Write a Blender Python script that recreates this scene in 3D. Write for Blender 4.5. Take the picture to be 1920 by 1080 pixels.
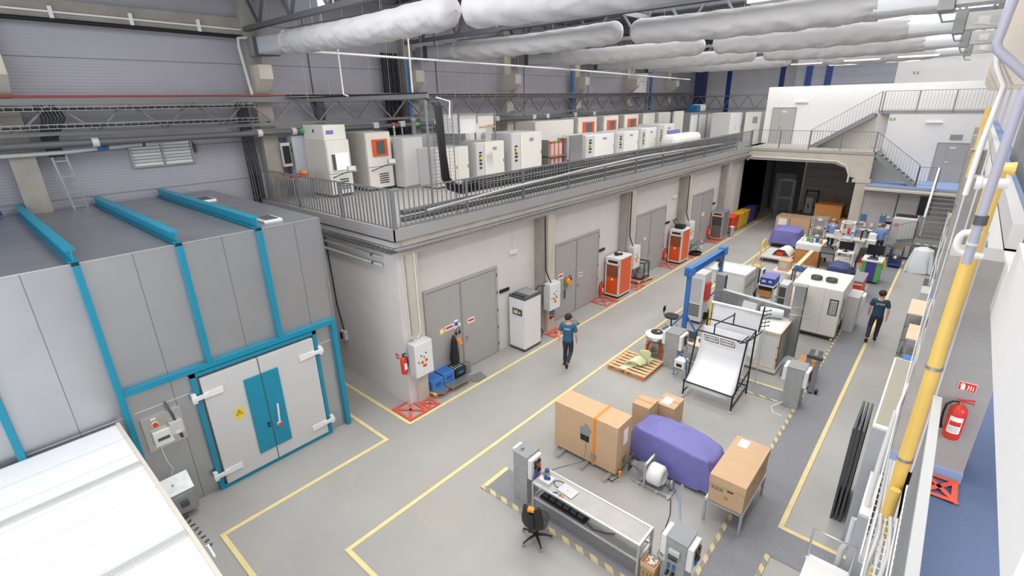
import bpy, math, random
from mathutils import Vector, Matrix, noise
random.seed(7)
SC = bpy.context.scene
COL = SC.collection
for o in list(bpy.data.objects): bpy.data.objects.remove(o)
PI = math.pi
# ------------------------------------------------------------------ camera
yaw, pitch, roll = -0.728186, 0.357338, -0.02112983
CAMZ = 7.8
fw = Vector((math.sin(yaw)*math.cos(pitch), math.cos(yaw)*math.cos(pitch), -math.sin(pitch)))
rt = fw.cross(Vector((0, 0, 1))).normalized(); up = rt.cross(fw)
r2 = math.cos(roll)*rt + math.sin(roll)*up; u2 = -math.sin(roll)*rt + math.cos(roll)*up
cd = bpy.data.cameras.new('camera'); cam = bpy.data.objects.new('camera', cd); COL.objects.link(cam)
cam.matrix_world = Matrix(((r2.x, u2.x, -fw.x, 0), (r2.y, u2.y, -fw.y, 0), (r2.z, u2.z, -fw.z, CAMZ), (0, 0, 0, 1)))
cd.sensor_width = 36; cd.lens = 933.881/1920*36; cd.clip_start = 0.05; cd.clip_end = 300
SC.camera = cam
# ------------------------------------------------------------------ world, view
w = bpy.data.worlds.new('sky'); SC.world = w; w.use_nodes = True
w.node_tree.nodes['Background'].inputs[0].default_value = (0.93, 0.96, 1.0, 1)
w.node_tree.nodes['Background'].inputs[1].default_value = 1.95
SC.view_settings.view_transform = 'Standard'; SC.view_settings.look = 'None'
SC.view_settings.gamma = 1.0; SC.view_settings.use_curve_mapping = False
SC.view_settings.exposure = 0.03
# daylight falling through the wide roof lights (each wide lamp lies in the plane of its roof light)
SKYL_FILL = [(-8.4, y, 11.45, 9.0, 3.4) for y in (4.2, 10.3, 16.2, 22.0, 27.9, 34.0)]+[(-1.6, y, 11.45, 2.4, 3.4) for y in (4.2, 10.3, 16.2, 22.0, 27.9, 34.0)]  # narrow right row is added fill to brighten the door wall
for i, (x, y, z, sx, sy) in enumerate(SKYL_FILL):
    ld = bpy.data.lights.new('skylight_and_fill', 'AREA'); ld.shape = 'RECTANGLE'; ld.size = sx; ld.size_y = sy
    ld.energy = 380 if x < -5 else 190; ld.color = (1.0, 0.965, 0.92)
    lo = bpy.data.objects.new('skylight_and_fill', ld); lo.location = (x, y, z); COL.objects.link(lo)

# ------------------------------------------------------------------ materials
def s2l(c): return c/12.92 if c <= 0.04045 else ((c+0.055)/1.055)**2.4
def hx(h):
    h = h.lstrip('#'); return tuple(s2l(int(h[i:i+2], 16)/255) for i in (0, 2, 4)) + (1,)
MATS = {}
def mat(name, h, rough=0.5, metal=0.0, var=0.0, scale=3.0, bump=0.0, bscale=40.0, trans=0.0, emit=0.0, stretch=None, detail=4.0):
    m = bpy.data.materials.new(name); m.use_nodes = True; nt = m.node_tree; b = nt.nodes['Principled BSDF']
    c = hx(h); b.inputs['Base Color'].default_value = c; b.inputs['Roughness'].default_value = rough; b.inputs['Metallic'].default_value = metal
    if trans: b.inputs['Transmission Weight'].default_value = trans
    if emit: b.inputs['Emission Color'].default_value = c; b.inputs['Emission Strength'].default_value = emit
    tc = nt.nodes.new('ShaderNodeTexCoord'); src = tc.outputs['Object']
    if stretch:
        mp = nt.nodes.new('ShaderNodeMapping'); mp.inputs['Scale'].default_value = stretch; nt.links.new(src, mp.inputs[0]); src = mp.outputs[0]
    if var:
        n = nt.nodes.new('ShaderNodeTexNoise'); n.inputs['Scale'].default_value = scale; n.inputs['Detail'].default_value = detail; n.inputs['Roughness'].default_value = 0.6
        nt.links.new(src, n.inputs['Vector'])
        r = nt.nodes.new('ShaderNodeValToRGB'); r.color_ramp.elements[0].position = 0.32; r.color_ramp.elements[1].position = 0.68
        lo = tuple(max(0, v*(1-var)) for v in c[:3])+(1,); hi = tuple(min(1, v*(1+var*0.6)) for v in c[:3])+(1,)
        r.color_ramp.elements[0].color = lo; r.color_ramp.elements[1].color = hi
        nt.links.new(n.outputs[0], r.inputs[0]); nt.links.new(r.outputs[0], b.inputs['Base Color'])
    if bump:
        n2 = nt.nodes.new('ShaderNodeTexNoise'); n2.inputs['Scale'].default_value = bscale; n2.inputs['Detail'].default_value = 3
        nt.links.new(src, n2.inputs['Vector'])
        bp = nt.nodes.new('ShaderNodeBump'); bp.inputs['Strength'].default_value = bump; bp.inputs['Distance'].default_value = 0.02
        nt.links.new(n2.outputs[0], bp.inputs['Height']); nt.links.new(bp.outputs[0], b.inputs['Normal'])
    MATS[name] = m
    return m
def lines_mat(name, h, dark, axis, period, width, rough=0.4, metal=0.0, ribs=0.0, ribp=0.05, var=0.04, voff=0.0, axis2=None, period2=1.0):
    """panels divided by thin dark joints every <period> metres along one axis, with fine ribs; optional second axis"""
    m = mat(name, h, rough, metal, var, 1.2)
    nt = m.node_tree; b = nt.nodes['Principled BSDF']
    tc = nt.nodes.new('ShaderNodeTexCoord'); sp = nt.nodes.new('ShaderNodeSeparateXYZ'); nt.links.new(tc.outputs['Object'], sp.inputs[0])
    def M(op, a, bb=None):
        n = nt.nodes.new('ShaderNodeMath'); n.operation = op
        for i, v in enumerate((a, bb)):
            if v is None: continue
            if isinstance(v, (int, float)): n.inputs[i].default_value = v
            else: nt.links.new(v, n.inputs[i])
        return n.outputs[0]
    def joint(ax, per, wid):
        f = M('FRACT', M('DIVIDE', M('ADD', sp.outputs[ax], voff+100*per), per)); return M('LESS_THAN', f, wid/per)
    j = joint(axis, period, width)
    if axis2 is not None: j = M('MAXIMUM', j, joint(axis2, period2, width))
    mx = nt.nodes.new('ShaderNodeMix'); mx.data_type = 'RGBA'
    old = b.inputs['Base Color'].links[0].from_socket if b.inputs['Base Color'].links else None
    if old: nt.links.new(old, mx.inputs[6])
    else: mx.inputs[6].default_value = hx(h)
    mx.inputs[7].default_value = hx(dark); nt.links.new(j, mx.inputs[0]); nt.links.new(mx.outputs[2], b.inputs['Base Color'])
    if ribs:
        sn = M('SINE', M('MULTIPLY', sp.outputs[axis], 2*PI/ribp))
        bp = nt.nodes.new('ShaderNodeBump'); bp.inputs['Strength'].default_value = ribs; bp.inputs['Distance'].default_value = 0.01
        nt.links.new(sn, bp.inputs['Height']); nt.links.new(bp.outputs[0], b.inputs['Normal'])
    return m
def stripe_mat(name, h1, h2, period):
    m = mat(name, h1, 0.6); nt = m.node_tree; b = nt.nodes['Principled BSDF']
    tc = nt.nodes.new('ShaderNodeTexCoord'); wv = nt.nodes.new('ShaderNodeTexWave'); wv.bands_direction = 'DIAGONAL'; wv.inputs['Scale'].default_value = 1.0/period
    nt.links.new(tc.outputs['Object'], wv.inputs['Vector'])
    r = nt.nodes.new('ShaderNodeValToRGB'); r.color_ramp.interpolation = 'CONSTANT'; r.color_ramp.elements[0].color = hx(h1); r.color_ramp.elements[1].position = 0.5; r.color_ramp.elements[1].color = hx(h2)
    nt.links.new(wv.outputs[1], r.inputs[0]); nt.links.new(r.outputs[0], b.inputs['Base Color']); return m
def gloss_floor():
    m = mat('floor_concrete', '#a5a39f', 0.42, 0, 0.09, 0.55, 0.04, 6.0, detail=8); nt = m.node_tree; b = nt.nodes['Principled BSDF']
    n = nt.nodes.new('ShaderNodeTexNoise'); n.inputs['Scale'].default_value = 0.9; n.inputs['Detail'].default_value = 6
    tc = nt.nodes.new('ShaderNodeTexCoord'); nt.links.new(tc.outputs['Object'], n.inputs['Vector'])
    mr = nt.nodes.new('ShaderNodeMapRange'); mr.inputs['To Min'].default_value = 0.3; mr.inputs['To Max'].default_value = 0.6
    nt.links.new(n.outputs[0], mr.inputs['Value']); nt.links.new(mr.outputs[0], b.inputs['Roughness'])
    # rusty stains with a shape of their own
    n3 = nt.nodes.new('ShaderNodeTexNoise'); n3.inputs['Scale'].default_value = 0.35; n3.inputs['Detail'].default_value = 7; nt.links.new(tc.outputs['Object'], n3.inputs['Vector'])
    r = nt.nodes.new('ShaderNodeValToRGB'); r.color_ramp.elements[0].position = 0.60; r.color_ramp.elements[0].color = (0, 0, 0, 1); r.color_ramp.elements[1].position = 0.72; r.color_ramp.elements[1].color = (.5, .5, .5, 1)
    nt.links.new(n3.outputs[0], r.inputs[0])
    mx = nt.nodes.new('ShaderNodeMix'); mx.data_type = 'RGBA'; nt.links.new(b.inputs['Base Color'].links[0].from_socket, mx.inputs[6]); mx.inputs[7].default_value = hx('#b0a394')
    nt.links.new(r.outputs[0], mx.inputs[0]); nt.links.new(mx.outputs[2], b.inputs['Base Color'])
    return m
M_floor = gloss_floor()
M_clad = lines_mat('wall_cladding', '#a2a1aa', '#64646c', 2, 1.13, 0.02, 0.5, 0.1, 0.16, 0.075, 0.03)
M_cladfar = lines_mat('far_cladding', '#f2f2f4', '#b8b8bc', 2, 1.0, 0.015, 0.5, 0, 0.4, 0.1)
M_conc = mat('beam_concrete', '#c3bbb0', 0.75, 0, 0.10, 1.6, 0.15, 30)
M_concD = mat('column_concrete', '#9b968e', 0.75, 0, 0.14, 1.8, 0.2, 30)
M_block = mat('block_wall_paint', '#d6d1cf', 0.7, 0, 0.03, 2, 0.05, 60)
M_gdoor = mat('grey_door_paint', '#a9a6a4', 0.5, 0, 0.02)
M_steelD = mat('dark_railing_steel', '#7d7d80', 0.45, 0.5)
M_galv = mat('galvanised_steel', '#a9abac', 0.35, 0.75, 0.12, 8)
M_slab = mat('slab_edge_paint', '#9c9a9b', 0.6, 0, 0.04)
M_mezz = mat('mezzanine_floor', '#a9a59f', 0.6, 0, 0.06, 2)
M_cham = mat('chamber_sheet', '#b6b8bb', 0.36, 0.4, 0.05, 0.7)
M_roofs = mat('chamber_roof_sheet', '#a0a2a8', 0.38, 0.7, 0.12, 1.4)
M_teal = mat('teal_paint', '#0f86a3', 0.4, 0.0, 0.03)
M_white = mat('white_paint', '#e2e2e0', 0.5, 0, 0.015)
M_white2 = mat('white_panel', '#e6e7ea', 0.4, 0, 0.01)
M_plaster = mat('white_plaster', '#e0dfdf', 0.8, 0, 0.02, 3, 0.05, 50)
M_cream = mat('machine_cream', '#dddad3', 0.45, 0, 0.02)
M_creamD = mat('machine_side', '#cbc7c0', 0.5, 0, 0.02)
M_lgrey = mat('light_grey_paint', '#c6c6c5', 0.5, 0, 0.02)
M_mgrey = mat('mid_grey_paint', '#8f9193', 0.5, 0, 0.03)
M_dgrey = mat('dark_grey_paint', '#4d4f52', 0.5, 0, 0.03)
M_black = mat('black_plastic', '#1c1d1f', 0.45)
M_rubber = mat('black_rubber', '#111113', 0.6)
M_orange = mat('orange_machine_paint', '#e0581c', 0.35, 0, 0.02)
M_orangeD = mat('orange_mesh_door', '#8d4a2c', 0.6, 0, 0.05, 60)
M_orangeL = mat('bright_orange_plastic', '#f58a1f', 0.4)
M_red = mat('red_paint', '#d93a26', 0.35)
M_redtape = mat('red_floor_tape', '#e8583f', 0.6, 0, 0.08, 6)
M_yel = mat('yellow_floor_tape', '#e3d299', 0.6, 0, 0.08, 5)
M_yelp = mat('yellow_pipe_paint', '#e6c064', 0.35, 0, 0.04, 3)
M_hazard = stripe_mat('hazard_tape', '#cdbf95', '#938d7e', 0.5)
M_grate = mat('walkway_grating', '#85868b', 0.55, 0.0, 0.16, 40, 0.3, 60)
M_duct = mat('duct_fabric', '#b9b8ba', 0.85, 0, 0.03, 3, 0.6, 5)
M_silver = mat('duct_silver', '#d2d5d9', 0.4, 0.45, 0.03)
M_truss = mat('truss_paint', '#63656a', 0.5, 0.3)
M_roofd = lines_mat('roof_deck', '#6e7076', '#3c3d42', 1, 0.3, 0.08, 0.5, 0.2)
M_pipeG = mat('grey_pipe', '#5f6165', 0.5, 0.0, 0.04)
M_pipeL = mat('light_pipe', '#c3c4c2', 0.45)
M_pipeV = mat('lavender_pipe', '#a5a5b4', 0.4)
M_bluep = mat('blue_pipe_paint', '#2c6ca8', 0.4, 0, 0.06)
M_crane = mat('blue_crane_paint', '#3a74b8', 0.4, 0, 0.04)
M_card = mat('cardboard', '#cbaa87', 0.8, 0, 0.05, 5)
M_cardD = mat('cardboard_dark', '#b98f62', 0.8, 0, 0.06, 5)
M_wood = mat('pallet_wood', '#d9b88c', 0.75, 0, 0.2, 6, stretch=(1, 8, 8))
M_woodO = mat('orange_wood', '#c98a4c', 0.7, 0, 0.12, 5)
M_ply = mat('plywood_top', '#e3cdb0', 0.7, 0, 0.05, 3)
M_tarp = mat('purple_tarpaulin', '#7472b2', 0.55, 0, 0.06, 2, 0.25, 9)
M_tarpD = mat('navy_tarpaulin', '#3b4470', 0.6, 0, 0.08, 2, 0.3, 9)
M_alu = mat('aluminium_profile', '#c4c6c6', 0.35, 0.7, 0.04)
M_alup = mat('aluminium_sheet', '#aca9a4', 0.4, 0.3, 0.10, 2.5)
M_glass = mat('dark_window_glass', '#5a6066', 0.15)
M_scr = mat('dark_screen', '#1b1e24', 0.2)
M_lit = mat('lit_window', '#ffffff', 0.5, emit=1.1)
M_blued = mat('blue_plastic_crate', '#3f7cc0', 0.45, 0, 0.03)
M_bluest = mat('blue_stripe_paint', '#2a4a9a', 0.5)
M_carpet = mat('blue_carpet', '#5d6b8a', 0.95, 0, 0.12, 90, 0.3, 200)
M_purple = mat('purple_plastic', '#4a3f96', 0.45)
M_yelbin = mat('yellow_plastic', '#e2b92c', 0.45)
M_green = mat('green_panel', '#5fae5a', 0.45)
M_skin = mat('skin', '#d9a88a', 0.6)
M_redp = mat('dull_red_pipe', '#9c4040', 0.5)
M_shirt = mat('teal_blue_tshirt', '#2f5f80', 0.85, 0, 0.08, 12, 0.3, 12)
M_shirt2 = mat('dark_teal_tshirt', '#27495c', 0.85, 0, 0.08, 12, 0.3, 12)
M_shirt3 = mat('light_blue_tshirt', '#7394cf', 0.85, 0, 0.06, 12, 0.3, 12)
M_trous = mat('charcoal_trousers', '#33343f', 0.85, 0, 0.1, 10, 0.4, 14)
M_hair = mat('dark_brown_hair', '#2e211b', 0.7, 0, 0.2, 60, 0.4, 90)
M_shoe = mat('black_shoe', '#1f1f20', 0.6)
M_paper = mat('white_paper', '#f4f3ef', 0.7)
M_signY = mat('yellow_sign', '#e8c63a', 0.5)
M_inox = mat('polished_steel', '#d2d0cb', 0.18, 0.9, 0.05)
M_bag = mat('white_plastic_sheet', '#dfe2e6', 0.35, 0, 0.04, 3, 0.5, 8)
M_glassc = mat('clear_plastic', '#e4e9ea', 0.1, 0, trans=0.7)
M_gravel = mat('roughcast_stripe', '#b9ac8c', 0.7)
M_dark = mat('unlit_interior', '#3a3a3e', 0.8)
M_bluestripe = mat('blue_carpet_edge', '#8fa4cc', 0.9)
M_amber = mat('amber_bottle', '#e0633a', 0.3)

# ------------------------------------------------------------------ mesh collector
class MB:
    def __init__(s): s.v = []; s.f = []; s.mi = []; s.cur = 0; s.smooth = False; s.sm = []
    def mat(s, i): s.cur = i; return s
    def _add(s, vs, fs, smooth=False):
        n = len(s.v); s.v += [tuple(v) for v in vs]
        for f in fs: s.f.append(tuple(i+n for i in f)); s.mi.append(s.cur); s.sm.append(smooth)
        return s
    def bx(s, x0, x1, y0, y1, z0, z1):
        v = [(x0, y0, z0), (x1, y0, z0), (x1, y1, z0), (x0, y1, z0), (x0, y0, z1), (x1, y0, z1), (x1, y1, z1), (x0, y1, z1)]
        return s._add(v, [(0, 3, 2, 1), (4, 5, 6, 7), (0, 1, 5, 4), (1, 2, 6, 5), (2, 3, 7, 6), (3, 0, 4, 7)])
    def ob(s, c, sz, rot=(0, 0, 0)):
        from mathutils import Euler
        R = Euler(rot).to_matrix(); c = Vector(c); hx_, hy, hz = sz[0]/2, sz[1]/2, sz[2]/2
        v = [c+R @ Vector((a*hx_, b*hy, d*hz)) for d in (-1, 1) for a, b in ((-1, -1), (1, -1), (1, 1), (-1, 1))]
        return s._add(v, [(0, 3, 2, 1), (4, 5, 6, 7), (0, 1, 5, 4), (1, 2, 6, 5), (2, 3, 7, 6), (3, 0, 4, 7)])
    def beam(s, a, b, wd, ht=None):
        """rectangular bar from a to b"""
        ht = ht or wd; a = Vector(a); b = Vector(b); d = (b-a).normalized()
        ref = Vector((0, 0, 1)) if abs(d.z) < 0.95 else Vector((0, 1, 0))
        sx = d.cross(ref).normalized()*wd/2; sy = sx.cross(d).normalized()*ht/2
        v = [p+q for p in (a, b) for q in (-sx-sy, sx-sy, sx+sy, -sx+sy)]
        return s._add(v, [(0, 1, 2, 3), (7, 6, 5, 4), (0, 4, 5, 1), (1, 5, 6, 2), (2, 6, 7, 3), (3, 7, 4, 0)])
    def cy(s, a, b, r, rb=None, n=12, cap=True):
        rb = r if rb is None else rb; a = Vector(a); b = Vector(b); d = (b-a).normalized()
        ref = Vector((0, 0, 1)) if abs(d.z) < 0.9 else Vector((1, 0, 0)); x = d.cross(ref).normalized(); y = d.cross(x)
        v = [c+(x*math.cos(2*PI*i/n)+y*math.sin(2*PI*i/n))*rr for c, rr in ((a, r), (b, rb)) for i in range(n)]
        s._add(v, [(i, (i+1) % n, n+(i+1) % n, n+i) for i in range(n)], True)
        if cap: s._add(v, [tuple(range(n-1, -1, -1)), tuple(range(n, 2*n))])
        return s
    def tube(s, pts, r, n=8, rs=None):
        pts = [Vector(p) for p in pts]; rings = []; prev = None
        for i, p in enumerate(pts):
            d = (pts[min(i+1, len(pts)-1)]-pts[max(i-1, 0)]).normalized()
            if prev is None:
                ref = Vector((0, 0, 1)) if abs(d.z) < 0.9 else Vector((1, 0, 0)); x = d.cross(ref).normalized()
            else: x = (prev-d*prev.dot(d)).normalized()
            prev = x; y = d.cross(x); rr = rs[i] if rs else r
            rings += [p+(x*math.cos(2*PI*k/n)+y*math.sin(2*PI*k/n))*rr for k in range(n)]
        fs = [(i*n+k, i*n+(k+1) % n, (i+1)*n+(k+1) % n, (i+1)*n+k) for i in range(len(pts)-1) for k in range(n)]
        s._add(rings, fs, True)
        m = len(pts)-1
        return s._add(rings[:n]+rings[m*n:], [tuple(range(n-1, -1, -1)), tuple(range(n, 2*n))])
    def pr(s, poly, z0, z1):
        n = len(poly); v = [(x, y, z) for z in (z0, z1) for x, y in poly]
        return s._add(v, [tuple(range(n-1, -1, -1)), tuple(range(n, 2*n))]+[(i, (i+1) % n, n+(i+1) % n, n+i) for i in range(n)])
    def ex(s, poly, a0, a1, axis='x'):
        """extrude a 2D polygon: axis x -> poly is (y,z); axis y -> poly is (x,z)"""
        n = len(poly)
        v = [((a, p, q) if axis == 'x' else (p, a, q)) for a in (a0, a1) for p, q in poly]
        return s._add(v, [tuple(range(n-1, -1, -1)), tuple(range(n, 2*n))]+[(i, (i+1) % n, n+(i+1) % n, n+i) for i in range(n)])
    def lathe(s, prof, c=(0, 0, 0), n=20, axis='z'):
        v = []
        for r, h in prof:
            for k in range(n):
                a = 2*PI*k/n; p = (r*math.cos(a), r*math.sin(a), h)
                if axis == 'x': p = (p[2], p[0], p[1])
                if axis == 'y': p = (p[0], p[2], p[1])
                v.append((p[0]+c[0], p[1]+c[1], p[2]+c[2]))
        m = len(prof)
        s._add(v, [(i*n+k, i*n+(k+1) % n, (i+1)*n+(k+1) % n, (i+1)*n+k) for i in range(m-1) for k in range(n)], True)
        return s._add(v[:n]+v[(m-1)*n:], [tuple(range(n-1, -1, -1)), tuple(range(n, 2*n))])
    def ell(s, c, r, n=14, m=8):
        prof = [(math.sin(PI*i/m)+1e-4, -math.cos(PI*i/m)) for i in range(m+1)]
        v = [(c[0]+q*r[0]*math.cos(2*PI*k/n), c[1]+q*r[1]*math.sin(2*PI*k/n), c[2]+h*r[2]) for q, h in prof for k in range(n)]
        return s._add(v, [(i*n+k, i*n+(k+1) % n, (i+1)*n+(k+1) % n, (i+1)*n+k) for i in range(m) for k in range(n)], True)
    def grid(s, fn, nu, nv, smooth=True):
        v = [fn(i/nu, j/nv) for i in range(nu+1) for j in range(nv+1)]
        return s._add(v, [(i*(nv+1)+j, (i+1)*(nv+1)+j, (i+1)*(nv+1)+j+1, i*(nv+1)+j+1) for i in range(nu) for j in range(nv)], smooth)
    def flat(s, poly, z=0.0): return s._add([(x, y, z) for x, y in poly], [tuple(range(len(poly)))])
    def build(s, name, m, parent=None, label=None, bevel=0.0, solid=0.0):
        me = bpy.data.meshes.new(name); me.from_pydata(s.v, [], s.f)
        for mm in (m if isinstance(m, (list, tuple)) else [m]): me.materials.append(mm)
        me.polygons.foreach_set('material_index', s.mi); me.polygons.foreach_set('use_smooth', s.sm); me.update()
        o = bpy.data.objects.new(name, me); COL.objects.link(o)
        if parent is not None: o.parent = parent
        if label: o['label'] = label
        if solid: md = o.modifiers.new('thickness', 'SOLIDIFY'); md.thickness = solid; md.offset = 0
        if bevel: md = o.modifiers.new('bevel', 'BEVEL'); md.width = bevel; md.segments = 2; md.limit_method = 'ANGLE'
        return o
def B(*a): return MB().bx(*a)
def T(name, label, cat, loc=(0, 0, 0), rz=0.0, group=None):
    o = bpy.data.objects.new(name, None); COL.objects.link(o); o.empty_display_size = 0.1
    o.location = loc; o.rotation_euler = (0, 0, rz); o['label'] = label; o['category'] = cat
    if group: o['group'] = group
    return o
def tag(o, label, cat, group=None, kind=None):
    o['label'] = label; o['category'] = cat
    if group: o['group'] = group
    if kind: o['kind'] = kind
    return o
def one(name, label, cat, mb, m, group=None, loc=None, rz=None, **k):
    o = tag(mb.build(name, m, **k), label, cat, group)
    if loc: o.location = loc
    if rz: o.rotation_euler = (0, 0, rz)
    return o
def S(name, mb, m, parent=None, label=None, **k):
    o = mb.build(name, m, parent, **k)
    if parent is None: o['kind'] = 'structure'
    if label: o['label'] = label
    return o
def ST(name, loc=(0, 0, 0), label=None):
    o = bpy.data.objects.new(name, None); COL.objects.link(o); o.location = loc; o['kind'] = 'structure'
    if label: o['label'] = label
    return o
def dup(o, loc=None, label=None, group=None, rz=None, parent=None):
    c = o.copy(); COL.objects.link(c)
    if parent is not None: c.parent = parent
    if loc is not None: c.location = loc
    if rz is not None: c.rotation_euler = (0, 0, rz)
    if label: c['label'] = label
    if group: c['group'] = group
    for ch in [q for q in KIDS.get(o.name, o.children)]: dup(ch, parent=c)
    return c
KIDS = {}
def text(s_, size, loc, rot, m, parent=None, name='lettering', extr=0.002):
    cu = bpy.data.curves.new(name, 'FONT'); cu.body = s_; cu.size = size; cu.extrude = extr; cu.align_x = 'CENTER'; cu.align_y = 'CENTER'
    cu.materials.append(m); q = bpy.data.objects.new(name+'_curve', cu); COL.objects.link(q); bpy.context.view_layer.update()
    me = bpy.data.meshes.new_from_object(q.evaluated_get(bpy.context.evaluated_depsgraph_get())); me.name = name
    bpy.data.objects.remove(q); bpy.data.curves.remove(cu)
    if not me.materials: me.materials.append(m)
    o = bpy.data.objects.new(name, me); COL.objects.link(o); o.location = loc; o.rotation_euler = rot
    if parent is not None: o.parent = parent
    return o
FX = (PI/2, 0, PI/2)     # lettering standing on a face that looks towards +x
FY = (PI/2, 0, 0)        # lettering standing on a face that looks towards -y
# ================================================================== THE SETTING
XB = -10.3      # door wall of the two-storey block
XC = -9.9       # its column faces
YE = 6.9        # its end wall
YF = 33.0       # front of the far building
ZM = 4.95       # mezzanine floor
XL = -17.3      # left wall of the hall
S('floor', B(-18, 4, -4, 52, -0.2, 0), M_floor)
S('wall_left', B(XL-0.3, XL, -6, 44, 0, 11.8), M_clad)
# wall joints (vertical) of the left wall are narrow dark strips
g = MB()
for y in (9.3, 14.9, 20.6, 26.4, 32.2): g.bx(XL-0.01, XL+0.012, y, y+0.05, 5, 11.7)
S('trim_1', g, M_dgrey)
S('wall_far', B(XL, -3.5, 44, 44.3, 0, 11.8), M_cladfar)
S('ceiling', MB().bx(XL, -13.0, -2, 44, 11.5, 11.7).bx(-3.8, -2.9, -2, 44, 11.5, 11.7).bx(-0.3, 1.6, -2, 44, 11.5, 11.7).bx(-2.9, -0.3, 36, 44, 11.5, 11.7).bx(-13, -3.8, -2, 2.4, 11.5, 11.7)
  .bx(-13, -3.8, 6.0, 8.5, 11.5, 11.7).bx(-13, -3.8, 12.1, 14.4, 11.5, 11.7).bx(-13, -3.8, 18.0, 20.2, 11.5, 11.7).bx(-13, -3.8, 23.8, 26.1, 11.5, 11.7).bx(-13, -3.8, 29.7, 32.2, 11.5, 11.7).bx(-13, -3.8, 35.8, 44, 11.5, 11.7), M_roofd)
# roof trusses across the hall
def truss(y):
    t = ST('trim_2', (0, y, 0))
    zb, zt = 10.0, 11.35
    MB().beam((XL, 0, zb), (0.6, 0, zb), 0.16, 0.12).build('bottom_chord', M_truss, t)
    MB().beam((XL, 0, zt), (0.6, 0, zt), 0.16, 0.14).build('top_chord', M_truss, t)
    m = MB(); n = 9; xs = [XL+0.3+(0.6-XL-0.6)*i/n for i in range(n+1)]
    for i in range(n):
        xm = (xs[i]+xs[i+1])/2
        m.beam((xs[i], 0, zt), (xm, 0, zb), 0.07); m.beam((xm, 0, zb), (xs[i+1], 0, zt), 0.07)
    m.build('braces', M_truss, t)
for y in (7.3, 13.25, 18.9, 24.75, 30.5, 36.4): truss(y)
for x in (-15.3, -12.3, -5.1, -2.2):
    S('trim_3', MB().beam((x, -2, 11.3), (x, 43, 11.3), 0.10, 0.2), M_truss)
# ---- left wall concrete columns with corbels
CY = [1.45, 7.4, 13.3, 19.1, 24.9, 30.7, 36.5]
for i, y in enumerate(CY):
    t = ST('wall_column', (XL, y, 0))
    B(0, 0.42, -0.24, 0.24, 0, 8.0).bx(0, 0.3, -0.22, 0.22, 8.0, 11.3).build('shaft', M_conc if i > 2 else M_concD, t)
    MB().ex([(0.28, 8.05), (0.95, 8.6), (0.95, 9.0), (0.28, 9.0)], -0.2, 0.2, 'y').build('corbel', M_conc, t)
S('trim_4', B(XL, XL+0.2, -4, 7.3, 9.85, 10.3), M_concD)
# ---- the two-storey block
S('wall_block_front', B(XB-0.25, XB, YE+0.25, YF+5.5, 0, 4.35), M_block)
S('wall_block_end', B(XL, XC-0.1, YE, YE+0.25, 0, 4.62), M_block)
S('mezzanine_slab', B(XL, XC+0.05, YE-0.05, 38.5, 4.72, ZM), M_mezz)
S('trim_5', B(XC+0.051, XC+0.08, YE-0.08, 34.0, 4.70, 4.98).bx(XL, XC+0.08, YE-0.08, YE-0.051, 4.70, 4.98), M_slab)
S('edge_beam', B(XB, XC, YE+0.2, YF+1.0, 4.28, 4.72), M_conc)
COLB = [(7.151, 7.5), (12.98, 13.38), (18.65, 19.05), (24.45, 24.88), (30.1, 30.5)]
for y0, y1 in COLB:
    t = ST('front_column', (XB, (y0+y1)/2, 0)); h = (y1-y0)/2
    B(0, 0.4, -h, h, 0, 4.28).build('shaft', M_conc, t)
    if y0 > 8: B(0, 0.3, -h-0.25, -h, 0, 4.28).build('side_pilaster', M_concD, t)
S('wall_far_left_return', B(XB-0.3, XB+0.1, 32.3, 38.5, 0, 4.7), M_block)
# ---- double doors in the block wall
DOORS = [(7.86, 10.82), (13.9, 16.85), (19.95, 22.9), (26.1, 29.0)]
HAND = []
for k, (a, b) in enumerate(DOORS):
    t = ST('door_%d' % (k+1), (XB, a, 0)); wd = b-a; mid = wd*0.46
    B(0, 0.05, 0, 0.09, 0, 3.0).bx(0, 0.05, wd-0.09, wd, 0, 3.0).bx(0, 0.05, 0.09, wd-0.09, 2.9, 3.0).build('frame', M_gdoor, t, bevel=0.006)
    B(0, 0.035, 0.1, mid-0.012, 0.02, 2.88).build('leaf', M_gdoor, t)
    B(0, 0.035, mid+0.012, wd-0.1, 0.02, 2.88).build('leaf', M_gdoor, t)
    B(0.035, 0.05, mid-0.03, mid+0.03, 0.02, 2.88).build('cover_strip', M_mgrey, t)
    MB().cy((0.035, mid+0.14, 1.05), (0.1, mid+0.14, 1.05), 0.012).cy((0.1, mid+0.14, 1.05), (0.1, mid+0.27, 1.05), 0.011).bx(0.035, 0.042, mid+0.115, mid+0.165, 0.9, 1.1).build('handle', M_galv, t)
    for z in (0.3, 0.9, 1.5, 2.1, 2.7): MB().cy((0.05, wd-0.04, z-0.05), (0.05, wd-0.04, z+0.05), 0.014, n=8).build('hinge', M_black, t)
# ---- far building: loading bay, upper floors, stairs
S('far_beam', MB().ex([(XC-1.4, 4.25), (-5.3, 4.25), (-4.75, 4.05), (-4.45, 3.6), (-4.1, 3.5), (-3.55, 3.5), (-3.55, 4.9), (XC-1.4, 4.9)], YF, YF+0.45, 'y'), M_conc)
S('far_pier', B(-4.12, -3.62, YF, YF+0.45, 0, 3.5), M_conc)
S('far_pier_cladding', B(-4.3, -3.45, YF-0.05, YF+0.5, 3.32, 3.5), M_conc)
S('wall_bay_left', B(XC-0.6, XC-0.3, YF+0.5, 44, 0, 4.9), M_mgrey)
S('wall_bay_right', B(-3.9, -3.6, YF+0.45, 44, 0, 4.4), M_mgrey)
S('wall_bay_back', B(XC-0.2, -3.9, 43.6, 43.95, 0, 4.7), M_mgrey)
S('bay_soffit', B(XC-1.4, -3.6, YF+0.45, 44, 4.5, 4.94), M_dgrey)
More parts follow.
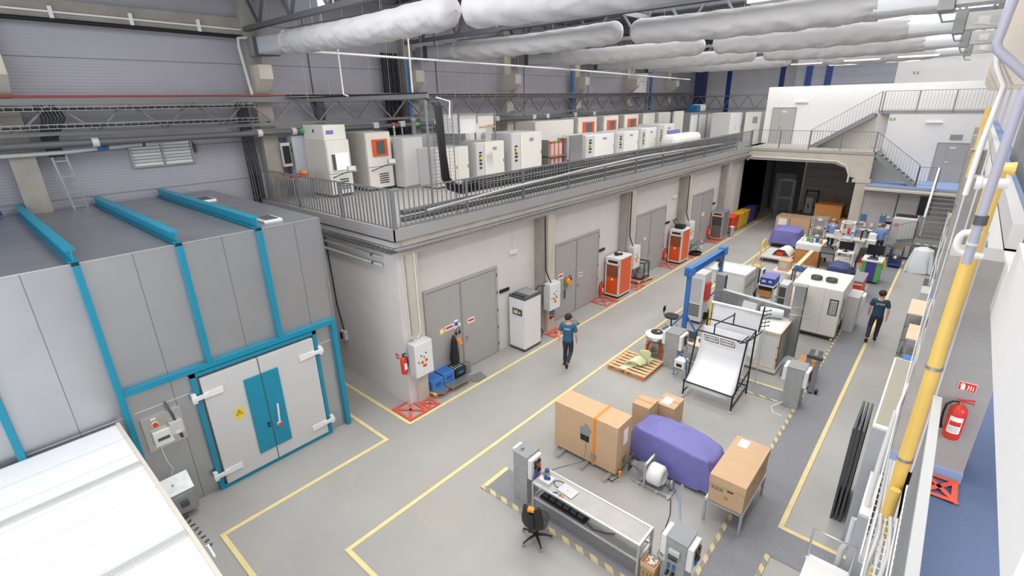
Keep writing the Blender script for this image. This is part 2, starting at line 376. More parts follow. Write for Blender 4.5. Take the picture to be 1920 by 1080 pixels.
# sectional door of the loading bay, raised partitions
M_bayp = mat('bay_door_panel', '#a89f98', 0.5)
t = ST('door_5', (-8.05, 40.3, 0))
for k in range(7):
    B(0, 4.1, 0, 0.05, 0.1+0.6*k, 0.1+0.6*k+0.585).build('panel', M_bayp, t)
for k in range(6):
    for x in (1.2, 2.7): MB().ell((x, -0.03, 0.7+0.6*k), (0.035, 0.03, 0.035), 8, 5).build('bolt', M_white, t)
B(-0.12, 0, -0.05, 0.06, 0.0, 4.4).build('rail', M_galv, t)
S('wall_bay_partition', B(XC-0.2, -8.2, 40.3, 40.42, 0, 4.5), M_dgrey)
t = ST('door_6', (-9.9, 40.24, 0)); B(0, 1.3, 0, 0.05, 0.0, 2.6).build('leaf', M_mgrey, t)
# lower wall with the wash basins
S('wall_wash', B(-3.62, 1.2, YF+0.1, YF+0.35, 0, 3.0), lines_mat('wash_wall_block', '#b3aead', '#a29d9b', 2, 0.25, 0.01, 0.75, 0, 0, 0.05, 0.05))
S('trim_6', B(-3.62, 1.2, YF-0.05, YF+0.1, 3.0, 3.18).bx(-3.62, 0.2, YF-0.5, YF-0.05, 3.02, 3.12), M_conc)
S('landing_slab', B(-3.62, 1.2, YF-0.1, 35.6, 3.19, 3.3), M_bluestripe)
S('wall_lower_flight', B(-3.55, 1.2, 35.6, 35.9, 3.3, 6.9), M_plaster)
S('wall_upper_room', B(-10.2, 1.2, 36.4, 36.7, 4.95, 8.35).bx(-9.35, -9.34, 34.6, 34.61, 5, 5.01), M_plaster)
S('wall_top_room', B(-4.0, 1.2, 38.6, 38.9, 6.9, 9.8), M_plaster)
S('wall_far_upper', B(-10.0, -3.0, 41.5, 41.8, 6, 11.8), lines_mat('blue_grey_cladding', '#b9bac6', '#9c9dab', 2, 0.5, 0.02, 0.5, 0, 0.4, 0.1))
S('mezzanine_far_slab', B(-10.3, -3.55, YF-0.05, 36.5, 4.8, 4.95), M_mezz)
S('upper_slab', B(-4.1, 1.2, 35.58, 38.6, 6.8, 6.95), M_slab)
S('wall_stair_triangle', MB().ex([(-7.2, 4.95), (-4.1, 6.8), (-4.1, 4.95)], 35.36, 35.5, 'y').ex([(-3.55, 3.3), (-3.55, 4.75), (-1.9, 3.3)], 34.4, 34.5, 'y'), M_creamD)
def slab_door(n, x0, x1, y, z0, h):
    t = ST('door_%d' % n, (x0, y, z0)); wd = x1-x0
    B(-0.04, 0, -0.02, 0.03, 0, h+0.04).bx(wd, wd+0.04, -0.02, 0.03, 0, h+0.04).bx(0, wd, -0.02, 0.03, h, h+0.04).build('frame', M_mgrey, t)
    B(0, wd*0.32, -0.01, 0.03, 0, h).build('leaf', M_gdoor, t); B(wd*0.33, wd, -0.01, 0.03, 0, h).build('leaf', M_gdoor, t)
    MB().cy((wd*0.38, -0.06, 1.05), (wd*0.48, -0.06, 1.05), 0.012).bx(wd*.37, wd*.4, -0.03, -0.01, 0.95, 1.12).build('handle', M_inox, t)
    B(wd*0.4, wd*0.62, -0.02, -0.011, h-0.25, h-0.18).build('door_plate', M_white, t)
slab_door(7, -9.75, -8.45, 36.38, 4.95, 2.15)
slab_door(8, -1.15, 0.1, 35.58, 3.3, 2.0)
# ---- right side: lower wall, gallery floor, columns, upper storeys
M_rconc = mat('gallery_column_concrete', '#a8a5a2', 0.7, 0, 0.07, 1.5, 0.1, 20, stretch=(1, 1, 4))
S('wall_right_lower', B(0.55, 0.85, -2, YF+0.2, 0, 3.95), M_plaster)
S('gallery_slab', B(0.33, 4.0, 1.0, YF+2, 3.95, 4.15), M_slab)
S('gallery_carpet', B(0.42, 4.0, 1.0, YF+2, 4.15, 4.17), M_carpet)
YG = [5.87, 11.75, 17.6, 23.5, 29.4]
for i, y in enumerate(YG):
    t = ST('gallery_column', (0, y, 0))
    B(0.10, 0.675, 0, 0.5, 4.17, 6.42).bx(0.35, 0.675, 0.02, 0.48, 0, 3.95).build('shaft', M_rconc, t)
    B(0.10, 0.68, -0.02, 0.52, 4.17, 4.27).build('foot', M_bluestripe, t)
    B(0.9, 1.2, 0.05, 0.5, 6.7, 7.85).build('head', M_conc, t)
    MB().ex([(0.18, 7.85), (1.2, 7.85), (1.2, 9.3), (0.12, 9.3), (0.03, 8.5), (0.0, 8.15)], 0.05, 0.5, 'y').build('corbel', M_conc, t)
S('wall_gallery_back', B(3.7, 4.0, 1, YF+2, 4.17, 11.5), M_plaster)
S('upper_fascia', B(0.47, 0.62, 2.2, YF+2, 6.0, 6.45).bx(0.4702, 0.6, 2.2, 5.4, 6.45, 6.7), M_plaster)
S('upper_gallery_slab', B(0.62, 3.7, 2.2, YF+2, 6.0, 6.5), M_plaster)
for gx, gy in ((2.2, 4.5), (2.2, 8.5), (2.2, 14.0)):  # added fill lights to brighten the shaded carpet; housings are made up
    t = T('gallery_fill', {4.5: 'added gallery fill light nearest the camera', 8.5: 'added gallery fill light beyond the extinguisher column', 14.0: 'added gallery fill light beyond the second column'}[gy], 'lamp', (gx, gy, 5.93)); B(-0.6, 0.6, -0.1, 0.1, 0, 0.07).build('housing', M_white, t)
    ld = bpy.data.lights.new('gallery_fill_light', 'AREA'); ld.shape = 'RECTANGLE'; ld.size = 1.2; ld.size_y = 0.3; ld.energy = 60; lo = bpy.data.objects.new('gallery_fill_light', ld); COL.objects.link(lo); lo.parent = t; lo.location = (0, 0, -0.01)
S('upper_gallery_carpet', B(0.56, 3.7, 7.2, YF+2, 6.5, 6.52), M_bluestripe)
S('upper_gallery_channel', B(0.46, 0.56, 6.2, YF+2, 6.45, 6.70).bx(0.46, 0.62, 6.2, YF+2, 6.45, 6.47), M_lgrey)
M_slat = lines_mat('right_cladding', '#c9c9ce', '#9d9da6', 1, 0.22, 0.05, 0.5, 0, 0)
S('wall_right_cladding', B(0.72, 0.85, 5.9, YF+2, 6.7, 7.9), M_slat)
S('wall_right_upper', B(0.9, 1.1, 0.0, YF+4, 7.9, 11.5), M_conc)
# ---- walkway plates and floor markings
PZ = 0.012
S('walkway_plate', B(-1.88, -1.14, 3.2, 30.5, 0.001, PZ), M_grate)
S('walkway_plate', B(-6.2, -1.88, 6.0, 6.72, 0.001, PZ), M_grate)
S('walkway_plate', B(-5.7, -1.88, 13.45, 14.05, 0.001, PZ), M_grate)
S('walkway_plate', B(-1.14, 0.4, 8.05, 8.83, 0.001, PZ), M_grate)
TZ = [0.014]
def tape(name, x0, x1, y0, y1, m, label, cat='floor marking', z=None):
    TZ[0] += 0.0004; z = TZ[0]
    return tag(B(x0, x1, y0, y1, 0.001, z).build(name, m), label, cat, kind='structure')
tape('floor_tape', -9.36, -9.27, 6.3, 38.0, M_yel, 'long yellow floor line beside the doors of the grey block')
tape('floor_tape', -13.6, -9.27, 6.3, 6.39, M_yel, 'yellow floor line between metal chamber and block end wall')
tape('floor_tape', -7.1, -7.01, 3.1, 31.0, M_yel, 'long yellow floor line on the left of the work area')
tape('floor_tape', -7.01, -4.0, 3.1, 3.19, M_yel, 'short yellow line across the bottom of the picture')
tape('floor_tape', -9.28, -9.19, 1.7, 5.6, M_yel, 'yellow line in front of the chamber door')
tape('floor_tape', -10.9, -9.28, 5.51, 5.6, M_yel, 'short yellow line from chamber corner')
tape('floor_tape', -9.19, -7.6, 1.7, 1.79, M_yel, 'yellow line running off the bottom left of the work floor')
tape('floor_tape', -1.14, -1.05, 8.83, 30.5, M_yel, 'yellow line along right edge of the grey walkway')
tape('floor_tape', -1.14, 0.4, 8.83, 8.92, M_yel, 'yellow line meeting the walkway near the right wall')
tape('floor_tape', -6.3, -6.2, 5.9, 6.72, M_yel, 'yellow tape at left end of the cross walkway')
tape('floor_tape', -6.3, -1.95, 5.9, 6.0, M_hazard, 'worn black and yellow tape in front of the workbench')
tape('floor_tape', -1.96, -1.88, 6.72, 20.5, M_hazard, 'worn striped tape along left edge of the walkway')
tape('floor_tape', -5.7, -1.96, 13.37, 13.45, M_hazard, 'worn striped tape behind the paper rig')
tape('floor_tape', -5.7, -1.96, 14.05, 14.13, M_yel, 'yellow tape on far side of the narrow cross walkway')
tape('floor_tape', -1.14, -1.06, 3.2, 8.05, M_hazard, 'striped tape at the bottom right of the walkway')
def cross(x0, x1, y0, y1, label, wd=0.07, base_z=0.0):
    t = ST('red_floor_marking', (x0, y0, base_z+0.01), label); t['category'] = 'floor marking'
    a, b = x1-x0, y1-y0; z0, z1 = 0.015, 0.018
    B(0, a, 0, wd, z0, z1).bx(0, a, b-wd, b, z0, z1).bx(0, wd, wd, b-wd, z0, z1).bx(a-wd, a, wd, b-wd, z0, z1).build('border', M_redtape, t)
    m = MB()
    for p, q in (((0, 0), (a, b)), ((0, b), (a, 0))): m.beam((p[0], p[1], 0.0165), (q[0], q[1], 0.0165), wd, 0.004)
    m.build('cross', M_redtape, t)
cross(-10.2, -9.38, 6.42, 7.05, 'red taped cross box at the foot of the corner column')
cross(-9.86, -9.38, 7.1, 7.45, 'small red taped box against right side of the corner column', 0.05)
cross(-9.86, -9.38, 12.75, 13.45, 'red taped cross box below the second switch cabinet')
cross(-10.1, -9.4, 17.0-0.0, 17.2, 'red taped box before first orange machine', 0.03)
cross(-10.25, -9.5, 16.35, 17.1, 'red taped cross box under first wall extinguisher', 0.05)
cross(-9.86, -9.4, 18.7, 19.5, 'red taped cross box before the pallet with a motor', 0.05)
cross(-10.2, -9.5, 22.4, 23.1, 'red taped cross box left of second orange machine', 0.05)
cross(-9.86, -9.4, 24.6, 25.3, 'red taped cross box by the heap of metal arms', 0.05)
cross(-10.2, -9.5, 28.2, 28.8, 'red taped cross box left of blue-grey machine', 0.05)
cross(-9.86, -9.4, 35.6, 36.4, 'red taped box past the last waste bin', 0.05)
cross(0.38, 0.66, 5.45, 5.82, 'red taped cross box on the blue carpet under the extinguisher', 0.045, 4.17)
# black dashes of an old marking near the chamber duct
m = MB()
for i in range(9): m.ob((-10.45+0.16*i, 1.42+0.01*i, 0.004), (0.05, 0.09, 0.004), (0, 0, 0.4*(i % 3)))
tag(m.build('floor_lettering', M_dgrey), 'row of faded dark marks on the floor near the chamber duct', 'floor marking', kind='structure')
# ================================================================== METAL TEST CHAMBER
t = T('test_chamber', 'big sheet metal walk-in chamber with teal steel frame on the left', 'chamber', (-10.65, -3.0, 0))
Y0 = -3.0
def cy_(y): return y-Y0
M_chl = lines_mat('chamber_sheet_joints', '#b6b8bb', '#77797d', 1, 1.475, 0.012, 0.33, 0.75, 0, 0.05, 0.05, voff=1.02)
B(-6.6, 0, 0, cy_(5.4), 0, 5.43).build('body', M_chl, t)
B(-6.55, 0.015, 0, cy_(5.415), 5.43, 5.45).build('roof', lines_mat('roof_sheet_joint', '#9fa1a8', '#c8cacc', 0, 2.2, 0.02, 0.4, 0.7, 0, 0.05, 0.12), t)
MB().beam((0.01, cy_(5.4), 0), (0.01, cy_(5.4), 5.44), 0.05).build('corner_trim', M_galv, t)
for yy, zb in ((-1.86, 0), (-0.36, 0), (1.09, 0), (2.6, 2.98), (4.06, 2.98)):
    B(0.0, 0.13, cy_(yy)-0.05, cy_(yy)+0.05, zb, 5.42).build('post', M_teal, t, bevel=0.006)
for yy in (-0.36, 1.09, 2.6, 4.06):
    m = MB().bx(-6.5, 0.05, cy_(yy)-0.075, cy_(yy)+0.075, 5.47, 5.49).bx(-6.5, 0.05, cy_(yy)-0.01, cy_(yy)+0.01, 5.49, 5.67).bx(-6.5, 0.05, cy_(yy)-0.075, cy_(yy)+0.075, 5.67, 5.69)
    b = m.build('roof_beam', M_teal, t)
    B(0.03, 0.10, cy_(yy)-0.05, cy_(yy)+0.05, 5.41, 5.47).build('bracket', M_black, t)
B(0.0, 0.12, cy_(1.14), cy_(5.38), 2.88, 3.0).build('lintel', M_teal, t, bevel=0.006)
B(0.0, 0.12, cy_(5.27), cy_(5.38), 0, 2.88).build('post', M_teal, t, bevel=0.006)
for a_, b_ in ((1.2, 2.2), (-0.3, 1.04), (4.9, 5.26)): B(0, 0.004, cy_(a_), cy_(b_), 2.44, 2.45).build('seam', M_white, t)
dr = B(0.0, 0.1, cy_(2.2), cy_(4.86), 0.0, 0.1).bx(0, 0.1, cy_(2.2), cy_(2.29), 0.1, 2.86).bx(0, 0.1, cy_(4.77), cy_(4.86), 0.1, 2.86).bx(0, 0.1, cy_(2.2), cy_(4.86), 2.78, 2.86).build('door_frame', M_teal, t)
d1 = B(0.04, 0.14, cy_(2.34), cy_(3.46), 0.11, 2.72).build('door', M_lgrey, t, bevel=0.008)
d2 = B(0.04, 0.14, cy_(3.48), cy_(4.74), 0.11, 2.72).build('door', M_lgrey, t, bevel=0.008)
B(0.14, 0.17, cy_(3.1), cy_(3.46), 0.45, 2.36).build('cover_plate', M_teal, d1, bevel=0.02)
B(0.14, 0.17, cy_(3.48), cy_(3.84), 0.45, 2.36).build('cover_plate', M_teal, d2, bevel=0.02)
MB().beam((0.2, cy_(3.62), 1.0), (0.2, cy_(3.66), 1.5), 0.05, 0.03).cy((0.17, cy_(3.62), 1.0), (0.23, cy_(3.62), 1.0), 0.05).build('handle', M_white, d2)
MB().cy((0.23, cy_(3.62), 1.0), (0.245, cy_(3.62), 1.0), 0.045).build('lock_button', M_red, d2)
MB().cy((0.17, cy_(3.4), 1.05), (0.22, cy_(3.4), 1.05), 0.02).cy((0.17, cy_(3.4), 1.12), (0.2, cy_(3.4), 1.12), 0.025).build('latch', M_black, d1)
for dd, ya, sg in ((d1, 2.25, 1), (d2, 4.8, -1)):
    for z in (0.42, 2.35):
        m = MB().ob((0.16, cy_(ya+sg*0.27), z), (0.03, 0.36, 0.13)).ob((0.17, cy_(ya+sg*0.02), z), (0.05, 0.3, 0.08)).ob((0.12, cy_(ya-sg*0.08), z), (0.1, 0.08, 0.2))
        for k in (0, 1):
            for q in (0, 1): m.cy((0.17, cy_(ya+sg*(0.17+0.2*k)), z-0.04+0.08*q), (0.185, cy_(ya+sg*(0.17+0.2*k)), z-0.04+0.08*q), 0.012, n=6)
        m.build('hinge', M_white, dd)
sg_ = B(0.141, 0.144, cy_(2.79), cy_(2.98), 1.52, 1.76).build('warning_sign', M_signY, d1)
MB().ex([(cy_(2.885)+0.0, 1.73), (cy_(2.885)-0.07, 1.61), (cy_(2.885)+0.07, 1.61)], 0.144, 0.146).build('triangle', M_black, sg_)
MB().ex([(cy_(2.885)+0.0, 1.71), (cy_(2.885)-0.052, 1.62), (cy_(2.885)+0.052, 1.62)], 0.146, 0.147).build('triangle_field', M_signY, sg_)
text('BIOHAZARD', 0.03, (0.147, cy_(2.885), 1.575), FX, M_black, sg_) if False else MB().ex([(cy_(2.889), 1.695), (cy_(2.87), 1.66), (cy_(2.886), 1.66), (cy_(2.878), 1.63), (cy_(2.902), 1.668), (cy_(2.887), 1.668)], 0.147, 0.148).build('bolt_symbol', M_black, sg_)
# chamber roof vents (own things bolted on the roof)
def roofvent(x, y, label):
    v = T('roof_vent', label, 'vent', (x, y, 5.45), 0.0, 'vents on the chamber roof')
    B(-0.3, 0.3, -0.2, 0.2, 0.0, 0.06).build('frame', M_white, v, bevel=0.01)
    B(-0.24, 0.24, -0.14, 0.14, 0.06, 0.075).build('louvre', M_dgrey, v)
    m = MB()
    for k in range(6): m.cy((-0.27+0.1*k, -0.18, 0.05), (-0.27+0.1*k, -0.18, 0.075), 0.012, n=6)
    m.build('bolt', M_mgrey, v)
roofvent(-15.2, 4.6, 'small white framed vent at far end of the chamber roof')
roofvent(-11.25, 4.55, 'small white framed vent at near edge of the chamber roof')
# control plate
t = T('control_plate', 'stainless plate with red emergency button on the chamber wall', 'control panel', (-10.65, 1.25, 1.55))
B(0, 0.05, 0, 0.66, 0, 0.74).build('plate', M_inox, t, bevel=0.006)
bq = MB().cy((0.05, 0.2, 0.56), (0.11, 0.2, 0.56), 0.045).build('emergency_button', M_red, t); MB().cy((0.05, 0.2, 0.56), (0.07, 0.2, 0.56), 0.06).build('button_collar', M_white, bq)
B(0.05, 0.06, 0.15, 0.24, 0.66, 0.7).build('key_plate', M_white, t)
bb = B(0.05, 0.14, 0.1, 0.42, 0.1, 0.42).build('fuse_box', M_white, t, bevel=0.015); B(0.14, 0.15, 0.16, 0.36, 0.22, 0.28).build('window', M_dgrey, bb)
bb = B(0.05, 0.16, 0.4, 0.62, 0.22, 0.5).build('socket_box', M_lgrey, t, bevel=0.01); B(0.16, 0.165, 0.46, 0.56, 0.25, 0.3).build('label_plate', M_white, bb)
MB().tube([(0.08, 0.52, 0.5), (0.12, 0.5, 0.66), (0.14, 0.47, 0.78), (0.1, 0.46, 0.86), (0.0, 0.46, 0.9)], 0.022).build('hose', M_dgrey, t)
MB().tube([(0.08, 0.55, 0.22), (0.12, 0.56, 0.1), (0.0, 0.56, 0.04)], 0.022).build('hose', M_dgrey, t)
one('cable', 'thin white cable hanging below the stainless control plate', 'cable', MB().tube([(-10.55, 1.42, 1.64), (-10.5, 1.44, 1.3), (-10.52, 1.5, 1.05), (-10.6, 1.42, 0.85), (-10.62, 1.2, 0.8)], 0.008, 6), M_white)
t = T('floor_duct', 'grey metal extract box at the foot of chamber wall', 'duct box', (-10.65, 1.2, 0.16))
MB().ex([(0.0, 0.75), (0.12, 0.75), (0.42, 0.5), (0.42, 0), (0, 0)], 0.0, 0.5, 'y').build('box', M_galv, t)
B(0.42, 0.44, 0.05, 0.45, 0.03, 0.44).build('cover', M_galv, t, bevel=0.004)
B(0.44, 0.5, 0.2, 0.34, 0.18, 0.3).build('socket', M_dgrey, t, bevel=0.01)
MB().cy((0.25, 0.2, 0.64), (0.29, 0.2, 0.68), 0.02).build('knob', M_white, t)
# ---- low white cold room in the left foreground
t = T('cold_room', 'low cold room with white panel roof in the left foreground', 'cold room', (-10.51, 0.9, 0))
M_top = lines_mat('panel_roof', '#e6e7e9', '#d0d2d6', 0, 0.6, 0.03, 0.4, 0, 0.1, 0.05, 0.01)
B(0.05, 7.3, -6.0, -0.03, 0.02, 2.38).build('walls', M_white2, t)
B(0, 7.3, -6.05, 0, 2.38, 2.45).build('roof', M_top, t)
for x in (1.6, 3.75, 5.9):
    MB().bx(x-0.09, x+0.09, -6.05, -0.02, 2.45, 2.462).bx(x-0.05, x-0.035, -6.05, -0.02, 2.462, 2.475).bx(x+0.035, x+0.05, -6.05, -0.02, 2.462, 2.475).bx(x-0.008, x+0.008, -6.05, -0.02, 2.462, 2.475).build('joint_strip', M_lgrey, t)
B(-0.0, 7.3, 0.0, 0.05, 2.3, 2.48).build('edge_strip', mat('beige_edge', '#cfc6bb', 0.6), t)
MB().bx(0.0, 7.3, -0.02, 0.06, 0, 0.1).build('skirting', M_galv, t)
m = MB(); m.tube([(4.15, 0.06, 2.4), (4.25, 0.1, 2.5), (4.45, 0.1, 2.44)], 0.012, 6); m.build('cable', M_white, t)
# ================================================================== SERVICES ON THE LEFT WALL
def pipe(name, label, pts, r, m, cat='pipe', parts=(), n=10, group=None):
    """a pipe thing: run + collars/bands as parts"""
    t = T(name, label, cat, pts[0], 0, group); o = Vector(pts[0])
    MB().tube([Vector(p)-o for p in pts], r, n).build('run', m, t)
    for pn, a, b, rr, mm in parts: MB().cy(Vector(a)-o, Vector(b)-o, rr, n=n).build(pn, mm, t)
    return t
XP = -16.6
# main grey pipe along the wall, with valves
parts = [('collar', (XP+0.0, y, 7.05+dz), (XP, y+0.14, 7.05+dz), 0.12, M_lgrey) for y, dz in ((2.8, 0.0), (6.9, 0), (8.0, 0))]
parts += [('green_band', (XP, 8.3, 7.05), (XP, 8.7, 7.05), 0.095, M_green), ('green_band', (XP, 13.0, 7.05), (XP, 13.2, 7.05), 0.095, M_green)]
pipe('main_pipe', 'thick grey air main running the whole left wall with pale valves', [(XP, -3, 7.05), (XP, 20, 7.05), (XP, 40, 7.05)], 0.088, M_pipeG, parts=parts)
for k, y in enumerate((11.2, 12.4, 14.1, 15.6, 17.8, 20.5, 21.6, 24.1, 26.0)):
    v = T('valve_drop', ('white valve and drop pipe on the grey air main', 'white valve and drop pipe on the grey air main')[0], 'valve', (XP, y, 7.1), 0, 'valve drops along the grey air main')
    B(-0.1, 0.1, -0.12, 0.12, -0.12, 0.1).build('valve', M_lgrey, v, bevel=0.03)
    MB().cy((0, 0, -0.12), (0, 0, -0.75 if k else -1.7), 0.03, n=8).build('drop_pipe', M_pipeL if k % 2 else M_pipeG, v)
pipe('light_pipe', 'thin pale pipe below the grey air main', [(XL+0.5, -3, 6.83), (XL+0.5, 2.2, 6.85), (XL+0.5, 7.0, 7.1), (XL+0.5, 20, 6.95)], 0.055, M_pipeL,
     parts=[('blue_band', (XL+0.5, 2.9, 6.89), (XL+0.5, 3.15, 6.9), 0.058, M_bluep)]+[('clip', (XL+0.5, y, 6.85+max(0, y-2.2)*0.052), (XL+0.5, y+0.06, 6.85+max(0, y-2.2)*0.052), 0.07, M_dgrey) for y in (0.4, 3.9, 5.6)])
pipe('red_pipe', 'slim red pipe on top of the wall girder', [(XL+0.62, -3, 8.25), (XL+0.62, 1.9, 8.14), (XL+0.62, 40, 8.14)], 0.03, M_redp, n=6)
# girder: bracketed lattice carrying the trays
t = T('pipe_bridge', 'long steel lattice girder carrying trays along the left wall', 'girder', (XL+0.68, -3, 7.3))
MB().beam((0, 0, 0), (0, 43, 0), 0.09).build('bottom_chord', M_steelD, t)
MB().beam((0, 0, 0.72), (0, 43, 0.72), 0.09, 0.14).build('top_chord', M_steelD, t)
m = MB(); mp = MB()
for i in range(29):
    y = 1.5*i; m.beam((0, y, 0), (0, y+0.75, 0.72), 0.05); m.beam((0, y+0.75, 0.72), (0, min(43, y+1.5), 0), 0.05)
m.build('lattice', M_steelD, t)
for y in CY:
    B(-0.255, 0.05, y+2.96, y+3.04, 0.0, 0.08).build('bracket', M_steelD, t)
# wire cable trays
def wire_tray(name, label, x, y0, y1, z, wd=0.35, ht=0.09, m=M_galv, cab=M_black, step=0.16, ncab=3, group=None):
    t = T(name, label, 'cable tray', (x, y0, z), 0, group); L = y1-y0; g = MB()
    for px, pz in ((-wd/2, 0), (-wd/2, ht), (wd/2, 0), (wd/2, ht), (0, 0), (-wd/4, 0), (wd/4, 0)): g.beam((px, 0, pz), (px, L, pz), 0.012)
    n = int(L/step)
    for i in range(n+1):
        y = i*L/n; g.beam((-wd/2, y, 0), (wd/2, y, 0), 0.01); g.beam((-wd/2, y, 0), (-wd/2, y, ht), 0.01); g.beam((wd/2, y, 0), (wd/2, y, ht), 0.01)
    g.build('wire_basket', m, t)
    for k in range(ncab):
        xx = -wd*0.3+wd*0.6*k/max(1, ncab-1)
        MB().tube([(xx+0.02*math.sin(i*1.3+k), L*i/12, 0.03+0.012*math.sin(i*2.1+k)) for i in range(13)], 0.02, 6).build('cable', cab, t)
    return t
wire_tray('wire_tray', 'upper wire cable tray with dark cables on left wall', -16.55, -3, 6.9, 7.82)
wire_tray('wire_tray', 'lower wire cable tray just above the grey air main', -16.45, -3, 6.9, 7.42)
t = wire_tray('wire_tray', 'long wire tray on the girder above the mezzanine machines', XL+0.85, 8.0, 38, 8.1, step=0.5)
# cables climbing down the second wall column
t = T('cable_ladder', 'vertical ladder of black cables beside the second wall column', 'cable ladder', (XL+0.25, 7.05-0.3, 4.9))
for k in range(7): B(0.0, 0.04, -0.2, 0.22, 0.3+0.45*k, 0.34+0.45*k).build('rung', M_galv, t)
for k in range(6): MB().tube([(0.06, -0.16+0.06*k, 3.0+0.1*(k % 2)), (0.07, -0.17+0.065*k, 1.5), (0.06, -0.15+0.06*k+0.02*(k % 3), -0.2)], 0.024, 6).build('cable', M_black, t)
# frames and pipes at the first wall column
t = T('pipe', 'broad blue rainwater pipe left of the first wall column', 'pipe', (XL+0.35, 0.55, 0)); MB().cy((0, 0, 5.5), (0, 0.1, 6.75), 0.11).build('run', M_bluep, t)
MB().cy((0, 0.08, 5.5), (0, 0.08, 5.6), 0.14).build('collar', M_bluep, t)
t = T('cable_ladder', 'empty galvanised cable ladder right of the first wall column', 'cable ladder', (XL+0.4, 1.95, 5.4))
MB().beam((0, 0.15, 0), (0, 0, 1.7), 0.04).beam((0, 0.42, 0), (0, 0.28, 1.7), 0.04).build('rail', M_galv, t)
for k in range(5): MB().beam((0, 0.13-0.03*k, 0.1+0.38*k), (0, 0.4-0.03*k, 0.1+0.38*k), 0.03).build('rung', M_galv, t)
for y, lab in ((1.95, 'bundle of black cables dropping beside the first wall column'), (8.9, 'bundle of black cables dropping behind the mezzanine cabinets')):
    t = T('cable_bundle', lab, 'cable', (XL+0.45, y, 8.0))
    for k in range(7): MB().tube([(0.05*math.cos(k), 0.07*k, 0.0), (0.08, 0.07*k+0.08, -0.35), (0.05, 0.05*k+0.1*(1 if y > 5 else -.5), -0.8), (0.02, 0.045*k, -1.25)], 0.022, 6).build('cable', M_black, t)
# louvre
t = T('wall_louvre', 'white louvred vent with tilted blades on the left wall', 'louvre', (XL, 3.65, 6.28))
B(0, 0.08, 0, 0.05, 0, 0.7).bx(0, 0.08, 1.52, 1.57, 0, 0.7).bx(0, 0.08, 0.05, 1.52, 0, 0.04).bx(0, 0.08, 0.05, 1.52, 0.66, 0.7).bx(0, 0.08, 0.76, 0.81, 0.04, 0.66).build('frame', M_galv, t)
for k in range(7):
    for a, b in ((0.06, 0.75), (0.82, 1.51)): MB().ob((0.05, (a+b)/2, 0.08+0.088*k), (0.012, b-a, 0.075), (0, 0.6 if k % 3 else 0.2, 0)).build('blade', M_white, t)
B(0.05, 0.12, 1.6, 1.66, 0.3, 0.55).build('actuator', M_dgrey, t)
MB().cy((0.08, 1.56, 0.7), (0.08, 1.62, 0.55), 0.012, n=6).build('rod', M_dgrey, t)
# upper beam conduit with dark hose
t = T('conduit', 'white conduit with clips on the high concrete beam', 'conduit', (XL+0.24, -3, 10.1))
MB().beam((0, 0, 0), (0, 10.2, -0.12), 0.04).build('run', M_white, t)
for k in range(6): B(-0.03, 0.05, 1.0+1.6*k, 1.08+1.6*k, -0.28, 0.05).build('clip', M_white, t)
pipe('dark_hose', 'thick black hose slung under the high concrete beam', [(XL+0.28, -3, 9.9), (XL+0.28, 4, 9.83), (XL+0.28, 7.2, 9.78)], 0.05, M_rubber, n=8)
for k, y in enumerate((12.2, 12.4, 12.6, 12.8)):
    pipe('riser_pipe', 'black vertical riser pipe among four left of a blue riser', [(XL+0.3, y-0.05, 5.0), (XL+0.3, y-0.1, 9.6)], 0.07, M_rubber, group='black risers behind the mezzanine', n=8)
pipe('riser_pipe', 'tall blue riser pipe right of the four black risers', [(XL+0.55, 13.0, 5.0), (XL+0.55, 13.0, 9.5)], 0.06, M_bluep)
pipe('riser_pipe', 'tall blue riser pipe by the fourth wall column', [(XL+0.3, 24.4, 5.0), (XL+0.3, 24.4, 9.3)], 0.09, M_bluep)
pipe('riser_pipe', 'tall blue riser pipe by the farthest wall column', [(XL+0.3, 33.7, 5.0), (XL+0.3, 33.7, 9.3)], 0.09, M_bluep)
pipe('riser_pipe', 'pale bent drain pipe down the second wall column', [(XL+0.5, 7.2, 9.75), (XL+0.5, 6.95, 9.72), (XL+0.5, 6.93, 9.5), (XL+0.55, 7.05, 8.0)], 0.045, M_pipeL)
# suspended white conduit rail and hanging wires
pipe('rail', 'long thin white rail hung under the ducts above the mezzanine', [(-14, 7.4, 9.2), (-14, 20, 9.1), (-14, 33, 8.9)], 0.035, M_white, 'rail', n=4)
for k, (x, y, z0) in enumerate(((-13.7, 8.3, 8.1), (-11.0, 8.65, 8.05))):
    pipe('drop_conduit', ('white drop conduit left, ending above the first machines', 'white drop conduit ending at the ladder of black hoses')[k], [(x, y, 9.4), (x, y, z0), (x+0.05, y+0.12, z0-0.05)], 0.022, M_white, 'conduit', n=6)
for k in range(14):
    y = 8.0+0.75*k; pipe('suspension_wire', 'thin suspension wire among several hanging above the mezzanine', [(-15.2, y, 7.95), (-15.2, y, 11.4)], 0.008, M_galv, 'wire', n=4, group='suspension wires above the mezzanine')
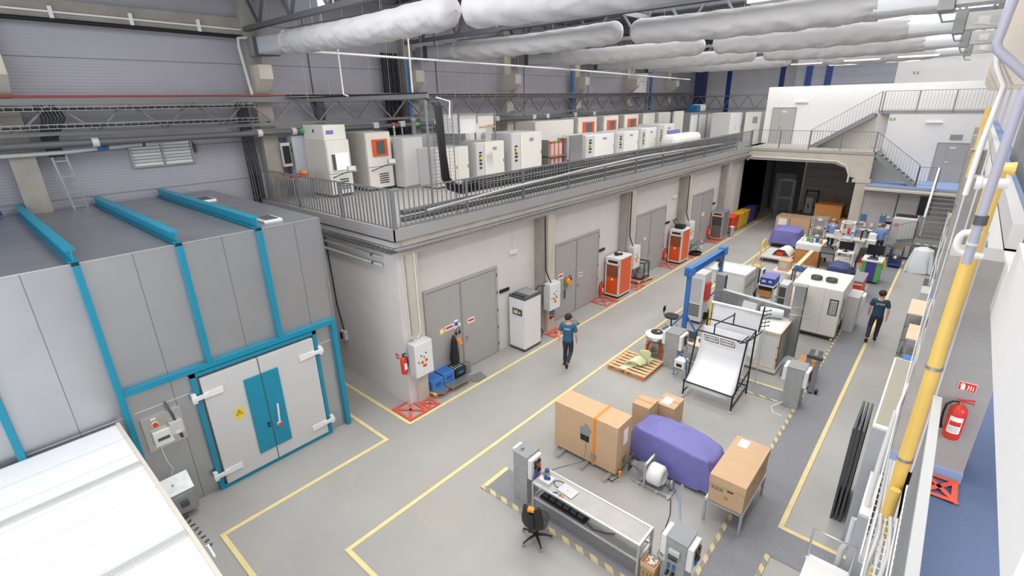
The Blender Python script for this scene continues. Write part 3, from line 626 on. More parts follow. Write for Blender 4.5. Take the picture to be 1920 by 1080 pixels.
# far lattice beam in front of the end wall
t = T('pipe_bridge', 'lattice girder crossing before the far end wall', 'girder', (XL+0.5, 40.5, 7.0))
g = MB()
for z in (0, 0.9): g.beam((0, 0, z), (8.2, 0, z), 0.07)
g.build('chord', M_galv, t); g = MB()
for i in range(7): g.beam((1.17*i, 0, 0), (1.17*i+0.58, 0, 0.9), 0.05); g.beam((1.17*i+0.58, 0, 0.9), (1.17*i+1.17, 0, 0), 0.05)
g.build('lattice', M_galv, t)
for x, lab in ((-15.6, 'narrow blue stripe on the far wall, left one'), (-11.7, 'broad blue stripe on the far wall, second from left')):
    tag(B(x, x+0.35, 43.94, 43.995, 0, 10.4).build('wall_stripe', M_bluest), lab, 'wall stripe', kind='structure')
for x, lab in ((-9.4, 'left one of the two blue stripes above the white room'), (-8.2, 'right one of the two blue stripes above the white room')):
    tag(B(x, x+0.4, 41.43, 41.49, 6, 11.0).build('wall_stripe', M_bluest), lab, 'wall stripe', kind='structure')
tag(B(-16.9, -16.0, 40.8, 41.0, 4.9, 10.0).build('dark_panel', M_tarpD), 'dark blue panel in the far left corner', 'panel', kind='structure')
# loading hatch between last wall columns
t = T('white_shutter', 'white rolled shutter panels high on the far left wall', 'shutter', (XL+0.02, 31.5, 8.2))
for k in range(3): B(0, 0.06, 0.05*k, 2.0+0.05*k, 0.72*k, 0.72*k+0.7).build('panel', M_white, t)
MB().tube([(0.3, -0.2, 2.1), (0.1, -0.3, 0.6), (0.1, -0.1, -0.1)], 0.09).build('duct', M_silver, t)
one('wood_board', 'wooden board on the far girder under the white shutter', 'board', B(-17.28, -16.95, 31.4, 33.0, 8.0, 8.15), M_woodO)
# ================================================================== RAILINGS
def railing(name, label, pts, h=1.0, step=0.12, post_every=1.6, bar=0.014, wide=0.0, m=None, rail=0.04, z0=0.06, group=None, postw=0.05):
    m = m or M_steelD; o = Vector(pts[0]); t = T(name, label, 'railing', o, 0, group); pts = [Vector(p)-o for p in pts]
    g = MB(); bars = MB(); posts = []
    for a, b in zip(pts, pts[1:]):
        L = (Vector((b.x, b.y, 0))-Vector((a.x, a.y, 0))).length; n = max(1, round(L/post_every)); d = (b-a)
        g.beam(a+Vector((0, 0, h)), b+Vector((0, 0, h)), rail, rail*0.8); g.beam(a+Vector((0, 0, z0)), b+Vector((0, 0, z0)), rail*0.6)
        for i in range(n+1): posts.append(a+d*i/n)
        k = int(L/step); dv = Vector((d.x, d.y, 0)).normalized()
        for i in range(1, k):
            p = a+d*i/k
            if wide: bars.beam(p+dv*(-wide/2)+Vector((0, 0, (h+z0)/2)), p+dv*(wide/2)+Vector((0, 0, (h+z0)/2)), 0.012, h-z0-0.02)
            else: bars.beam(p+Vector((0, 0, z0)), p+Vector((0, 0, h)), bar)
    g.build('rails', m, t); bars.build('infill_bars', m, t)
    for p in posts[:60]: MB().beam(p+Vector((0, 0, -0.08)), p+Vector((0, 0, h)), postw).build('post', m, t)
    return t
M_rl = mat('railing_zinc', '#8e9094', 0.4, 0.5)
railing('railing', 'grey flat-bar railing across the near end of the mezzanine', [(-16.75, 6.88, ZM), (-9.86, 6.88, ZM)], 0.98, 0.155, 2.25, wide=0.055, m=M_rl, postw=0.07)
railing('railing', 'long grey bar railing along the mezzanine edge over the doors', [(-9.86, 6.92, ZM), (-9.86, 33.0, ZM)], 0.95, 0.15, 2.4, bar=0.022, m=M_rl)
railing('railing', 'slim railing above the loading bay beam', [(-9.8, YF+0.03, ZM), (-3.62, YF+0.03, ZM)], 1.0, 0.13, 1.5, bar=0.012, rail=0.03)
railing('railing', 'slim sloping railing of stair down from mezzanine to blue landing', [(-3.6, YF+0.0, ZM), (-1.55, YF+0.0, 3.4)], 1.0, 0.13, 2.2, bar=0.012, rail=0.03)
railing('railing', 'short slim railing on the blue landing by the lower door', [(-1.52, YF+0.0, 3.35), (-0.72, YF+0.0, 3.35)], 0.95, 0.13, 0.8, bar=0.012, rail=0.03)
railing('railing', 'slim sloping railing of the upper stair before the white wall', [(-6.95, 34.3, ZM), (-4.0, 34.9, 6.95)], 1.0, 0.14, 2.2, bar=0.012, rail=0.03)
railing('railing', 'slim railing along the top landing under the white wall', [(-3.95, 35.55, 6.95), (0.6, 35.55, 6.95)], 1.0, 0.14, 1.5, bar=0.012, rail=0.03)
# stairs
def stair(label, x0, x1, y, z0, z1, n, dep=0.9):
    t = T('staircase', label, 'stair', (x0, y, 0))
    for yy in (0, dep): MB().beam((0, yy, z0-0.08), (x1-x0, yy, z1-0.08), 0.04, 0.22).build('stringer', M_rl, t)
    for i in range(n):
        f = (i+0.5)/n; MB().ob(((x1-x0)*f, dep/2, z0+(z1-z0)*f), (abs(x1-x0)/n*0.95, dep, 0.04)).build('tread', M_galv, t)
stair('steel stair from the mezzanine down to the blue landing', -3.5, -1.6, YF+0.05, ZM-0.05, 3.35, 9)
stair('steel stair rising from mezzanine to the top landing', -7.0, -4.1, 34.4, ZM, 6.85, 11)
t = T('staircase', 'steel stair with a lower landing at far right of the hall', 'stair', (-0.75, 30.2, 0))
for x in (0, 1.1): MB().beam((x, 2.7, 3.2), (x, 0, 1.35), 0.04, 0.2).build('stringer', M_rl, t)
for i in range(10): B(0.02, 1.08, 0.1+0.27*i-0.12, 0.1+0.27*i+0.12, 1.44+0.18*i, 1.47+0.18*i).build('tread', M_galv, t)
B(-0.15, 1.1, -0.95, 0, 1.18, 1.32).build('landing', M_rl, t); B(-0.13, 1.08, -0.97, -0.95, 1.2, 1.28).build('edge_tape', M_hazard, t)
for y_ in (-0.9, -0.05): MB().beam((-0.15, y_, 1.2), (-0.85, y_, 1.02), 0.04, 0.18).build('stringer', M_rl, t)
B(-1.15, -0.78, -0.95, 0, 0.92, 1.04).build('landing', M_rl, t)
for x in (-1.1, -0.82): MB().beam((x, -0.9, 0), (x, -0.9, 0.92), 0.06).build('support_leg', M_rl, t)
for i in range(3): B(-1.12, -0.8, 0.05+0.25*i, 0.27+0.25*i, 0.65-0.22*i, 0.69-0.22*i).build('tread', M_galv, t)
MB().beam((-0.02, 2.75, 4.3), (-0.02, 0.0, 2.3), 0.07, 0.05).build('handrail', M_galv, t)
MB().beam((1.1, -0.9, 2.3), (-0.15, -0.9, 2.3), 0.035).beam((-0.15, -0.9, 2.3), (-0.85, -0.9, 2.0), 0.035).beam((-0.85, -0.9, 2.0), (-1.15, -0.9, 2.0), 0.035).build('handrail', M_galv, t)
g = MB()
for i in range(10): g.beam((-0.15+0.125*i, -0.9, 1.32), (-0.15+0.125*i, -0.9, 2.3), 0.014)
for i in range(6): g.beam((-0.15-0.13*i, -0.9, 1.3-0.045*i), (-0.15-0.13*i, -0.9, 2.3-0.05*i), 0.014)
for i in range(7): g.beam((-0.85-0.05*i, -0.9, 1.04), (-0.85-0.05*i, -0.9, 2.0), 0.014)
g.build('infill_bars', M_galv, t)
# ================================================================== BUNDLES ALONG THE MEZZANINE RAILING
t = T('cable_ladder', 'tall mesh ladder with thick black hoses dropping to mezzanine railing', 'cable ladder', (-10.15, 8.35, 5.55))
MB().beam((0, 0, -0.6), (0, 0, 2.35), 0.045).beam((0, 0.85, -0.6), (0, 0.85, 2.3), 0.02).build('rail', M_galv, t)
g = MB()
for k in range(26): g.beam((0, 0.0, 0.1+0.088*k), (0, 0.85, 0.1+0.088*k), 0.009)
for k in range(5): g.beam((0.0, 0.17+0.17*k, 0), (0.0, 0.17+0.17*k, 2.3), 0.009)
g.build('mesh', M_galv, t)
for k in range(4):
    MB().tube([(-1.2, 0.2+0.06*k, 2.42), (-0.3, 0.22+0.06*k, 2.4), (0.06, 0.26+0.06*k, 2.2), (0.09, 0.28+0.06*k, 1.0), (0.09, 0.32+0.07*k, 0.4), (0.09, 0.5+0.07*k, 0.12+0.04*k), (0.09, 0.85, 0.0+0.05*k), (0.05, 1.6, 0.0+0.05*k)], 0.032, 8).build('hose', M_rubber, t)
MB().tube([(-0.3, 0.6, 2.4), (0.05, 0.75, 2.3), (0.06, 0.7, 1.9)], 0.02, 6).build('hose', M_white, t)
t = T('beam', 'slim steel rail from left wall girder out to the hose ladder', 'beam', (-16.4, 8.3, 7.98)); MB().beam((0, 0, 0), (6.3, 0.1, 0), 0.06, 0.1).build('rail', M_galv, t)
MB().tube([(0, 0.1, 0.06), (3, 0.15, 0.08), (6.2, 0.15, 0.06)], 0.03, 6).build('cable', M_black, t)
wire_tray('wire_tray', 'wire tray of black cables along inner side of the long railing', -10.08, 9.2, 31.0, 5.5, wd=0.3, ht=0.26, step=0.17, ncab=6)
t = T('cable_bundle', 'dense bundle of black cables behind the top of the long railing', 'cable', (-9.98, 9.0, 5.5))
for k in range(8): MB().tube([(-0.04*(k % 3), 0.3+1.83*j, 0.05+0.04*k+0.012*math.sin(j*1.7+k)) for j in range(13)], 0.017, 6).build('cable', M_black, t)
pipe('copper_pipe', 'pinkish pipe along the top of the long railing', [(-10.0, 9.3, 5.86), (-10.0, 20, 5.84), (-10.0, 31, 5.82)], 0.02, mat('pinkish_pipe', '#c9aaa6', 0.5), n=6)
pipe('insulated_hose', 'sagging silver insulated hose on the outside of the long railing', [(-9.75, 7.8, 5.3), (-9.73, 10.8, 5.45), (-9.73, 13.1, 5.5), (-9.73, 15.0, 5.56), (-9.73, 18.8, 5.62), (-9.73, 22, 5.58), (-9.73, 27.6, 5.5)], 0.05, M_galv)
for k, z in enumerate((5.12, 5.3)):
    pipe('rail_pipe', ('lower of two dark insulated pipes at the railing foot', 'upper of two dark insulated pipes at the railing foot')[k], [(-10.1, 7.3, z), (-10.1, 20, z+0.02), (-10.1, 31, z)], 0.07, M_pipeG)
# trays on the beam under the railing and around the corner
wire_tray('wire_tray', 'wire tray on the concrete beam above the grey doors', XC+0.12, 6.8, 33.0, 4.45, wd=0.2, ht=0.07, m=M_galv, cab=M_mgrey, step=0.2, ncab=3)
t = wire_tray('wire_tray', 'wire tray around the end wall below the near railing', 0, 0, 6.6, 4.42, wd=0.25, ht=0.08, cab=M_dgrey, step=0.2, ncab=4)
t.location = (XC+0.1, YE-0.14, 4.42); t.rotation_euler = (0, 0, PI/2)
for k, z in enumerate((4.2, 3.98)):
    pipe('wall_pipe', ('upper of two pale pipes on the dark end wall', 'lower of two pale pipes on the dark end wall')[k], [(-15, YE-0.09, z), (-10.55, YE-0.09, z)], 0.04, M_pipeL,
         parts=[('blue_band', (-10.9, YE-0.09, z), (-10.8, YE-0.09, z), 0.043, M_bluep), ('end_cap', (-10.62, YE-0.09, z), (-10.5, YE-0.09, z), 0.05, M_pipeL)])
t = T('socket_box', 'socket box on the end wall behind the chamber corner', 'socket box', (-13.0, YE, 1.1)); B(-0.12, 0.12, -0.1, 0, 0, 0.3).build('box', M_lgrey, t, bevel=0.01); B(-0.1, 0.0, -0.13, -0.1, 0.04, 0.24).build('sockets', M_black, t)
pipe('wall_cable', 'dark cable dropping down the end wall to the socket box', [(-13.3, YE-0.03, 4.3), (-13.2, YE-0.03, 2.2), (-13.0, YE-0.03, 1.4)], 0.02, M_black, 'cable', n=6)
pipe('wall_conduit', 'thin white conduit on the left edge of the corner column', [(-9.98, 7.11, 4.3), (-9.98, 7.11, 1.9)], 0.014, M_white, 'conduit', n=6)
pipe('wall_conduit', 'thin white conduit down the face of the corner column', [(XC+0.02, 7.38, 4.3), (XC+0.02, 7.38, 2.1), (XC+0.02, 7.25, 1.95)], 0.016, M_white, 'conduit', n=6)
t = T('fire_sign', 'small fire extinguisher sign on the end wall corner', 'sign', (-10.45, YE-0.004, 1.32)); B(0, 0.15, 0, 0.004, 0, 0.15).build('plate', M_red, t); B(0.04, 0.07, -0.002, 0, 0.03, 0.12).bx(0.09, 0.12, -0.002, 0, 0.03, 0.1).build('symbol', M_white, t)
# ================================================================== MACHINES ON THE MEZZANINE
def climate(label, x, y0, y1, h, depth=1.2, orange=True, lit=False, group=None, screen=True, name='climate_cabinet'):
    """cabinet whose front looks to +x"""
    t = T(name, label, 'climate cabinet', (x, y0, ZM), 0, group); wd = y1-y0
    B(-depth, 0, 0, wd, 0.08, h).build('body', M_creamD, t, bevel=0.015)
    B(-depth+0.1, -0.06, 0.05, wd-0.05, 0.0, 0.08).build('base', M_dgrey, t)
    d = B(0.0, 0.05, 0.02, wd-0.02, h*0.42, h-0.03).build('door', M_cream, t, bevel=0.015)
    B(0.0, 0.045, 0.02, wd-0.02, 0.1, h*0.41).build('lower_panel', M_cream, t, bevel=0.01)
    g = MB()
    for k in range(5): g.bx(0.045, 0.052, wd*0.4, wd*0.78, 0.25+0.075*k, 0.285+0.075*k)
    g.build('vent_slots', M_black, t)
    if orange:
        wf = B(0.05, 0.1, wd*0.22, wd*0.82, h*0.6, h*0.88).build('window_frame', M_orange, d, bevel=0.01)
        B(0.1, 0.105, wd*0.36, wd*0.7, h*0.63, h*0.85).build('pane', M_glass, wf)
    if lit:
        wf = B(0.05, 0.08, wd*0.14, wd*0.9, h*0.47, h*0.78).build('window_frame', M_white, d, bevel=0.01)
        B(0.08, 0.085, wd*0.34, wd*0.84, h*0.49, h*0.76).build('lit_pane', M_lit, wf)
        B(0.08, 0.09, wd*0.16, wd*0.3, h*0.49, h*0.76).build('side_pane', M_dgrey, wf)
    for z in (h*0.5, h*0.9): MB().cy((0.03, 0.0, z-0.06), (0.03, 0.0, z+0.06), 0.025, n=8).build('hinge', M_lgrey, t)
    if screen:
        ar = MB().tube([(0.05, 0.1, h*0.36), (0.25, wd*0.4, h*0.42), (0.4, wd*0.62, h*0.47)], 0.015, 6).build('screen_arm', M_black, t)
        MB().ob((0.42, wd*0.7, h*0.5), (0.04, 0.3, 0.2), (0, -0.5, -0.3)).build('screen', M_mgrey, ar); MB().ob((0.445, wd*0.7-0.006, h*0.513), (0.01, 0.22, 0.14), (0, -0.5, -0.3)).build('display', M_lgrey, ar)
    return t
t = climate('tall cabinet with lit white window nearest the mezzanine corner', -15.3, 8.38, 9.22, 1.82, 1.35, False, True)
tb = B(-1.3, -0.02, 0.02, 0.8, 1.82, 2.28).build('top_unit', M_cream, t, bevel=0.015); B(-0.02, -0.014, 0.1, 0.36, 2.0, 2.12).build('name_plate', M_tarp, tb)
B(-0.7, -0.6, 0.012, 0.02, 2.05, 2.15).build('side_vent', M_dgrey, tb)
t = climate('second cabinet with big orange window and small touch screen', -15.3, 9.84, 10.86, 1.98, 1.2)
def unit(label, x, y0, y1, h, depth, cat='cabinet', name='equipment_cabinet', group=None, doors=2, m=None, strip=False, side=None, vents=False):
    t = T(name, label, cat, (x, y0, ZM), 0, group); wd = y1-y0
    B(-depth, 0, 0, wd, 0.05, h).build('body', side or M_lgrey, t, bevel=0.012)
    B(-depth+0.08, -0.05, 0.05, wd-0.05, 0, 0.05).build('plinth', M_dgrey, t)
    a = wd*0.28 if strip else 0.02
    if strip:
        st = B(0.0, 0.02, 0.02, a-0.02, 0.1, h-0.04).build('switch_panel', M_lgrey, t)
        g = MB()
        for k in range(5): g.bx(0.02, 0.05, a*0.35, a*0.62, h*0.35+0.14*k, h*0.35+0.14*k+0.05+0.02*(k % 2))
        g.build('switches', M_black, st); MB().ob((0.04, a*0.5, h*0.62), (0.05, 0.09, 0.12)).build('main_switch', M_signY, st)
    n = doors
    for k in range(n):
        d = B(0, 0.035, a+(wd-a-0.02)*k/n+0.006, a+(wd-a-0.02)*(k+1)/n-0.006, 0.1, h-0.03).build('door', m or M_cream, t, bevel=0.006)
        B(0.035, 0.06, a+(wd-a)*(k+1)/n-0.09, a+(wd-a)*(k+1)/n-0.06, h*0.45, h*0.53).build('handle', M_mgrey, d)
        if vents: B(0.035, 0.04, a+(wd-a)*(k+.4)/n, a+(wd-a)*(k+.6)/n, h*0.78, h*0.86).build('vent', M_mgrey, d)
    return t
unit('grey cabinet with open front strip and warning lamp behind it', -14.75, 10.95, 11.85, 1.75, 0.55, doors=1, m=M_lgrey)
t = T('signal_lamp', 'red and green signal lamp on the cabinet left of the hose ladder', 'signal lamp', (-15.6, 11.3, ZM+1.95)); MB().cy((0, 0, 0), (0, 0, 0.12), 0.04).build('green_lens', M_green, t); MB().cy((0, 0, 0.17), (0, 0, 0.3), 0.04).build('red_lens', M_red, t); MB().cy((0, 0, -0.2), (0, 0, 0), 0.03).cy((0, 0, 0.12), (0, 0, 0.17), 0.04).build('stem', M_lgrey, t)
unit('low wide grey cabinet block behind the signal lamp', -15.5, 10.95, 13.6, 1.75, 1.0, doors=3, m=M_lgrey)
unit('cream double-door cabinet with switch strip right of the hose ladder', -13.7, 11.55, 13.1, 1.38, 1.0, strip=True)
unit('cream single-door cabinet under a pipe frame with hanging hoses', -13.7, 13.5, 15.05, 1.45, 1.4, doors=1, strip=True, vents=True)
unit('large white cabinet with small door vent, third in front row', -13.7, 15.5, 17.45, 1.68, 1.6, doors=1, strip=True, m=M_cream, vents=True)
t = T('manifold_stand', 'open steel frame with copper manifold on top of the cream cabinet', 'frame', (-13.9, 12.9, ZM+1.45))
g = MB()
for x in (0, -1.1):
    for y in (0, 1.9): MB().beam((x, y, 0), (x, y, 1.05), 0.05).build('leg', M_galv, t)
MB().beam((0, 0, 1.0), (0, 1.9, 1.0), 0.05).beam((-1.1, 0, 1.0), (-1.1, 1.9, 1.0), 0.05).beam((0, 0, 0.02), (0, 1.9, 0.02), 0.04).beam((0, 0, .02), (-1.1, 0, .02), 0.04).build('frame_rails', M_galv, t)
B(-1.1, -0.1, 0.05, 1.0, 0.35, 0.98).build('white_panel', M_white, t); B(-0.06, -0.02, 1.0, 1.85, 0.6, 1.0).build('grey_panel', M_creamD, t)
cp = B(0.02, 0.08, 1.0, 1.85, 0.5, 0.56).build('manifold', M_woodO, t)
for k in range(5): MB().tube([(0.1, 1.25+0.07*k, 0.5), (0.12, 1.27+0.06*k, 0.2), (0.1+0.02*k, 1.2+0.05*k, -0.1), (0.25, 1.15+0.07*k, -0.5), (0.2, 1.25+0.06*k, -1.3)], 0.017, 6).build('hose', M_lgrey, t)
one('white_box', 'white box standing behind the pipe frame cabinet', 'box', B(-15.9, -15.36, 14.6, 16.2, ZM+1.0, ZM+2.05).bx(-15.85, -15.4, 14.65, 16.15, ZM, ZM+1.0), M_white)
# bottle rack
t = T('bottle_rack', 'rack of pinkish glass columns with orange caps', 'rack', (-13.8, 18.1, ZM))
for y in (0, 1.35): B(-0.5, 0, y, y+0.04, 0, 1.25).build('side_frame', M_galv, t)
B(-0.5, 0, 0, 1.39, 0.5, 0.54).build('shelf', M_galv, t); B(-0.5, 0, 0.0, 1.39, 0.0, 0.04).build('shelf', M_galv, t)
M_pink = mat('pinkish_glass', '#e8b9b0', 0.2)
for k in range(4):
    b = MB().cy((-0.25, 0.22+0.32*k, 0.55), (-0.25, 0.22+0.32*k, 1.05), 0.1).build('column', M_pink, t); MB().cy((-0.25, 0.22+0.32*k, 1.05), (-0.25, 0.22+0.32*k, 1.15), 0.1).build('cap', M_orange if k % 2 else M_green, b)
    b = MB().cy((-0.25, 0.22+0.32*k, 0.05), (-0.25, 0.22+0.32*k, 0.4), 0.1).build('column', M_pink, t); MB().cy((-0.25, 0.22+0.32*k, 0.4), (-0.25, 0.22+0.32*k, 0.47), 0.1).build('cap', M_orange, b)
for k in range(4): MB().tube([(-0.25, 0.2+0.3*k, 1.15), (-0.2, 0.4+0.3*k, 1.5), (-0.2, 0.7+0.25*k, 1.3)], 0.012, 6).build('hose', M_white, t)
one('mesh_screen', 'grey mesh screen right of the bottle rack', 'screen', B(-13.75, -13.7, 19.6, 20.6, ZM, ZM+1.35), M_galv)
FR = ['first cabinet of the low white row behind the railing', 'second cabinet of the low white row, grey label strip', 'third cabinet of the low white row, narrow switch strip', 'fourth cabinet of the low white row, a little taller']
for k, (y0, y1, h) in enumerate(((21.2, 23.8, 1.25), (24.2, 26.4, 1.25), (26.8, 28.6, 1.3), (29.0, 31.0, 1.42))):
    unit(FR[k], -13.9, y0, y1, h, 1.45, strip=True, doors=1, m=M_white, side=M_white, vents=True, group='low white cabinets in front row')
BR = ['orange-windowed cabinet, leftmost in the back row', 'second orange-windowed cabinet in the back row', 'third orange-windowed cabinet in the back row', 'back row cabinet with narrow dark slits, fourth', 'back row cabinet with red stripe, fifth']
for k, (y0, y1) in enumerate(((22.8, 24.6), (25.3, 26.9), (27.6, 29.3), (29.9, 31.5), (32.0, 33.8))):
    climate(BR[k], -15.5, y0, y1, 2.02, 1.4, orange=k < 3, group='tall cabinets in the back row', screen=False)
one('cabinet_block', 'wide cream machine block left of the back row', 'machine', B(-16.9, -15.6, 19.4, 22.6, ZM, ZM+1.95), M_cream, bevel=0.02)
one('grey_door_panel', 'tall grey panel standing right of the white row', 'panel', B(-14.3, -14.2, 31.6, 33.0, ZM, ZM+2.1), M_creamD)
t = T('cold_cell', 'white walk-in cell with dark corner profiles on the mezzanine', 'cold room', (-14.2, 34.0, ZM))
B(-2.5, 0, 0, 5.6, 0, 1.85).build('body', M_white, t); B(-2.55, 0.05, -0.05, 5.65, 1.85, 1.93).build('roof_rim', M_mgrey, t)
for y in (0, 1.4, 2.9, 4.2, 5.5): B(0.0, 0.05, y-0.08, y+0.08, 0, 1.85).build('profile', M_mgrey, t)
B(-2.5, 0.0, -0.05, 0, 0, 1.85).build('end_profile', M_mgrey, t)
t = T('fan_unit', 'small blue and white unit on top of the walk-in cell', 'fan unit', (-15, 36.2, ZM+1.93)); B(-0.4, 0.4, 0.6, 1.6, 0, 0.5).build('hood', M_white, t, bevel=0.15); B(-0.4, 0.4, 0.0, 0.5, 0, 0.45).build('motor', M_bluep, t, bevel=0.05)
t = T('white_tank', 'long rounded white vessel behind the far railing', 'tank', (-12.6, 27.5, ZM)); B(-0.5, 0.5, 0, 3.6, 0.3, 0.95).build('body', M_white, t, bevel=0.25)
for y in (0.4, 3.0): B(-0.4, 0.4, y, y+0.2, 0, 0.35).build('foot', M_lgrey, t)
for k in range(5): one('blue_canister', 'blue canister among five on the long white vessel', 'canister', MB().cy((0, 0, 0), (0, 0, 0.2), 0.11), M_tarp, 'blue canisters on the vessel', loc=(-12.9, 28.2+0.3*k, ZM+0.95))
unit('white double cabinet near the far mezzanine corner', -11.9, 35.0, 37.2, 1.9, 1.2, m=M_white)
one('cream_machine', 'cream machine beside the white room on the mezzanine', 'machine', B(-11.7, -10.7, 37.3, 38.4, ZM, ZM+1.9).mat(1).bx(-11.2, -10.9, 37.28, 37.3, ZM+1.2, ZM+1.6), [M_cream, M_mgrey])
# table with red cloth at the near corner, tall cupboard and wall boxes
t = T('table', 'small brown table with red cloth at the mezzanine corner', 'table', (-16.3, 7.2, ZM))
B(-0.35, 0.85, 0, 0.75, 0.72, 0.75).build('tabletop', M_woodO, t)
for x in (-0.3, 0.8):
    for y in (0.05, 0.7): B(x-0.02, x+0.02, y-0.02, y+0.02, 0, 0.72).build('leg', M_galv, t)
one('cloth', 'crumpled red cloth on the small brown table', 'cloth', MB().grid(lambda u, v: (-16.3+0.75*u, 7.3+0.5*v, ZM+0.77+0.03*math.sin(9*u)*math.cos(7*v)+0.015), 12, 10), mat('red_cloth', '#c3525f', 0.8))
one('cable_coil', 'black and white cable coil on the small brown table', 'cable', MB().tube([(-16.3+0.13*math.cos(a*0.7), 7.42+0.13*math.sin(a*0.7), ZM+0.83+0.01*math.sin(a)) for a in range(20)], 0.016, 6), M_black)
one('orange_pouch', 'orange pouch behind the red cloth', 'pouch', MB().ell((-15.75, 7.75, ZM+0.87), (0.2, 0.13, 0.09)), M_woodO)
t = T('cupboard', 'pale blue-grey cupboard behind the table with stickers', 'cupboard', (-17.1, 8.0, ZM)); B(0, 0.42, 0, 0.75, 0, 1.95).build('body', mat('blue_grey_cupboard', '#b6bac6', 0.5), t, bevel=0.01)
B(0.2, 0.35, -0.005, 0, 1.6, 1.72).bx(0.23, 0.38, -0.005, 0, 1.44, 1.56).build('sticker', M_green, t)
t = T('socket_board', 'dark socket board beside the second wall column', 'socket board', (-16.8, 7.62, ZM+1.0)); B(0, 0.08, 0, 0.3, 0, 0.75).build('board', M_lgrey, t); B(0.08, 0.12, 0.04, 0.26, 0.1, 0.65).build('sockets', M_black, t)
for k, (x, y) in enumerate(((-15.6, 12.2), (-15.2, 15.9))):
    one('exhaust_stub', ('upright metal exhaust stub left of the hose ladder', 'upright metal exhaust stub right of the hose ladder')[k], 'exhaust', MB().lathe([(0.08, 0), (0.08, 0.75), (0.12, 0.78), (0.12, 0.86)], (x, y, ZM+1.5)), M_alu)
# ================================================================== ALONG THE DOORS OF THE BLOCK
def switch_cab(label, y0):
    t = T('switch_cabinet', label, 'switch cabinet', (XC, y0, 0.95))
    B(0.0, 0.26, 0, 0.6, 0, 0.97).build('body', M_lgrey, t, bevel=0.006)
    d = B(0.26, 0.285, 0.01, 0.59, 0.01, 0.96).build('door', M_white, t, bevel=0.008)
    k = MB()
    for y, z in ((0.2, 0.62), (0.36, 0.66), (0.29, 0.55), (0.1, 0.45)): k.cy((0.285, y, z), (0.305, y, z), 0.018, n=8)
    k.build('button', M_black, d)
    for y, z in ((0.22, 0.42), (0.36, 0.45)): B(0.285, 0.29, y-0.045, y+0.045, z-0.05, z+0.05).build('switch_plate', M_signY, d); MB().cy((0.29, y, z), (0.32, y, z), 0.028, n=10).build('rotary_switch', M_red, d)
    B(0.285, 0.288, 0.24, 0.36, 0.26, 0.33).build('warning_label', M_red, d)
    return t
switch_cab('white switch cabinet on the corner column above the red cross', 6.92)
switch_cab('white switch cabinet between first and second double door', 12.74)
switch_cab('white switch cabinet above the pallet with a motor', 18.6)
switch_cab('small far white switch cabinet above the heap of arms', 24.42)
for y in (7.2, 13.1, 18.9, 24.7):
    pipe('cable_feed', {7.2: 'pale feed conduit into the corner switch cabinet', 13.1: 'black feed cable into the second switch cabinet', 18.9: 'black feed cable into the third switch cabinet', 24.7: 'black feed cable into the fourth switch cabinet'}[y],
         [(-9.85, y-0.35, 4.25), (-9.87, y-0.3, 3.2), (-9.87, y-0.28, 2.4), (-9.82, y-0.2, 2.15), (-9.78, y-0.1, 1.92)], 0.018 if y < 8 else 0.022, M_lgrey if y < 8 else M_black, 'cable', n=6)
for y in (7.62, 13.5, 19.4):
    t = T('cable_riser', {7.62: 'perforated cable channel left of the first double door', 13.5: 'perforated cable channel left of the second double door', 19.4: 'perforated cable channel left of the third double door'}[y], 'cable channel', (XB, y, 1.9))
    B(0, 0.06, 0, 0.12, 0, 1.25).build('channel', M_conc, t); MB().tube([(0.07, 0.08, 0.0), (0.08, 0.07, 0.6), (0.07, 0.05, 1.25)], 0.015, 6).build('cable', M_dgrey, t)
def sockets(label, y, z, x=XC):
    t = T('socket_board', label, 'socket board', (x, y, z)); B(0, 0.08, -0.15, 0.15, 0, 0.36).build('board', M_lgrey, t, bevel=0.01)
    for k in range(2):
        for q in range(3): MB().ob((0.1, -0.07+0.14*k, 0.07+0.11*q), (0.04, 0.09, 0.07)).build('socket', (M_black, M_red, M_bluep)[(k+q) % 3 if q < 2 else 2], t)
sockets('socket board under the second switch cabinet', 13.1, 0.5)
sockets('socket board under the third switch cabinet', 18.95, 0.45)
# lamp strips over the doors, black holders on the wall
for y, lab in ((11.62, 'white emergency lamp right of first double door'), (23.7, 'white emergency lamp right of third double door')):
    t = T('emergency_lamp', lab, 'lamp', (XB, y, 3.2)); B(0, 0.08, -0.18, 0.18, 0, 0.13).build('housing', M_white, t, bevel=0.01); MB().beam((0.02, 0, 0.13), (0.02, 0, 1.08), 0.02).build('conduit', M_white, t)
for y, lab in ((11.05, 'black holder strip above the tall white cabinet'), (16.98, 'black holder strip left of first orange machine'), (23.05, 'black holder strip left of second orange machine'), (29.1, 'black holder strip left of the blue-grey machine')):
    one('wall_strip', lab, 'strip', B(XB, XB+0.05, y-0.12, y+0.32, 2.02, 2.12), M_black)
# wall extinguishers
def ext_small(label, y, z, x=XB):
    t = T('fire_extinguisher', label, 'fire extinguisher', (x+0.1, y, z))
    MB().lathe([(0.075, 0), (0.085, 0.03), (0.085, 0.42), (0.06, 0.48), (0.02, 0.5)], n=14).build('bottle', M_red, t)
    MB().cy((0, 0, 0.5), (0, 0, 0.55), 0.02).ob((0.0, 0.03, 0.57), (0.03, 0.12, 0.02)).build('valve', M_black, t)
    B(0.08, 0.09, -0.04, 0.04, 0.15, 0.33).build('label_plate', M_paper, t)
    MB().tube([(0, 0, 0.53), (0.05, 0.1, 0.45), (0.03, 0.11, 0.2)], 0.012, 6).build('hose', M_black, t)
    B(-0.1, -0.08, -0.03, 0.03, 0.2, 0.3).build('bracket', M_galv, t)
ext_small('red extinguisher left of the corner switch cabinet', 7.0, 1.0, -9.98) if False else ext_small('red extinguisher half hidden left of the corner switch cabinet', 6.8, 1.05, -10.07)
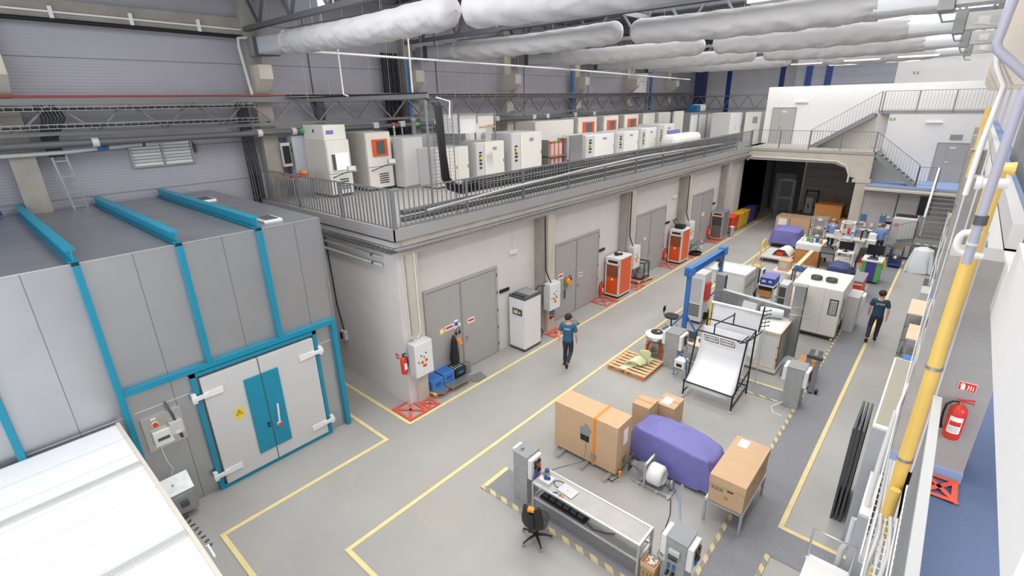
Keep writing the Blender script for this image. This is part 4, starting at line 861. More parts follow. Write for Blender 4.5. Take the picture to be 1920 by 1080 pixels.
ext_small('red extinguisher on wall left of first orange machine', 17.05, 0.12)
ext_small('red extinguisher on wall left of second orange machine', 22.98, 0.2)
ext_small('red extinguisher on wall left of the blue-grey machine', 28.7, 0.25)
# signs and things hung on the doors
def sign(label, y, z, w_, h_, m, x=XB+0.036, bar=None, name='door_sign'):
    t = T(name, label, 'sign', (x, y, z)); B(0, 0.004, 0, w_, 0, h_).build('plate', m, t)
    if bar: B(0.004, 0.006, w_*0.1, w_*0.9, h_*0.3, h_*0.75).build('symbol', bar, t)
sign('pale green and yellow notice on first double door', 8.33, 1.5, 0.16, 0.2, M_signY, bar=M_paper)
sign('red and white warning strip on the first double door', 8.53, 1.55, 0.34, 0.16, M_paper, bar=M_red)
sign('blue and white goggles sign on the first double door', 8.9, 1.5, 0.15, 0.28, M_paper, bar=M_bluep)
sign('white notice above the ear muffs on first double door', 9.03, 1.55, 0.13, 0.08, M_paper)
sign('red topped notice on the right leaf of first double door', 9.45, 1.48, 0.28, 0.16, M_paper, bar=M_red)
sign('red warning notice on the second double door', 14.1, 1.6, 0.3, 0.2, M_paper, bar=M_red)
sign('small red notice on right leaf of second double door', 15.45, 1.35, 0.24, 0.16, M_paper, bar=M_red)
sign('bright notice on the third double door', 20.75, 1.7, 0.16, 0.1, M_paper)
sign('bright yellow notice on the fourth double door', 27.5, 1.6, 0.4, 0.2, M_paper, bar=M_signY)
def helmet(label, y, z, m):
    t = T('safety_helmet', label, 'helmet', (XB+0.12, y, z)); MB().ell((0, 0, 0), (0.1, 0.13, 0.13)).build('shell', m, t); MB().lathe([(0.12, -0.02), (0.15, -0.025), (0.15, -0.035), (0.12, -0.035)], n=16).build('brim', m, t)
helmet('orange safety helmet hanging on the first double door', 8.93, 1.1, M_orangeL)
helmet('orange safety helmet hanging on the second double door', 14.6, 1.42, M_orangeL)
def muffs(label, y, z):
    t = T('ear_muffs', label, 'ear muffs', (XB+0.08, y, z)); MB().tube([(0, -0.07, -0.02), (0, -0.08, 0.06), (0, 0, 0.13), (0, 0.08, 0.06), (0, 0.07, -0.02)], 0.01, 6).build('band', M_black, t)
    for s in (-1, 1): MB().ell((0, 0.07*s, -0.06), (0.04, 0.035, 0.06), 10, 6).build('cup', M_black, t)
muffs('black ear muffs hanging on first double door', 8.99, 1.42); muffs('black ear muffs beside the helmet on second double door', 14.78, 1.5)
t = T('coat', 'black coat hanging beside the helmet on first double door', 'coat', (XB+0.18, 8.72, 0.52))
MB().lathe([(0.13, 0), (0.15, 0.15), (0.11, 0.45), (0.09, 0.7), (0.05, 0.85), (0.01, 0.9)], n=9).build('cloth', M_black, t); MB().tube([(0.08, -0.12, 0.5), (0.1, -0.15, 0.2), (0.08, -0.12, 0.05)], 0.045, 7).build('sleeve', M_black, t)
MB().tube([(0.1, 0.06, 0.8), (0.12, 0.1, 0.4), (0.1, 0.08, 0.1)], 0.02, 6).build('strap', M_mgrey, t)
t = T('lanyard', 'green and purple straps hanging on the second double door', 'straps', (XB+0.06, 14.5, 0.75))
MB().tube([(0.02, 0, 0.85), (0.04, -0.06, 0.5), (0.04, 0.02, 0.38), (0.04, 0.1, 0.5), (0.02, 0.05, 0.85)], 0.02, 6).build('green_strap', M_green, t); MB().beam((0.03, -0.05, 0.36), (0.03, -0.06, 0.02), 0.05, 0.03).build('purple_strap', M_purple, t)
# pallet with crates by the corner column
def pallet(label, loc, rz, L=1.2, W=0.8, group=None, m=None, gaps=5):
    t = T('pallet', label, 'pallet', loc, rz, group)
    for k in range(gaps): x = -W/2+0.06+(W-0.12)*k/(gaps-1); B(-L/2, L/2, x-0.05, x+0.05, 0.12, 0.14).build('top_board', m or M_wood, t)
    for x in (-L/2+0.05, 0, L/2-0.05): B(x-0.05, x+0.05, -W/2, W/2, 0.1, 0.12).build('cross_board', M_woodO, t)
    for x in (-L/2+0.06, 0, L/2-0.06):
        for y in (-W/2+0.05, 0, W/2-0.05): B(x-0.05, x+0.05, y-0.045, y+0.045, 0.02, 0.1).build('block', M_woodO, t)
    for y in (-W/2+0.05, 0, W/2-0.05): B(-L/2, L/2, y-0.05, y+0.05, 0.0, 0.02).build('bottom_board', M_woodO, t)
    return t
pallet('wooden pallet under blue crates by the corner column', (-9.98, 8.2, 0), PI/2, 1.35, 0.62)
def crate(label, loc, m, L=0.4, W=0.42, h=0.26, lidm=None):
    t = T('crate', label, 'crate', loc)
    B(-W/2+.01, W/2-.01, -L/2+.01, L/2-.01, 0, h-0.03).build('body', m, t, bevel=0.01); B(-W/2, W/2, -L/2, L/2, h-0.03, h+0.01).build('lid', lidm or m, t, bevel=0.01)
    g = MB()
    for i in range(3):
        for j in range(4): g.bx(-0.12+0.1*i, -0.05+0.1*i, -0.15+0.085*j, -0.125+0.085*j, h+0.011, h+0.014)
    g.build('lid_slots', M_bluest if m is M_blued else M_paper, t)
    B(W/2-0.01, W/2+0.005, -0.1, 0.1, h*0.45, h*0.7).build('grip', M_bluest if m is M_blued else M_bluep, t)
crate('blue lidded crate nearest the corner column', (-10.03, 7.78, 0.145), M_blued, 0.42, 0.44, 0.3)
crate('blue lidded crate behind the first, taller', (-10.06, 8.23, 0.145), M_blued, 0.42, 0.44, 0.33)
crate('black lidded crate with pale label on the pallet', (-10.06, 8.68, 0.145), M_black, 0.42, 0.44, 0.28)
one('metal_plate', 'rounded perforated metal plate at front edge of the pallet', 'plate', MB().pr([(-9.82, 7.62), (-9.62, 7.6), (-9.52, 7.75), (-9.6, 7.98), (-9.82, 8.0)], 0.145, 0.16), M_galv)
one('metal_plate', 'long perforated metal plate lying on the pallet front', 'plate', MB().pr([(-9.83, 8.0), (-9.6, 8.0), (-9.52, 8.1), (-9.5, 8.8), (-9.8, 8.85)], 0.165, 0.185), M_galv)
one('metal_plate', 'perforated metal plate on the floor beside the pallet', 'plate', MB().pr([(-9.85, 8.95), (-9.5, 8.85), (-9.38, 8.95), (-9.4, 9.3), (-9.75, 9.4)], 0.0, 0.03), M_galv)
one('tin', 'grey tin between black crate and the door', 'tin', MB().cy((-10.1, 9.15, 0), (-10.1, 9.15, 0.3), 0.14), M_galv)
# tall white cabinet with black top
t = T('dryer_cabinet', 'tall white machine cabinet with black rimmed top on castors', 'machine', (-10.18, 11.26, 0))
B(0, 0.66, 0, 0.84, 0.09, 1.84).build('body', M_white, t, bevel=0.012)
B(-0.01, 0.67, -0.01, 0.85, 0.05, 0.1).build('base', M_dgrey, t)
tp = B(-0.01, 0.68, -0.01, 0.86, 1.84, 1.92).build('top', M_dgrey, t, bevel=0.015); B(0.05, 0.6, 0.32, 0.8, 1.92, 1.93).build('hatch', M_mgrey, tp, bevel=0.004); B(0.08, 0.6, 0.06, 0.12, 1.92, 1.94).build('grip', M_black, tp)
pn = B(0.16, 0.56, -0.03, 0, 1.28, 1.5).build('control_panel', M_dgrey, t, bevel=0.01); B(0.22, 0.4, -0.035, -0.03, 1.33, 1.45).build('display', M_lgrey, pn); MB().cy((0.48, -0.03, 1.39), (0.48, -0.05, 1.39), 0.035).build('knob', M_signY, pn)
for x in (0.08, 0.58):
    for y in (0.08, 0.76): MB().cy((x, y-0.02, 0.03), (x, y+0.02, 0.03), 0.03, n=10).build('castor', M_black, t)
MB().tube([(0.3, 0.86, 1.75), (0.32, 1.15, 1.95), (0.34, 1.55, 1.85)], 0.02, 6).build('cable', M_black, t)
one('hose_coil', 'black hose coil on floor right of the tall white machine', 'hose', MB().tube([(-9.8+0.03*math.cos(a*.6), 12.35+0.2*math.cos(a*0.63), 0.2+0.18*math.sin(a*0.63)) for a in range(11)], 0.02, 6), M_black)
one('drawing_stand', 'thin metal net stand leaning before second double door', 'net', MB().tube([(-9.6, 13.5, 0.05), (-9.35, 14.2, 0.05)], 0.02, 6).tube([(-9.6, 13.5, 0.05), (-9.9, 14.3, 0.05)], 0.01, 5).tube([(-9.35, 14.2, 0.05), (-9.9, 14.3, 0.05)], 0.01, 5).tube([(-9.6, 13.5, 0.05), (-9.7, 14.0, 0.45), (-9.35, 14.2, 0.05)], 0.008, 5).tube([(-9.9, 14.3, 0.05), (-9.7, 14.0, 0.45), (-9.5, 13.9, 0.05)], 0.008, 5), M_dgrey)
def orange_mc(label, x0, x1, y0, y1, h, side, door, doorlow, frame, rz=0.0, blk=True):
    t = T('orange_machine' if frame is M_white else 'grey_machine', label, 'machine', (x0, y0, 0)); W = x1-x0; D = y1-y0
    B(0.01, W-0.01, 0.01, D, 0.1, h).build('side_body', side, t)
    B(0.03, W-0.03, 0.03, D-0.03, 0, 0.1).build('base', M_black if blk else M_orange, t)
    f = MB().bx(0, W, -0.03, 0.01, 0.1, 0.16).bx(0, W, -0.03, 0.01, h-0.06, h).bx(0, 0.05, -0.03, 0.01, 0.16, h-0.06).bx(W-0.05, W, -0.03, 0.01, 0.16, h-0.06).bx(0, W, -0.03, 0.01, h-0.29, h-0.25)
    f.bx(W-0.01, W+0.01, -0.03, 0.04, 0.1, h).bx(W-0.01, W+0.01, D-0.03, D, 0.1, h).bx(W-0.01, W+0.01, 0, D, h-0.04, h).bx(W-0.01, W+0.01, 0, D, 0.1, 0.14)
    f.build('frame', frame, t)
    B(0, W, -0.02, D, h, h+0.015).build('top', frame if frame is M_white else side, t)
    B(0.05, W-0.05, -0.02, 0.01, h*0.52, h-0.29).build('mesh_door', door, t); B(0.05, W-0.05, -0.02, 0.01, 0.16, h*0.52).build('lower_door', doorlow, t)
    p = B(0.05, W-0.05, -0.02, 0.01, h-0.25, h-0.06).build('control_panel', M_cream if frame is M_white else M_ply, t); B(0.12, W-0.1, -0.03, -0.02, h-0.2, h-0.1).build('display', M_black, p)
    if frame is M_white:
        MB().cy((W*0.5, -0.02, h*0.47), (W*0.5, -0.03, h*0.47), 0.05, n=14).build('round_sticker', M_white, t)
    return t
orange_mc('orange cabinet machine nearest, right of second double door', -10.2, -9.55, 17.35, 18.35, 1.72, M_orange, M_orangeD, M_orange, M_white)
one('black_fitting', 'small black fitting on top of the nearest orange machine', 'fitting', MB().ell((-9.95, 17.75, 1.80), (0.12, 0.1, 0.07)).cy((-9.95, 17.75, 1.78), (-9.8, 17.95, 1.78), 0.05), M_black)
orange_mc('farther orange cabinet machine right of third double door', -10.15, -9.5, 23.3, 24.25, 1.72, M_orange, M_orangeD, M_orange, M_white)
t = T('black_unit', 'black box unit on top of the farther orange machine', 'unit', (-9.8, 23.7, 1.74)); B(-0.25, 0.2, -0.2, 0.2, 0, 0.2).build('body', M_black, t, bevel=0.05); MB().tube([(-0.25, 0, 0.1), (-0.4, 0, 0.35), (-0.42, 0.4, 0.35)], 0.03, 7).build('hose', M_black, t)
orange_mc('blue-grey cabinet machine before the waste bins', -10.2, -9.53, 28.95, 29.9, 1.68, mat('blue_grey_paint', '#6d7f8c', 0.45), mat('dark_mesh_door', '#46423f', 0.5), mat('grey_mesh_door', '#66625e', 0.5), mat('pale_orange_frame', '#caa596', 0.5), blk=False)
# motor on a pallet
pallet('small wooden pallet carrying a motor unit', (-9.9, 19.95, 0), PI/2-0.15, 1.1, 0.62)
t = T('motor_unit', 'grey motor unit with black frame on the small pallet', 'motor', (-9.95, 19.9, 0.145))
MB().cy((0.15, -0.3, 0.25), (0.05, 0.1, 0.25), 0.16, n=16).cy((0.17, -0.36, 0.25), (0.15, -0.3, 0.25), 0.1, n=16).build('motor', M_galv, t); B(-0.3, 0.3, -0.25, 0.45, 0.0, 0.06).build('base_plate', M_dgrey, t)
for x, y in ((-0.25, -0.2), (0.25, -0.05), (-0.25, 0.4), (0.25, 0.4)): MB().beam((x, y, 0.06), (x, y, 0.75), 0.05).build('frame_post', M_dgrey, t)
MB().beam((-0.25, -0.2, 0.75), (-0.25, 0.4, 0.75), 0.05).beam((0.25, -0.05, 0.75), (0.25, 0.4, 0.75), 0.05).beam((-0.25, 0.4, 0.75), (0.25, 0.4, 0.75), 0.05).beam((-0.25, -0.2, 0.75), (0.25, -0.05, 0.75), 0.05).build('frame_rails', M_dgrey, t)
MB().ell((-0.05, 0.3, 0.3), (0.2, 0.15, 0.18)).build('pump', M_mgrey, t)
# heap of metal arms and hoses
t = T('scissor_frame', 'heap of folded metal arms and black hoses by the wall', 'frame', (-9.8, 25.9, 0)); g = MB(); random.seed(4)
for k in range(14):
    a = Vector((random.uniform(-.35, .3), random.uniform(-.6, .6), random.uniform(0.05, .5))); b = a+Vector((random.uniform(-.4, .4), random.uniform(-.5, .5), random.uniform(0, .5))); g.beam(a, b, 0.05)
g.build('arms', M_galv, t)
for k in range(3): MB().tube([(0.15+0.05*k+0.3*math.cos(a*0.7), -0.5+0.28*math.sin(a*0.7), 0.05+0.05*k) for a in range(10)], 0.035, 7).build('hose', M_black, t)
# waste bins
def bin_(label, x, y, m, w_=0.5, D=0.55, h=0.95, group=None):
    t = T('waste_bin', label, 'waste bin', (x, y, 0), 0, group)
    MB()._add([(-w_/2+.06, .05, .05), (w_/2-.06, .05, .05), (w_/2-.06, D-.05, .05), (-w_/2+.06, D-.05, .05), (-w_/2, 0, h), (w_/2, 0, h), (w_/2, D, h), (-w_/2, D, h)], [(0, 3, 2, 1), (4, 5, 6, 7), (0, 1, 5, 4), (1, 2, 6, 5), (2, 3, 7, 6), (3, 0, 4, 7)]).build('body', m, t, bevel=0.02)
    B(-w_/2-.03, w_/2+.03, -.03, D+.03, h, h+0.07).build('lid', m, t, bevel=0.02)
    MB().cy((-w_/2-.02, 0.1, h+0.02), (-w_/2-.02, D-.1, h+0.02), 0.025, n=8).build('handle', m, t)
    for y_ in (0.1, D-0.1): MB().cy((-w_/2+0.05, y_-0.03, 0.08), (-w_/2+0.05, y_+0.03, 0.08), 0.08, n=12).build('wheel', M_black, t)
M_redbin = mat('red_orange_bin', '#e2431f', 0.4)
bin_('red wheelie bin at near end of the bin row', -9.85, 30.85, M_redbin); bin_('orange wheelie bin right beside the red one', -9.85, 31.5, M_redbin)
bin_('first yellow wheelie bin after the red bins', -9.85, 32.15, M_yelbin); bin_('second yellow wheelie bin in the row', -9.85, 32.8, M_yelbin); bin_('third yellow wheelie bin next to the purple bins', -9.85, 33.45, M_yelbin)
bin_('first purple wheelie bin in the row', -9.85, 34.15, M_purple); bin_('second purple wheelie bin in the row', -9.85, 34.8, M_purple); bin_('black wheelie bin at far end of the row', -9.85, 35.5, M_black)
t = T('pedal_bin', 'small steel pedal bin in front of the red bins', 'bin', (-9.45, 30.4, 0)); MB().cy((0, 0, 0.03), (0, 0, 0.55), 0.15, n=18).build('body', M_inox, t); MB().lathe([(0.155, 0.55), (0.15, 0.6), (0.05, 0.63)]).build('lid', M_lgrey, t); MB().cy((0, 0, 0), (0, 0, 0.03), 0.16).build('base', M_black, t)
# inside the loading bay
t = T('roll_cage', 'tall grey tubular roll cage inside the bay', 'cage', (-9.0, 37.6, 0))
g = MB()
for x in (0, 0.9):
    for y in (0, 0.5): MB().beam((x, y, 0), (x, y, 2.5), 0.04).build('upright', M_galv, t)
for z in (0.12, 1.3, 2.5): g.beam((0, 0, z), (0.9, 0, z), 0.04).beam((0, 0.5, z), (0.9, 0.5, z), 0.04).beam((0, 0, z), (0, 0.5, z), 0.04).beam((0.9, 0, z), (0.9, 0.5, z), 0.04)
g.build('rails', M_galv, t)
t = T('pallet_truck', 'dark stacker truck standing inside the loading bay', 'stacker', (-6.9, 37.0, 0)); B(-0.35, 0.35, 0, 0.5, 0.1, 1.0).build('body', M_dgrey, t, bevel=0.04); B(-0.4, -0.3, 0.5, 0.6, 0.0, 2.0).bx(0.3, 0.4, 0.5, 0.6, 0.0, 2.0).bx(-0.4, 0.4, 0.5, 0.6, 1.9, 2.0).build('mast', M_black, t); B(-0.2, 0.2, -0.02, 0, 0.6, 1.6).build('panel', M_mgrey, t); MB().tube([(0, 0, 0.9), (0, -0.3, 1.2), (0, -0.35, 1.25)], 0.03).build('tiller', M_black, t)
for x in (-5.9, -4.75):
    t = T('hand_pallet_truck', 'left orange handled pallet truck in the bay' if x < -5 else 'right orange handled pallet truck in the bay', 'pallet truck', (x, 38.9, 0)); B(-0.25, -0.1, 0, 1.1, 0.04, 0.1).bx(0.1, 0.25, 0, 1.1, 0.04, 0.1).bx(-.25, .25, -.15, 0, .04, .35).build('forks', M_orange, t); MB().tube([(0, -0.1, 0.3), (0.02, -0.12, 1.1), (0.02, -0.12, 1.2)], 0.03).build('tiller', M_black, t); B(-0.1, 0.12, -0.15, -0.1, 1.15, 1.45).build('handle', M_orange, t)
# ================================================================== FOREGROUND WORK AREA
def carton(name, label, x0, x1, y0, y1, z0, z1, m=None, lid=None, tape_=True, group=None):
    t = T(name, label, 'box', (x0, y0, z0), 0, group); W, D, H = x1-x0, y1-y0, z1-z0
    B(0, W, 0, D, 0, H).build('body', m or M_card, t, bevel=0.006)
    if lid: B(-0.012, W+0.012, -0.012, D+0.012, H-lid, H+0.012).build('lid', m or M_card, t, bevel=0.006)
    if tape_: B(0, W, D/2-0.02, D/2+0.02, H, H+0.003).build('tape', M_woodO, t)
    return t
t = carton('carton', 'large upright cardboard box with an orange strap', -5.87, -4.22, 8.0, 8.62, 0.1, 1.3, tape_=False)
st = MB().bx(1.05, 1.11, -0.008, 0.63, 1.2, 1.208).bx(1.05, 1.11, -0.012, -0.002, -0.02, 1.205).build('strap', M_orangeL, t)
MB().ob((1.08, -0.03, 0.22), (0.12, 0.05, 0.1)).build('buckle', M_galv, st)
B(0.72, 0.95, -0.004, 0.002, 0.5, 0.68).build('cut_window', M_black, t); MB().ex([(0.7, 0.66), (0.96, 0.66), (1.0, 0.85), (0.86, 0.98), (0.8, 0.88), (0.7, 0.82)], -0.006, -0.001, 'y').build('window_flap', M_mgrey, t)
B(1.65, 1.656, 0.28, 0.46, 0.62, 1.0).build('paper_label', M_paper, t)
for k, x in enumerate((-5.6, -4.95, -4.35)):
    one('profile_bar', ('left aluminium bar under the large strapped box', 'middle aluminium bar under the large strapped box', 'right aluminium bar under the large strapped box')[k], 'bar', B(x-0.04, x+0.04, 7.72, 8.75, 0.0, 0.08).mat(1).bx(x-0.01, x+0.01, 7.72, 8.75, 0.08, 0.083), [M_alu, M_mgrey])
one('blue_wire', 'thin blue cable hanging from the cut window of the strapped box', 'cable', MB().tube([(-5.0, 7.98, 0.75), (-4.97, 7.96, 0.4), (-4.98, 7.9, 0.12), (-5.3, 7.6, 0.01), (-5.6, 7.0, 0.01)], 0.006, 5), M_bluep)
# motor with white fan housing
t = T('blower', 'white round blower with silver cone on aluminium rails', 'blower', (-3.75, 8.35, 0))
for y in (-0.16, 0.16): B(-0.15, 0.72, y-0.02, y+0.02, 0.02, 0.07).build('rail', M_alu, t)
for x in (0.0, 0.42, 0.68): B(x-0.03, x+0.03, -0.22, 0.22, 0.0, 0.05).build('cross_rail', M_alu, t)
MB().lathe([(0.06, -0.5), (0.075, -0.5), (0.075, -0.2), (0.1, -0.12), (0.2, 0.14)], (0, 0, 0.32), 20, 'x').build('cone', M_galv, t)
MB().lathe([(0.2, 0.16), (0.23, 0.2), (0.23, 0.42), (0.19, 0.46), (0.15, 0.5), (0.14, 0.42)], (0, 0, 0.32), 22, 'x').build('housing', M_white, t)
for y in (-0.2, 0.2): MB().beam((0.14, y, 0.05), (0.14, y, 0.62), 0.04).build('upright', M_alu, t)
MB().beam((0.14, -0.2, 0.6), (0.14, 0.2, 0.6), 0.04).build('top_bar', M_alu, t)
B(-0.3, -0.28, -0.12, 0.12, 0.15, 0.5).build('plate', M_dgrey, t); MB().ell((0.62, 0.1, 0.15), (0.06, 0.08, 0.12)).build('fitting', M_galv, t)
one('orange_connector', 'orange and black connector lead on floor by the strapped box', 'lead', MB().tube([(-4.15, 8.0, 0.3), (-4.12, 7.95, 0.12), (-4.22, 7.85, 0.02), (-4.35, 7.9, 0.01)], 0.012, 6).mat(1).ob((-4.1, 7.98, 0.2), (0.05, 0.05, 0.14)), [M_black, M_orangeL])
one('blue_hose', 'pale blue hose curving over the floor to grey socket column', 'hose', MB().tube([(-3.05, 8.5, 0.1), (-2.85, 8.25, 0.03), (-2.6, 7.7, 0.012), (-2.45, 7.1, 0.012), (-2.35, 6.8, 0.012), (-2.25, 6.65, 0.3)], 0.011, 6), mat('pale_blue_hose', '#8fa8cf', 0.4))
one('black_cable', 'black cable from blower to the grey socket column', 'cable', MB().tube([(-3.0, 8.15, 0.05), (-2.85, 7.8, 0.01), (-2.75, 7.3, 0.01), (-2.6, 6.85, 0.01), (-2.45, 6.6, 0.25)], 0.009, 6), M_black)
# boxes behind the tarpaulin
carton('carton', 'cardboard box left behind the purple covered load', -4.85, -4.4, 9.85, 10.35, 0, 0.75)
t = carton('carton', 'cardboard box with white paper behind purple covered load', -4.5, -4.0, 10.4, 11.0, 0, 0.62); B(0.1, 0.32, 0.1, 0.42, 0.62, 0.626).build('paper', M_paper, t)
# purple tarpaulin over a long load
random.seed(11)
def cover(name, label, x0, x1, y0, y1, zb, ztop, m, roundx=0.25, seed=1.0, folds=0.05, droop=0.12, rz=0.0, topin=0.16, cat='cover', pts=None):
    cx, cy_, a, b = (x0+x1)/2, (y0+y1)/2, (x1-x0)/2, (y1-y0)/2
    def f(u, v):
        an = 2*PI*u; e = 0.3
        cu, su = math.cos(an), math.sin(an); px = math.copysign(abs(cu)**e, cu); py = math.copysign(abs(su)**e, su)
        if pts: sc = pts(px, py)
        else: sc = (1, 1, 1)
        if v < 0.6:
            t_ = v/0.6; z = zb+(ztop-zb)*t_; k = 1-(topin*t_**1.4)
            fo = folds*(1-t_*0.75)*(math.sin(an*9+seed)+0.6*math.sin(an*17+2.3*seed+3*t_)+0.4*math.sin(an*5-4*t_))
            k += fo*0.6; z += 0.03*math.sin(an*6+seed)*(1-t_)
        else:
            t_ = (v-0.6)/0.4; k = (1-topin)*(1-t_); z = ztop+0.05*math.sin(t_*PI/2)+0.015*noise.noise(Vector((px*3*k+seed, py*3*k, 0)))*2
            z -= droop*(abs(px*k)**2)
        if v < 0.6: z -= droop*(abs(px*k)**2)*(v/0.6)
        return (a*px*k*sc[0], b*py*k*sc[1], z*sc[2])
    mb = MB().grid(f, 96, 30)
    o = tag(mb.build(name, m), label, cat); o.location = (cx, cy_, 0); o.rotation_euler = (0, 0, rz)
    return o
def boat(px, py): return (1.0, 1.0-0.12*max(0, px)-0.1*max(0, -px), 1.0)
cover('tarpaulin', 'long low load under a blue-violet tarpaulin between the cartons', -4.5, -2.3, 8.72, 9.74, 0.08, 0.86, M_tarp, seed=2.0, folds=0.05, topin=0.17, rz=-0.09, pts=boat)
for k, (x, y) in enumerate(((-3.9, 8.85), (-3.0, 8.82))): one('load_foot', 'small white foot peeping out under the blue-violet tarpaulin', 'foot', B(x-0.03, x+0.03, y-0.1, y, 0, 0.12), M_white, 'feet of the covered load')
# brown box on frame
t = carton('carton', 'big brown lidded carton lying on an aluminium frame', -2.29, -1.65, 8.12, 9.6, 0.53, 1.13, lid=0.17, tape_=False)
B(0.1, 0.28, 1.15, 1.42, 0.613, 0.616).build('paper_label', M_paper, t)
g = MB()
for k in range(3): g.bx(0.04+0.075*k, 0.045+0.075*k, -0.002, 0, 0.3, 0.38).bx(0.1+0.075*k, 0.105+0.075*k, -0.002, 0, 0.3, 0.38).bx(0.04+0.075*k, 0.105+0.075*k, -0.002, 0, 0.3, 0.305).bx(0.04+0.075*k, 0.105+0.075*k, -0.002, 0, 0.375, 0.38).bx(0.06+0.075*k, 0.085+0.075*k, -0.002, 0, 0.32, 0.36)
g.build('handling_symbols', M_dgrey, t); B(0.33, 0.44, -0.003, 0, 0.36, 0.39).build('grip_hole', M_black, t); MB().cy((0.33, -0.003, 0.2), (0.33, 0, 0.2), 0.045).build('logo', M_woodO, t)
B(0.64, 0.643, 0.5, 0.62, 0.36, 0.39).bx(0.64, 0.643, 1.0, 1.12, 0.36, 0.39).build('grip_hole', M_black, t)
t = T('profile_table', 'low aluminium profile frame under the big brown carton', 'stand', (-2.35, 8.1, 0))
for x in (0.03, 0.7):
    for y in (0.03, 1.45): B(x-0.022, x+0.022, y-0.022, y+0.022, 0, 0.48).build('leg', M_alu, t)
MB().beam((0.03, 0.03, 0.5), (0.7, 0.03, 0.5), 0.045).beam((0.03, 1.45, 0.5), (0.7, 1.45, 0.5), 0.045).beam((0.03, 0.03, 0.5), (0.03, 1.45, 0.5), 0.045).beam((0.7, 0.03, 0.5), (0.7, 1.45, 0.5), 0.045).build('frame', M_alu, t)
# the long workbench
t = T('workbench', 'long aluminium profile workbench with a lower shelf', 'workbench', (-4.98, 6.05, 0)); W, D, H = 2.33, 0.52, 0.8
for x in (0.02, W-0.02):
    for y in (0.02, D-0.02): B(x-0.022, x+0.022, y-0.022, y+0.022, 0, H-0.02).build('leg', M_alu, t)
for nm, z in (('top_frame', H), ('shelf_frame', 0.46)):
    MB().bx(0, W, 0, 0.045, z-0.045, z).bx(0, W, D-0.045, D, z-0.045, z).bx(0, 0.045, 0.045, D-0.045, z-0.045, z).bx(W-0.045, W, 0.045, D-0.045, z-0.045, z).build(nm, M_alu, t, bevel=0.004)
B(0.045, W-0.045, 0.045, D-0.045, H-0.025, H-0.012).build('worktop', M_alup, t); B(0.045, W-0.045, 0.045, D-0.045, 0.425, 0.435).build('shelf', M_alup, t)
t = T('gearbox', 'small bench motor on white base at left end of the workbench', 'motor', (-4.78, 6.28, 0.792)); B(-0.12, 0.12, -0.1, 0.1, 0, 0.06).build('base', M_white, t, bevel=0.005)
MB().cy((-0.05, 0, 0.06), (-0.05, 0, 0.22), 0.04).cy((-0.1, 0, 0.16), (0.05, 0.02, 0.16), 0.035).build('motor', M_galv, t); MB().ell((0.0, 0.0, 0.25), (0.05, 0.05, 0.04)).build('cap', M_tarpD, t); MB().ob((0.03, -0.03, 0.1), (0.12, 0.04, 0.05), (0, 0, 0.5)).build('clamp', M_bluest, t)
one('cable_loop', 'black cable loop on the bench beside the small motor', 'cable', MB().tube([(-4.52+0.13*math.cos(a*0.5), 6.35+0.09*math.sin(a*0.5), 0.8) for a in range(13)], 0.006, 5), M_black)
t = T('laptop', 'closed silver laptop on the workbench', 'laptop', (-4.3, 6.31, 0.79), -0.08); B(-0.18, 0.18, -0.12, 0.12, 0, 0.018).build('lid', mat('silver_lid', '#b9bcc0', 0.3, 0.5), t, bevel=0.005); B(-0.04, 0.04, -0.015, 0.015, 0.018, 0.02).build('sticker', M_signY, t)
t = T('multimeter', 'brown handheld meter lying on the workbench', 'meter', (-4.33, 6.12, 0.79), 0.3); B(-0.05, 0.05, -0.03, 0.03, 0, 0.025).build('body', M_woodO, t, bevel=0.006); B(-0.03, 0.01, -0.02, 0.02, 0.025, 0.028).build('screen', M_dgrey, t)
one('blue_tool', 'small blue tool lying beside the brown meter', 'tool', MB().ob((-4.46, 6.12, 0.8), (0.1, 0.02, 0.015), (0, 0, 0.7)), M_bluest)
t = T('equipment_case', 'long black tray of sockets on the lower bench shelf', 'tray', (-4.85, 6.12, 0.436)); B(0, 1.05, 0, 0.26, 0, 0.05).build('tray', M_black, t, bevel=0.02)
g = MB()
for k in range(6): g.bx(0.05+0.165*k, 0.17+0.165*k, 0.05, 0.21, 0.05, 0.1)
g.build('socket_row', M_dgrey, t)
one('shelf_cable', 'dark cable trailing over the lower bench shelf', 'cable', MB().tube([(-3.82, 6.2, 0.46), (-3.7, 6.15, 0.45), (-3.6, 6.12, 0.46), (-3.4, 6.2, 0.45), (-3.25, 6.3, 0.45)], 0.009, 6), M_black)
# socket columns
def column_post(label, x, y, w_, h, sides='rl', lever=False, d=None):
    t = T('socket_column', label, 'socket column', (x, y, 0)); d = d or w_
    B(-w_/2, w_/2, -d/2, d/2, 0, h).build('column', mat('column_sheet_'+str(round(x*10)), '#a9abab', 0.45, 0.35, 0.14, 6), t, bevel=0.01)
    B(-w_/2-.01, w_/2+.01, -d/2-.01, d/2+.01, h, h+0.02).build('top', M_mgrey, t)
    for s in sides:
        if s == 'r': bb = B(w_/2, w_/2+0.1, -d/2+0.02, d/2-0.04, h-0.5, h-0.03).build('socket_box', M_white, t, bevel=0.012); xx = w_/2+0.1; q = 1
        else: bb = B(-w_/2-0.1, -w_/2, -d/2+0.02, d/2-0.04, h-0.42, h-0.02).build('socket_box', M_white, t, bevel=0.012); xx = -w_/2-0.1; q = -1
        for k in range(3):
            MB().ob((xx+0.015*q, -0.06, h-0.13-0.11*k), (0.04, 0.07, 0.07)).build('socket', M_black if k < 2 else M_bluep, bb); MB().ob((xx+0.015*q, 0.05, h-0.13-0.11*k), (0.04, 0.07, 0.07)).build('socket', M_black if k != 1 else M_red, bb)
    return t
t = column_post('grey socket column at left end of the workbench', -5.38, 6.36, 0.36, 1.17, 'r', d=0.4)
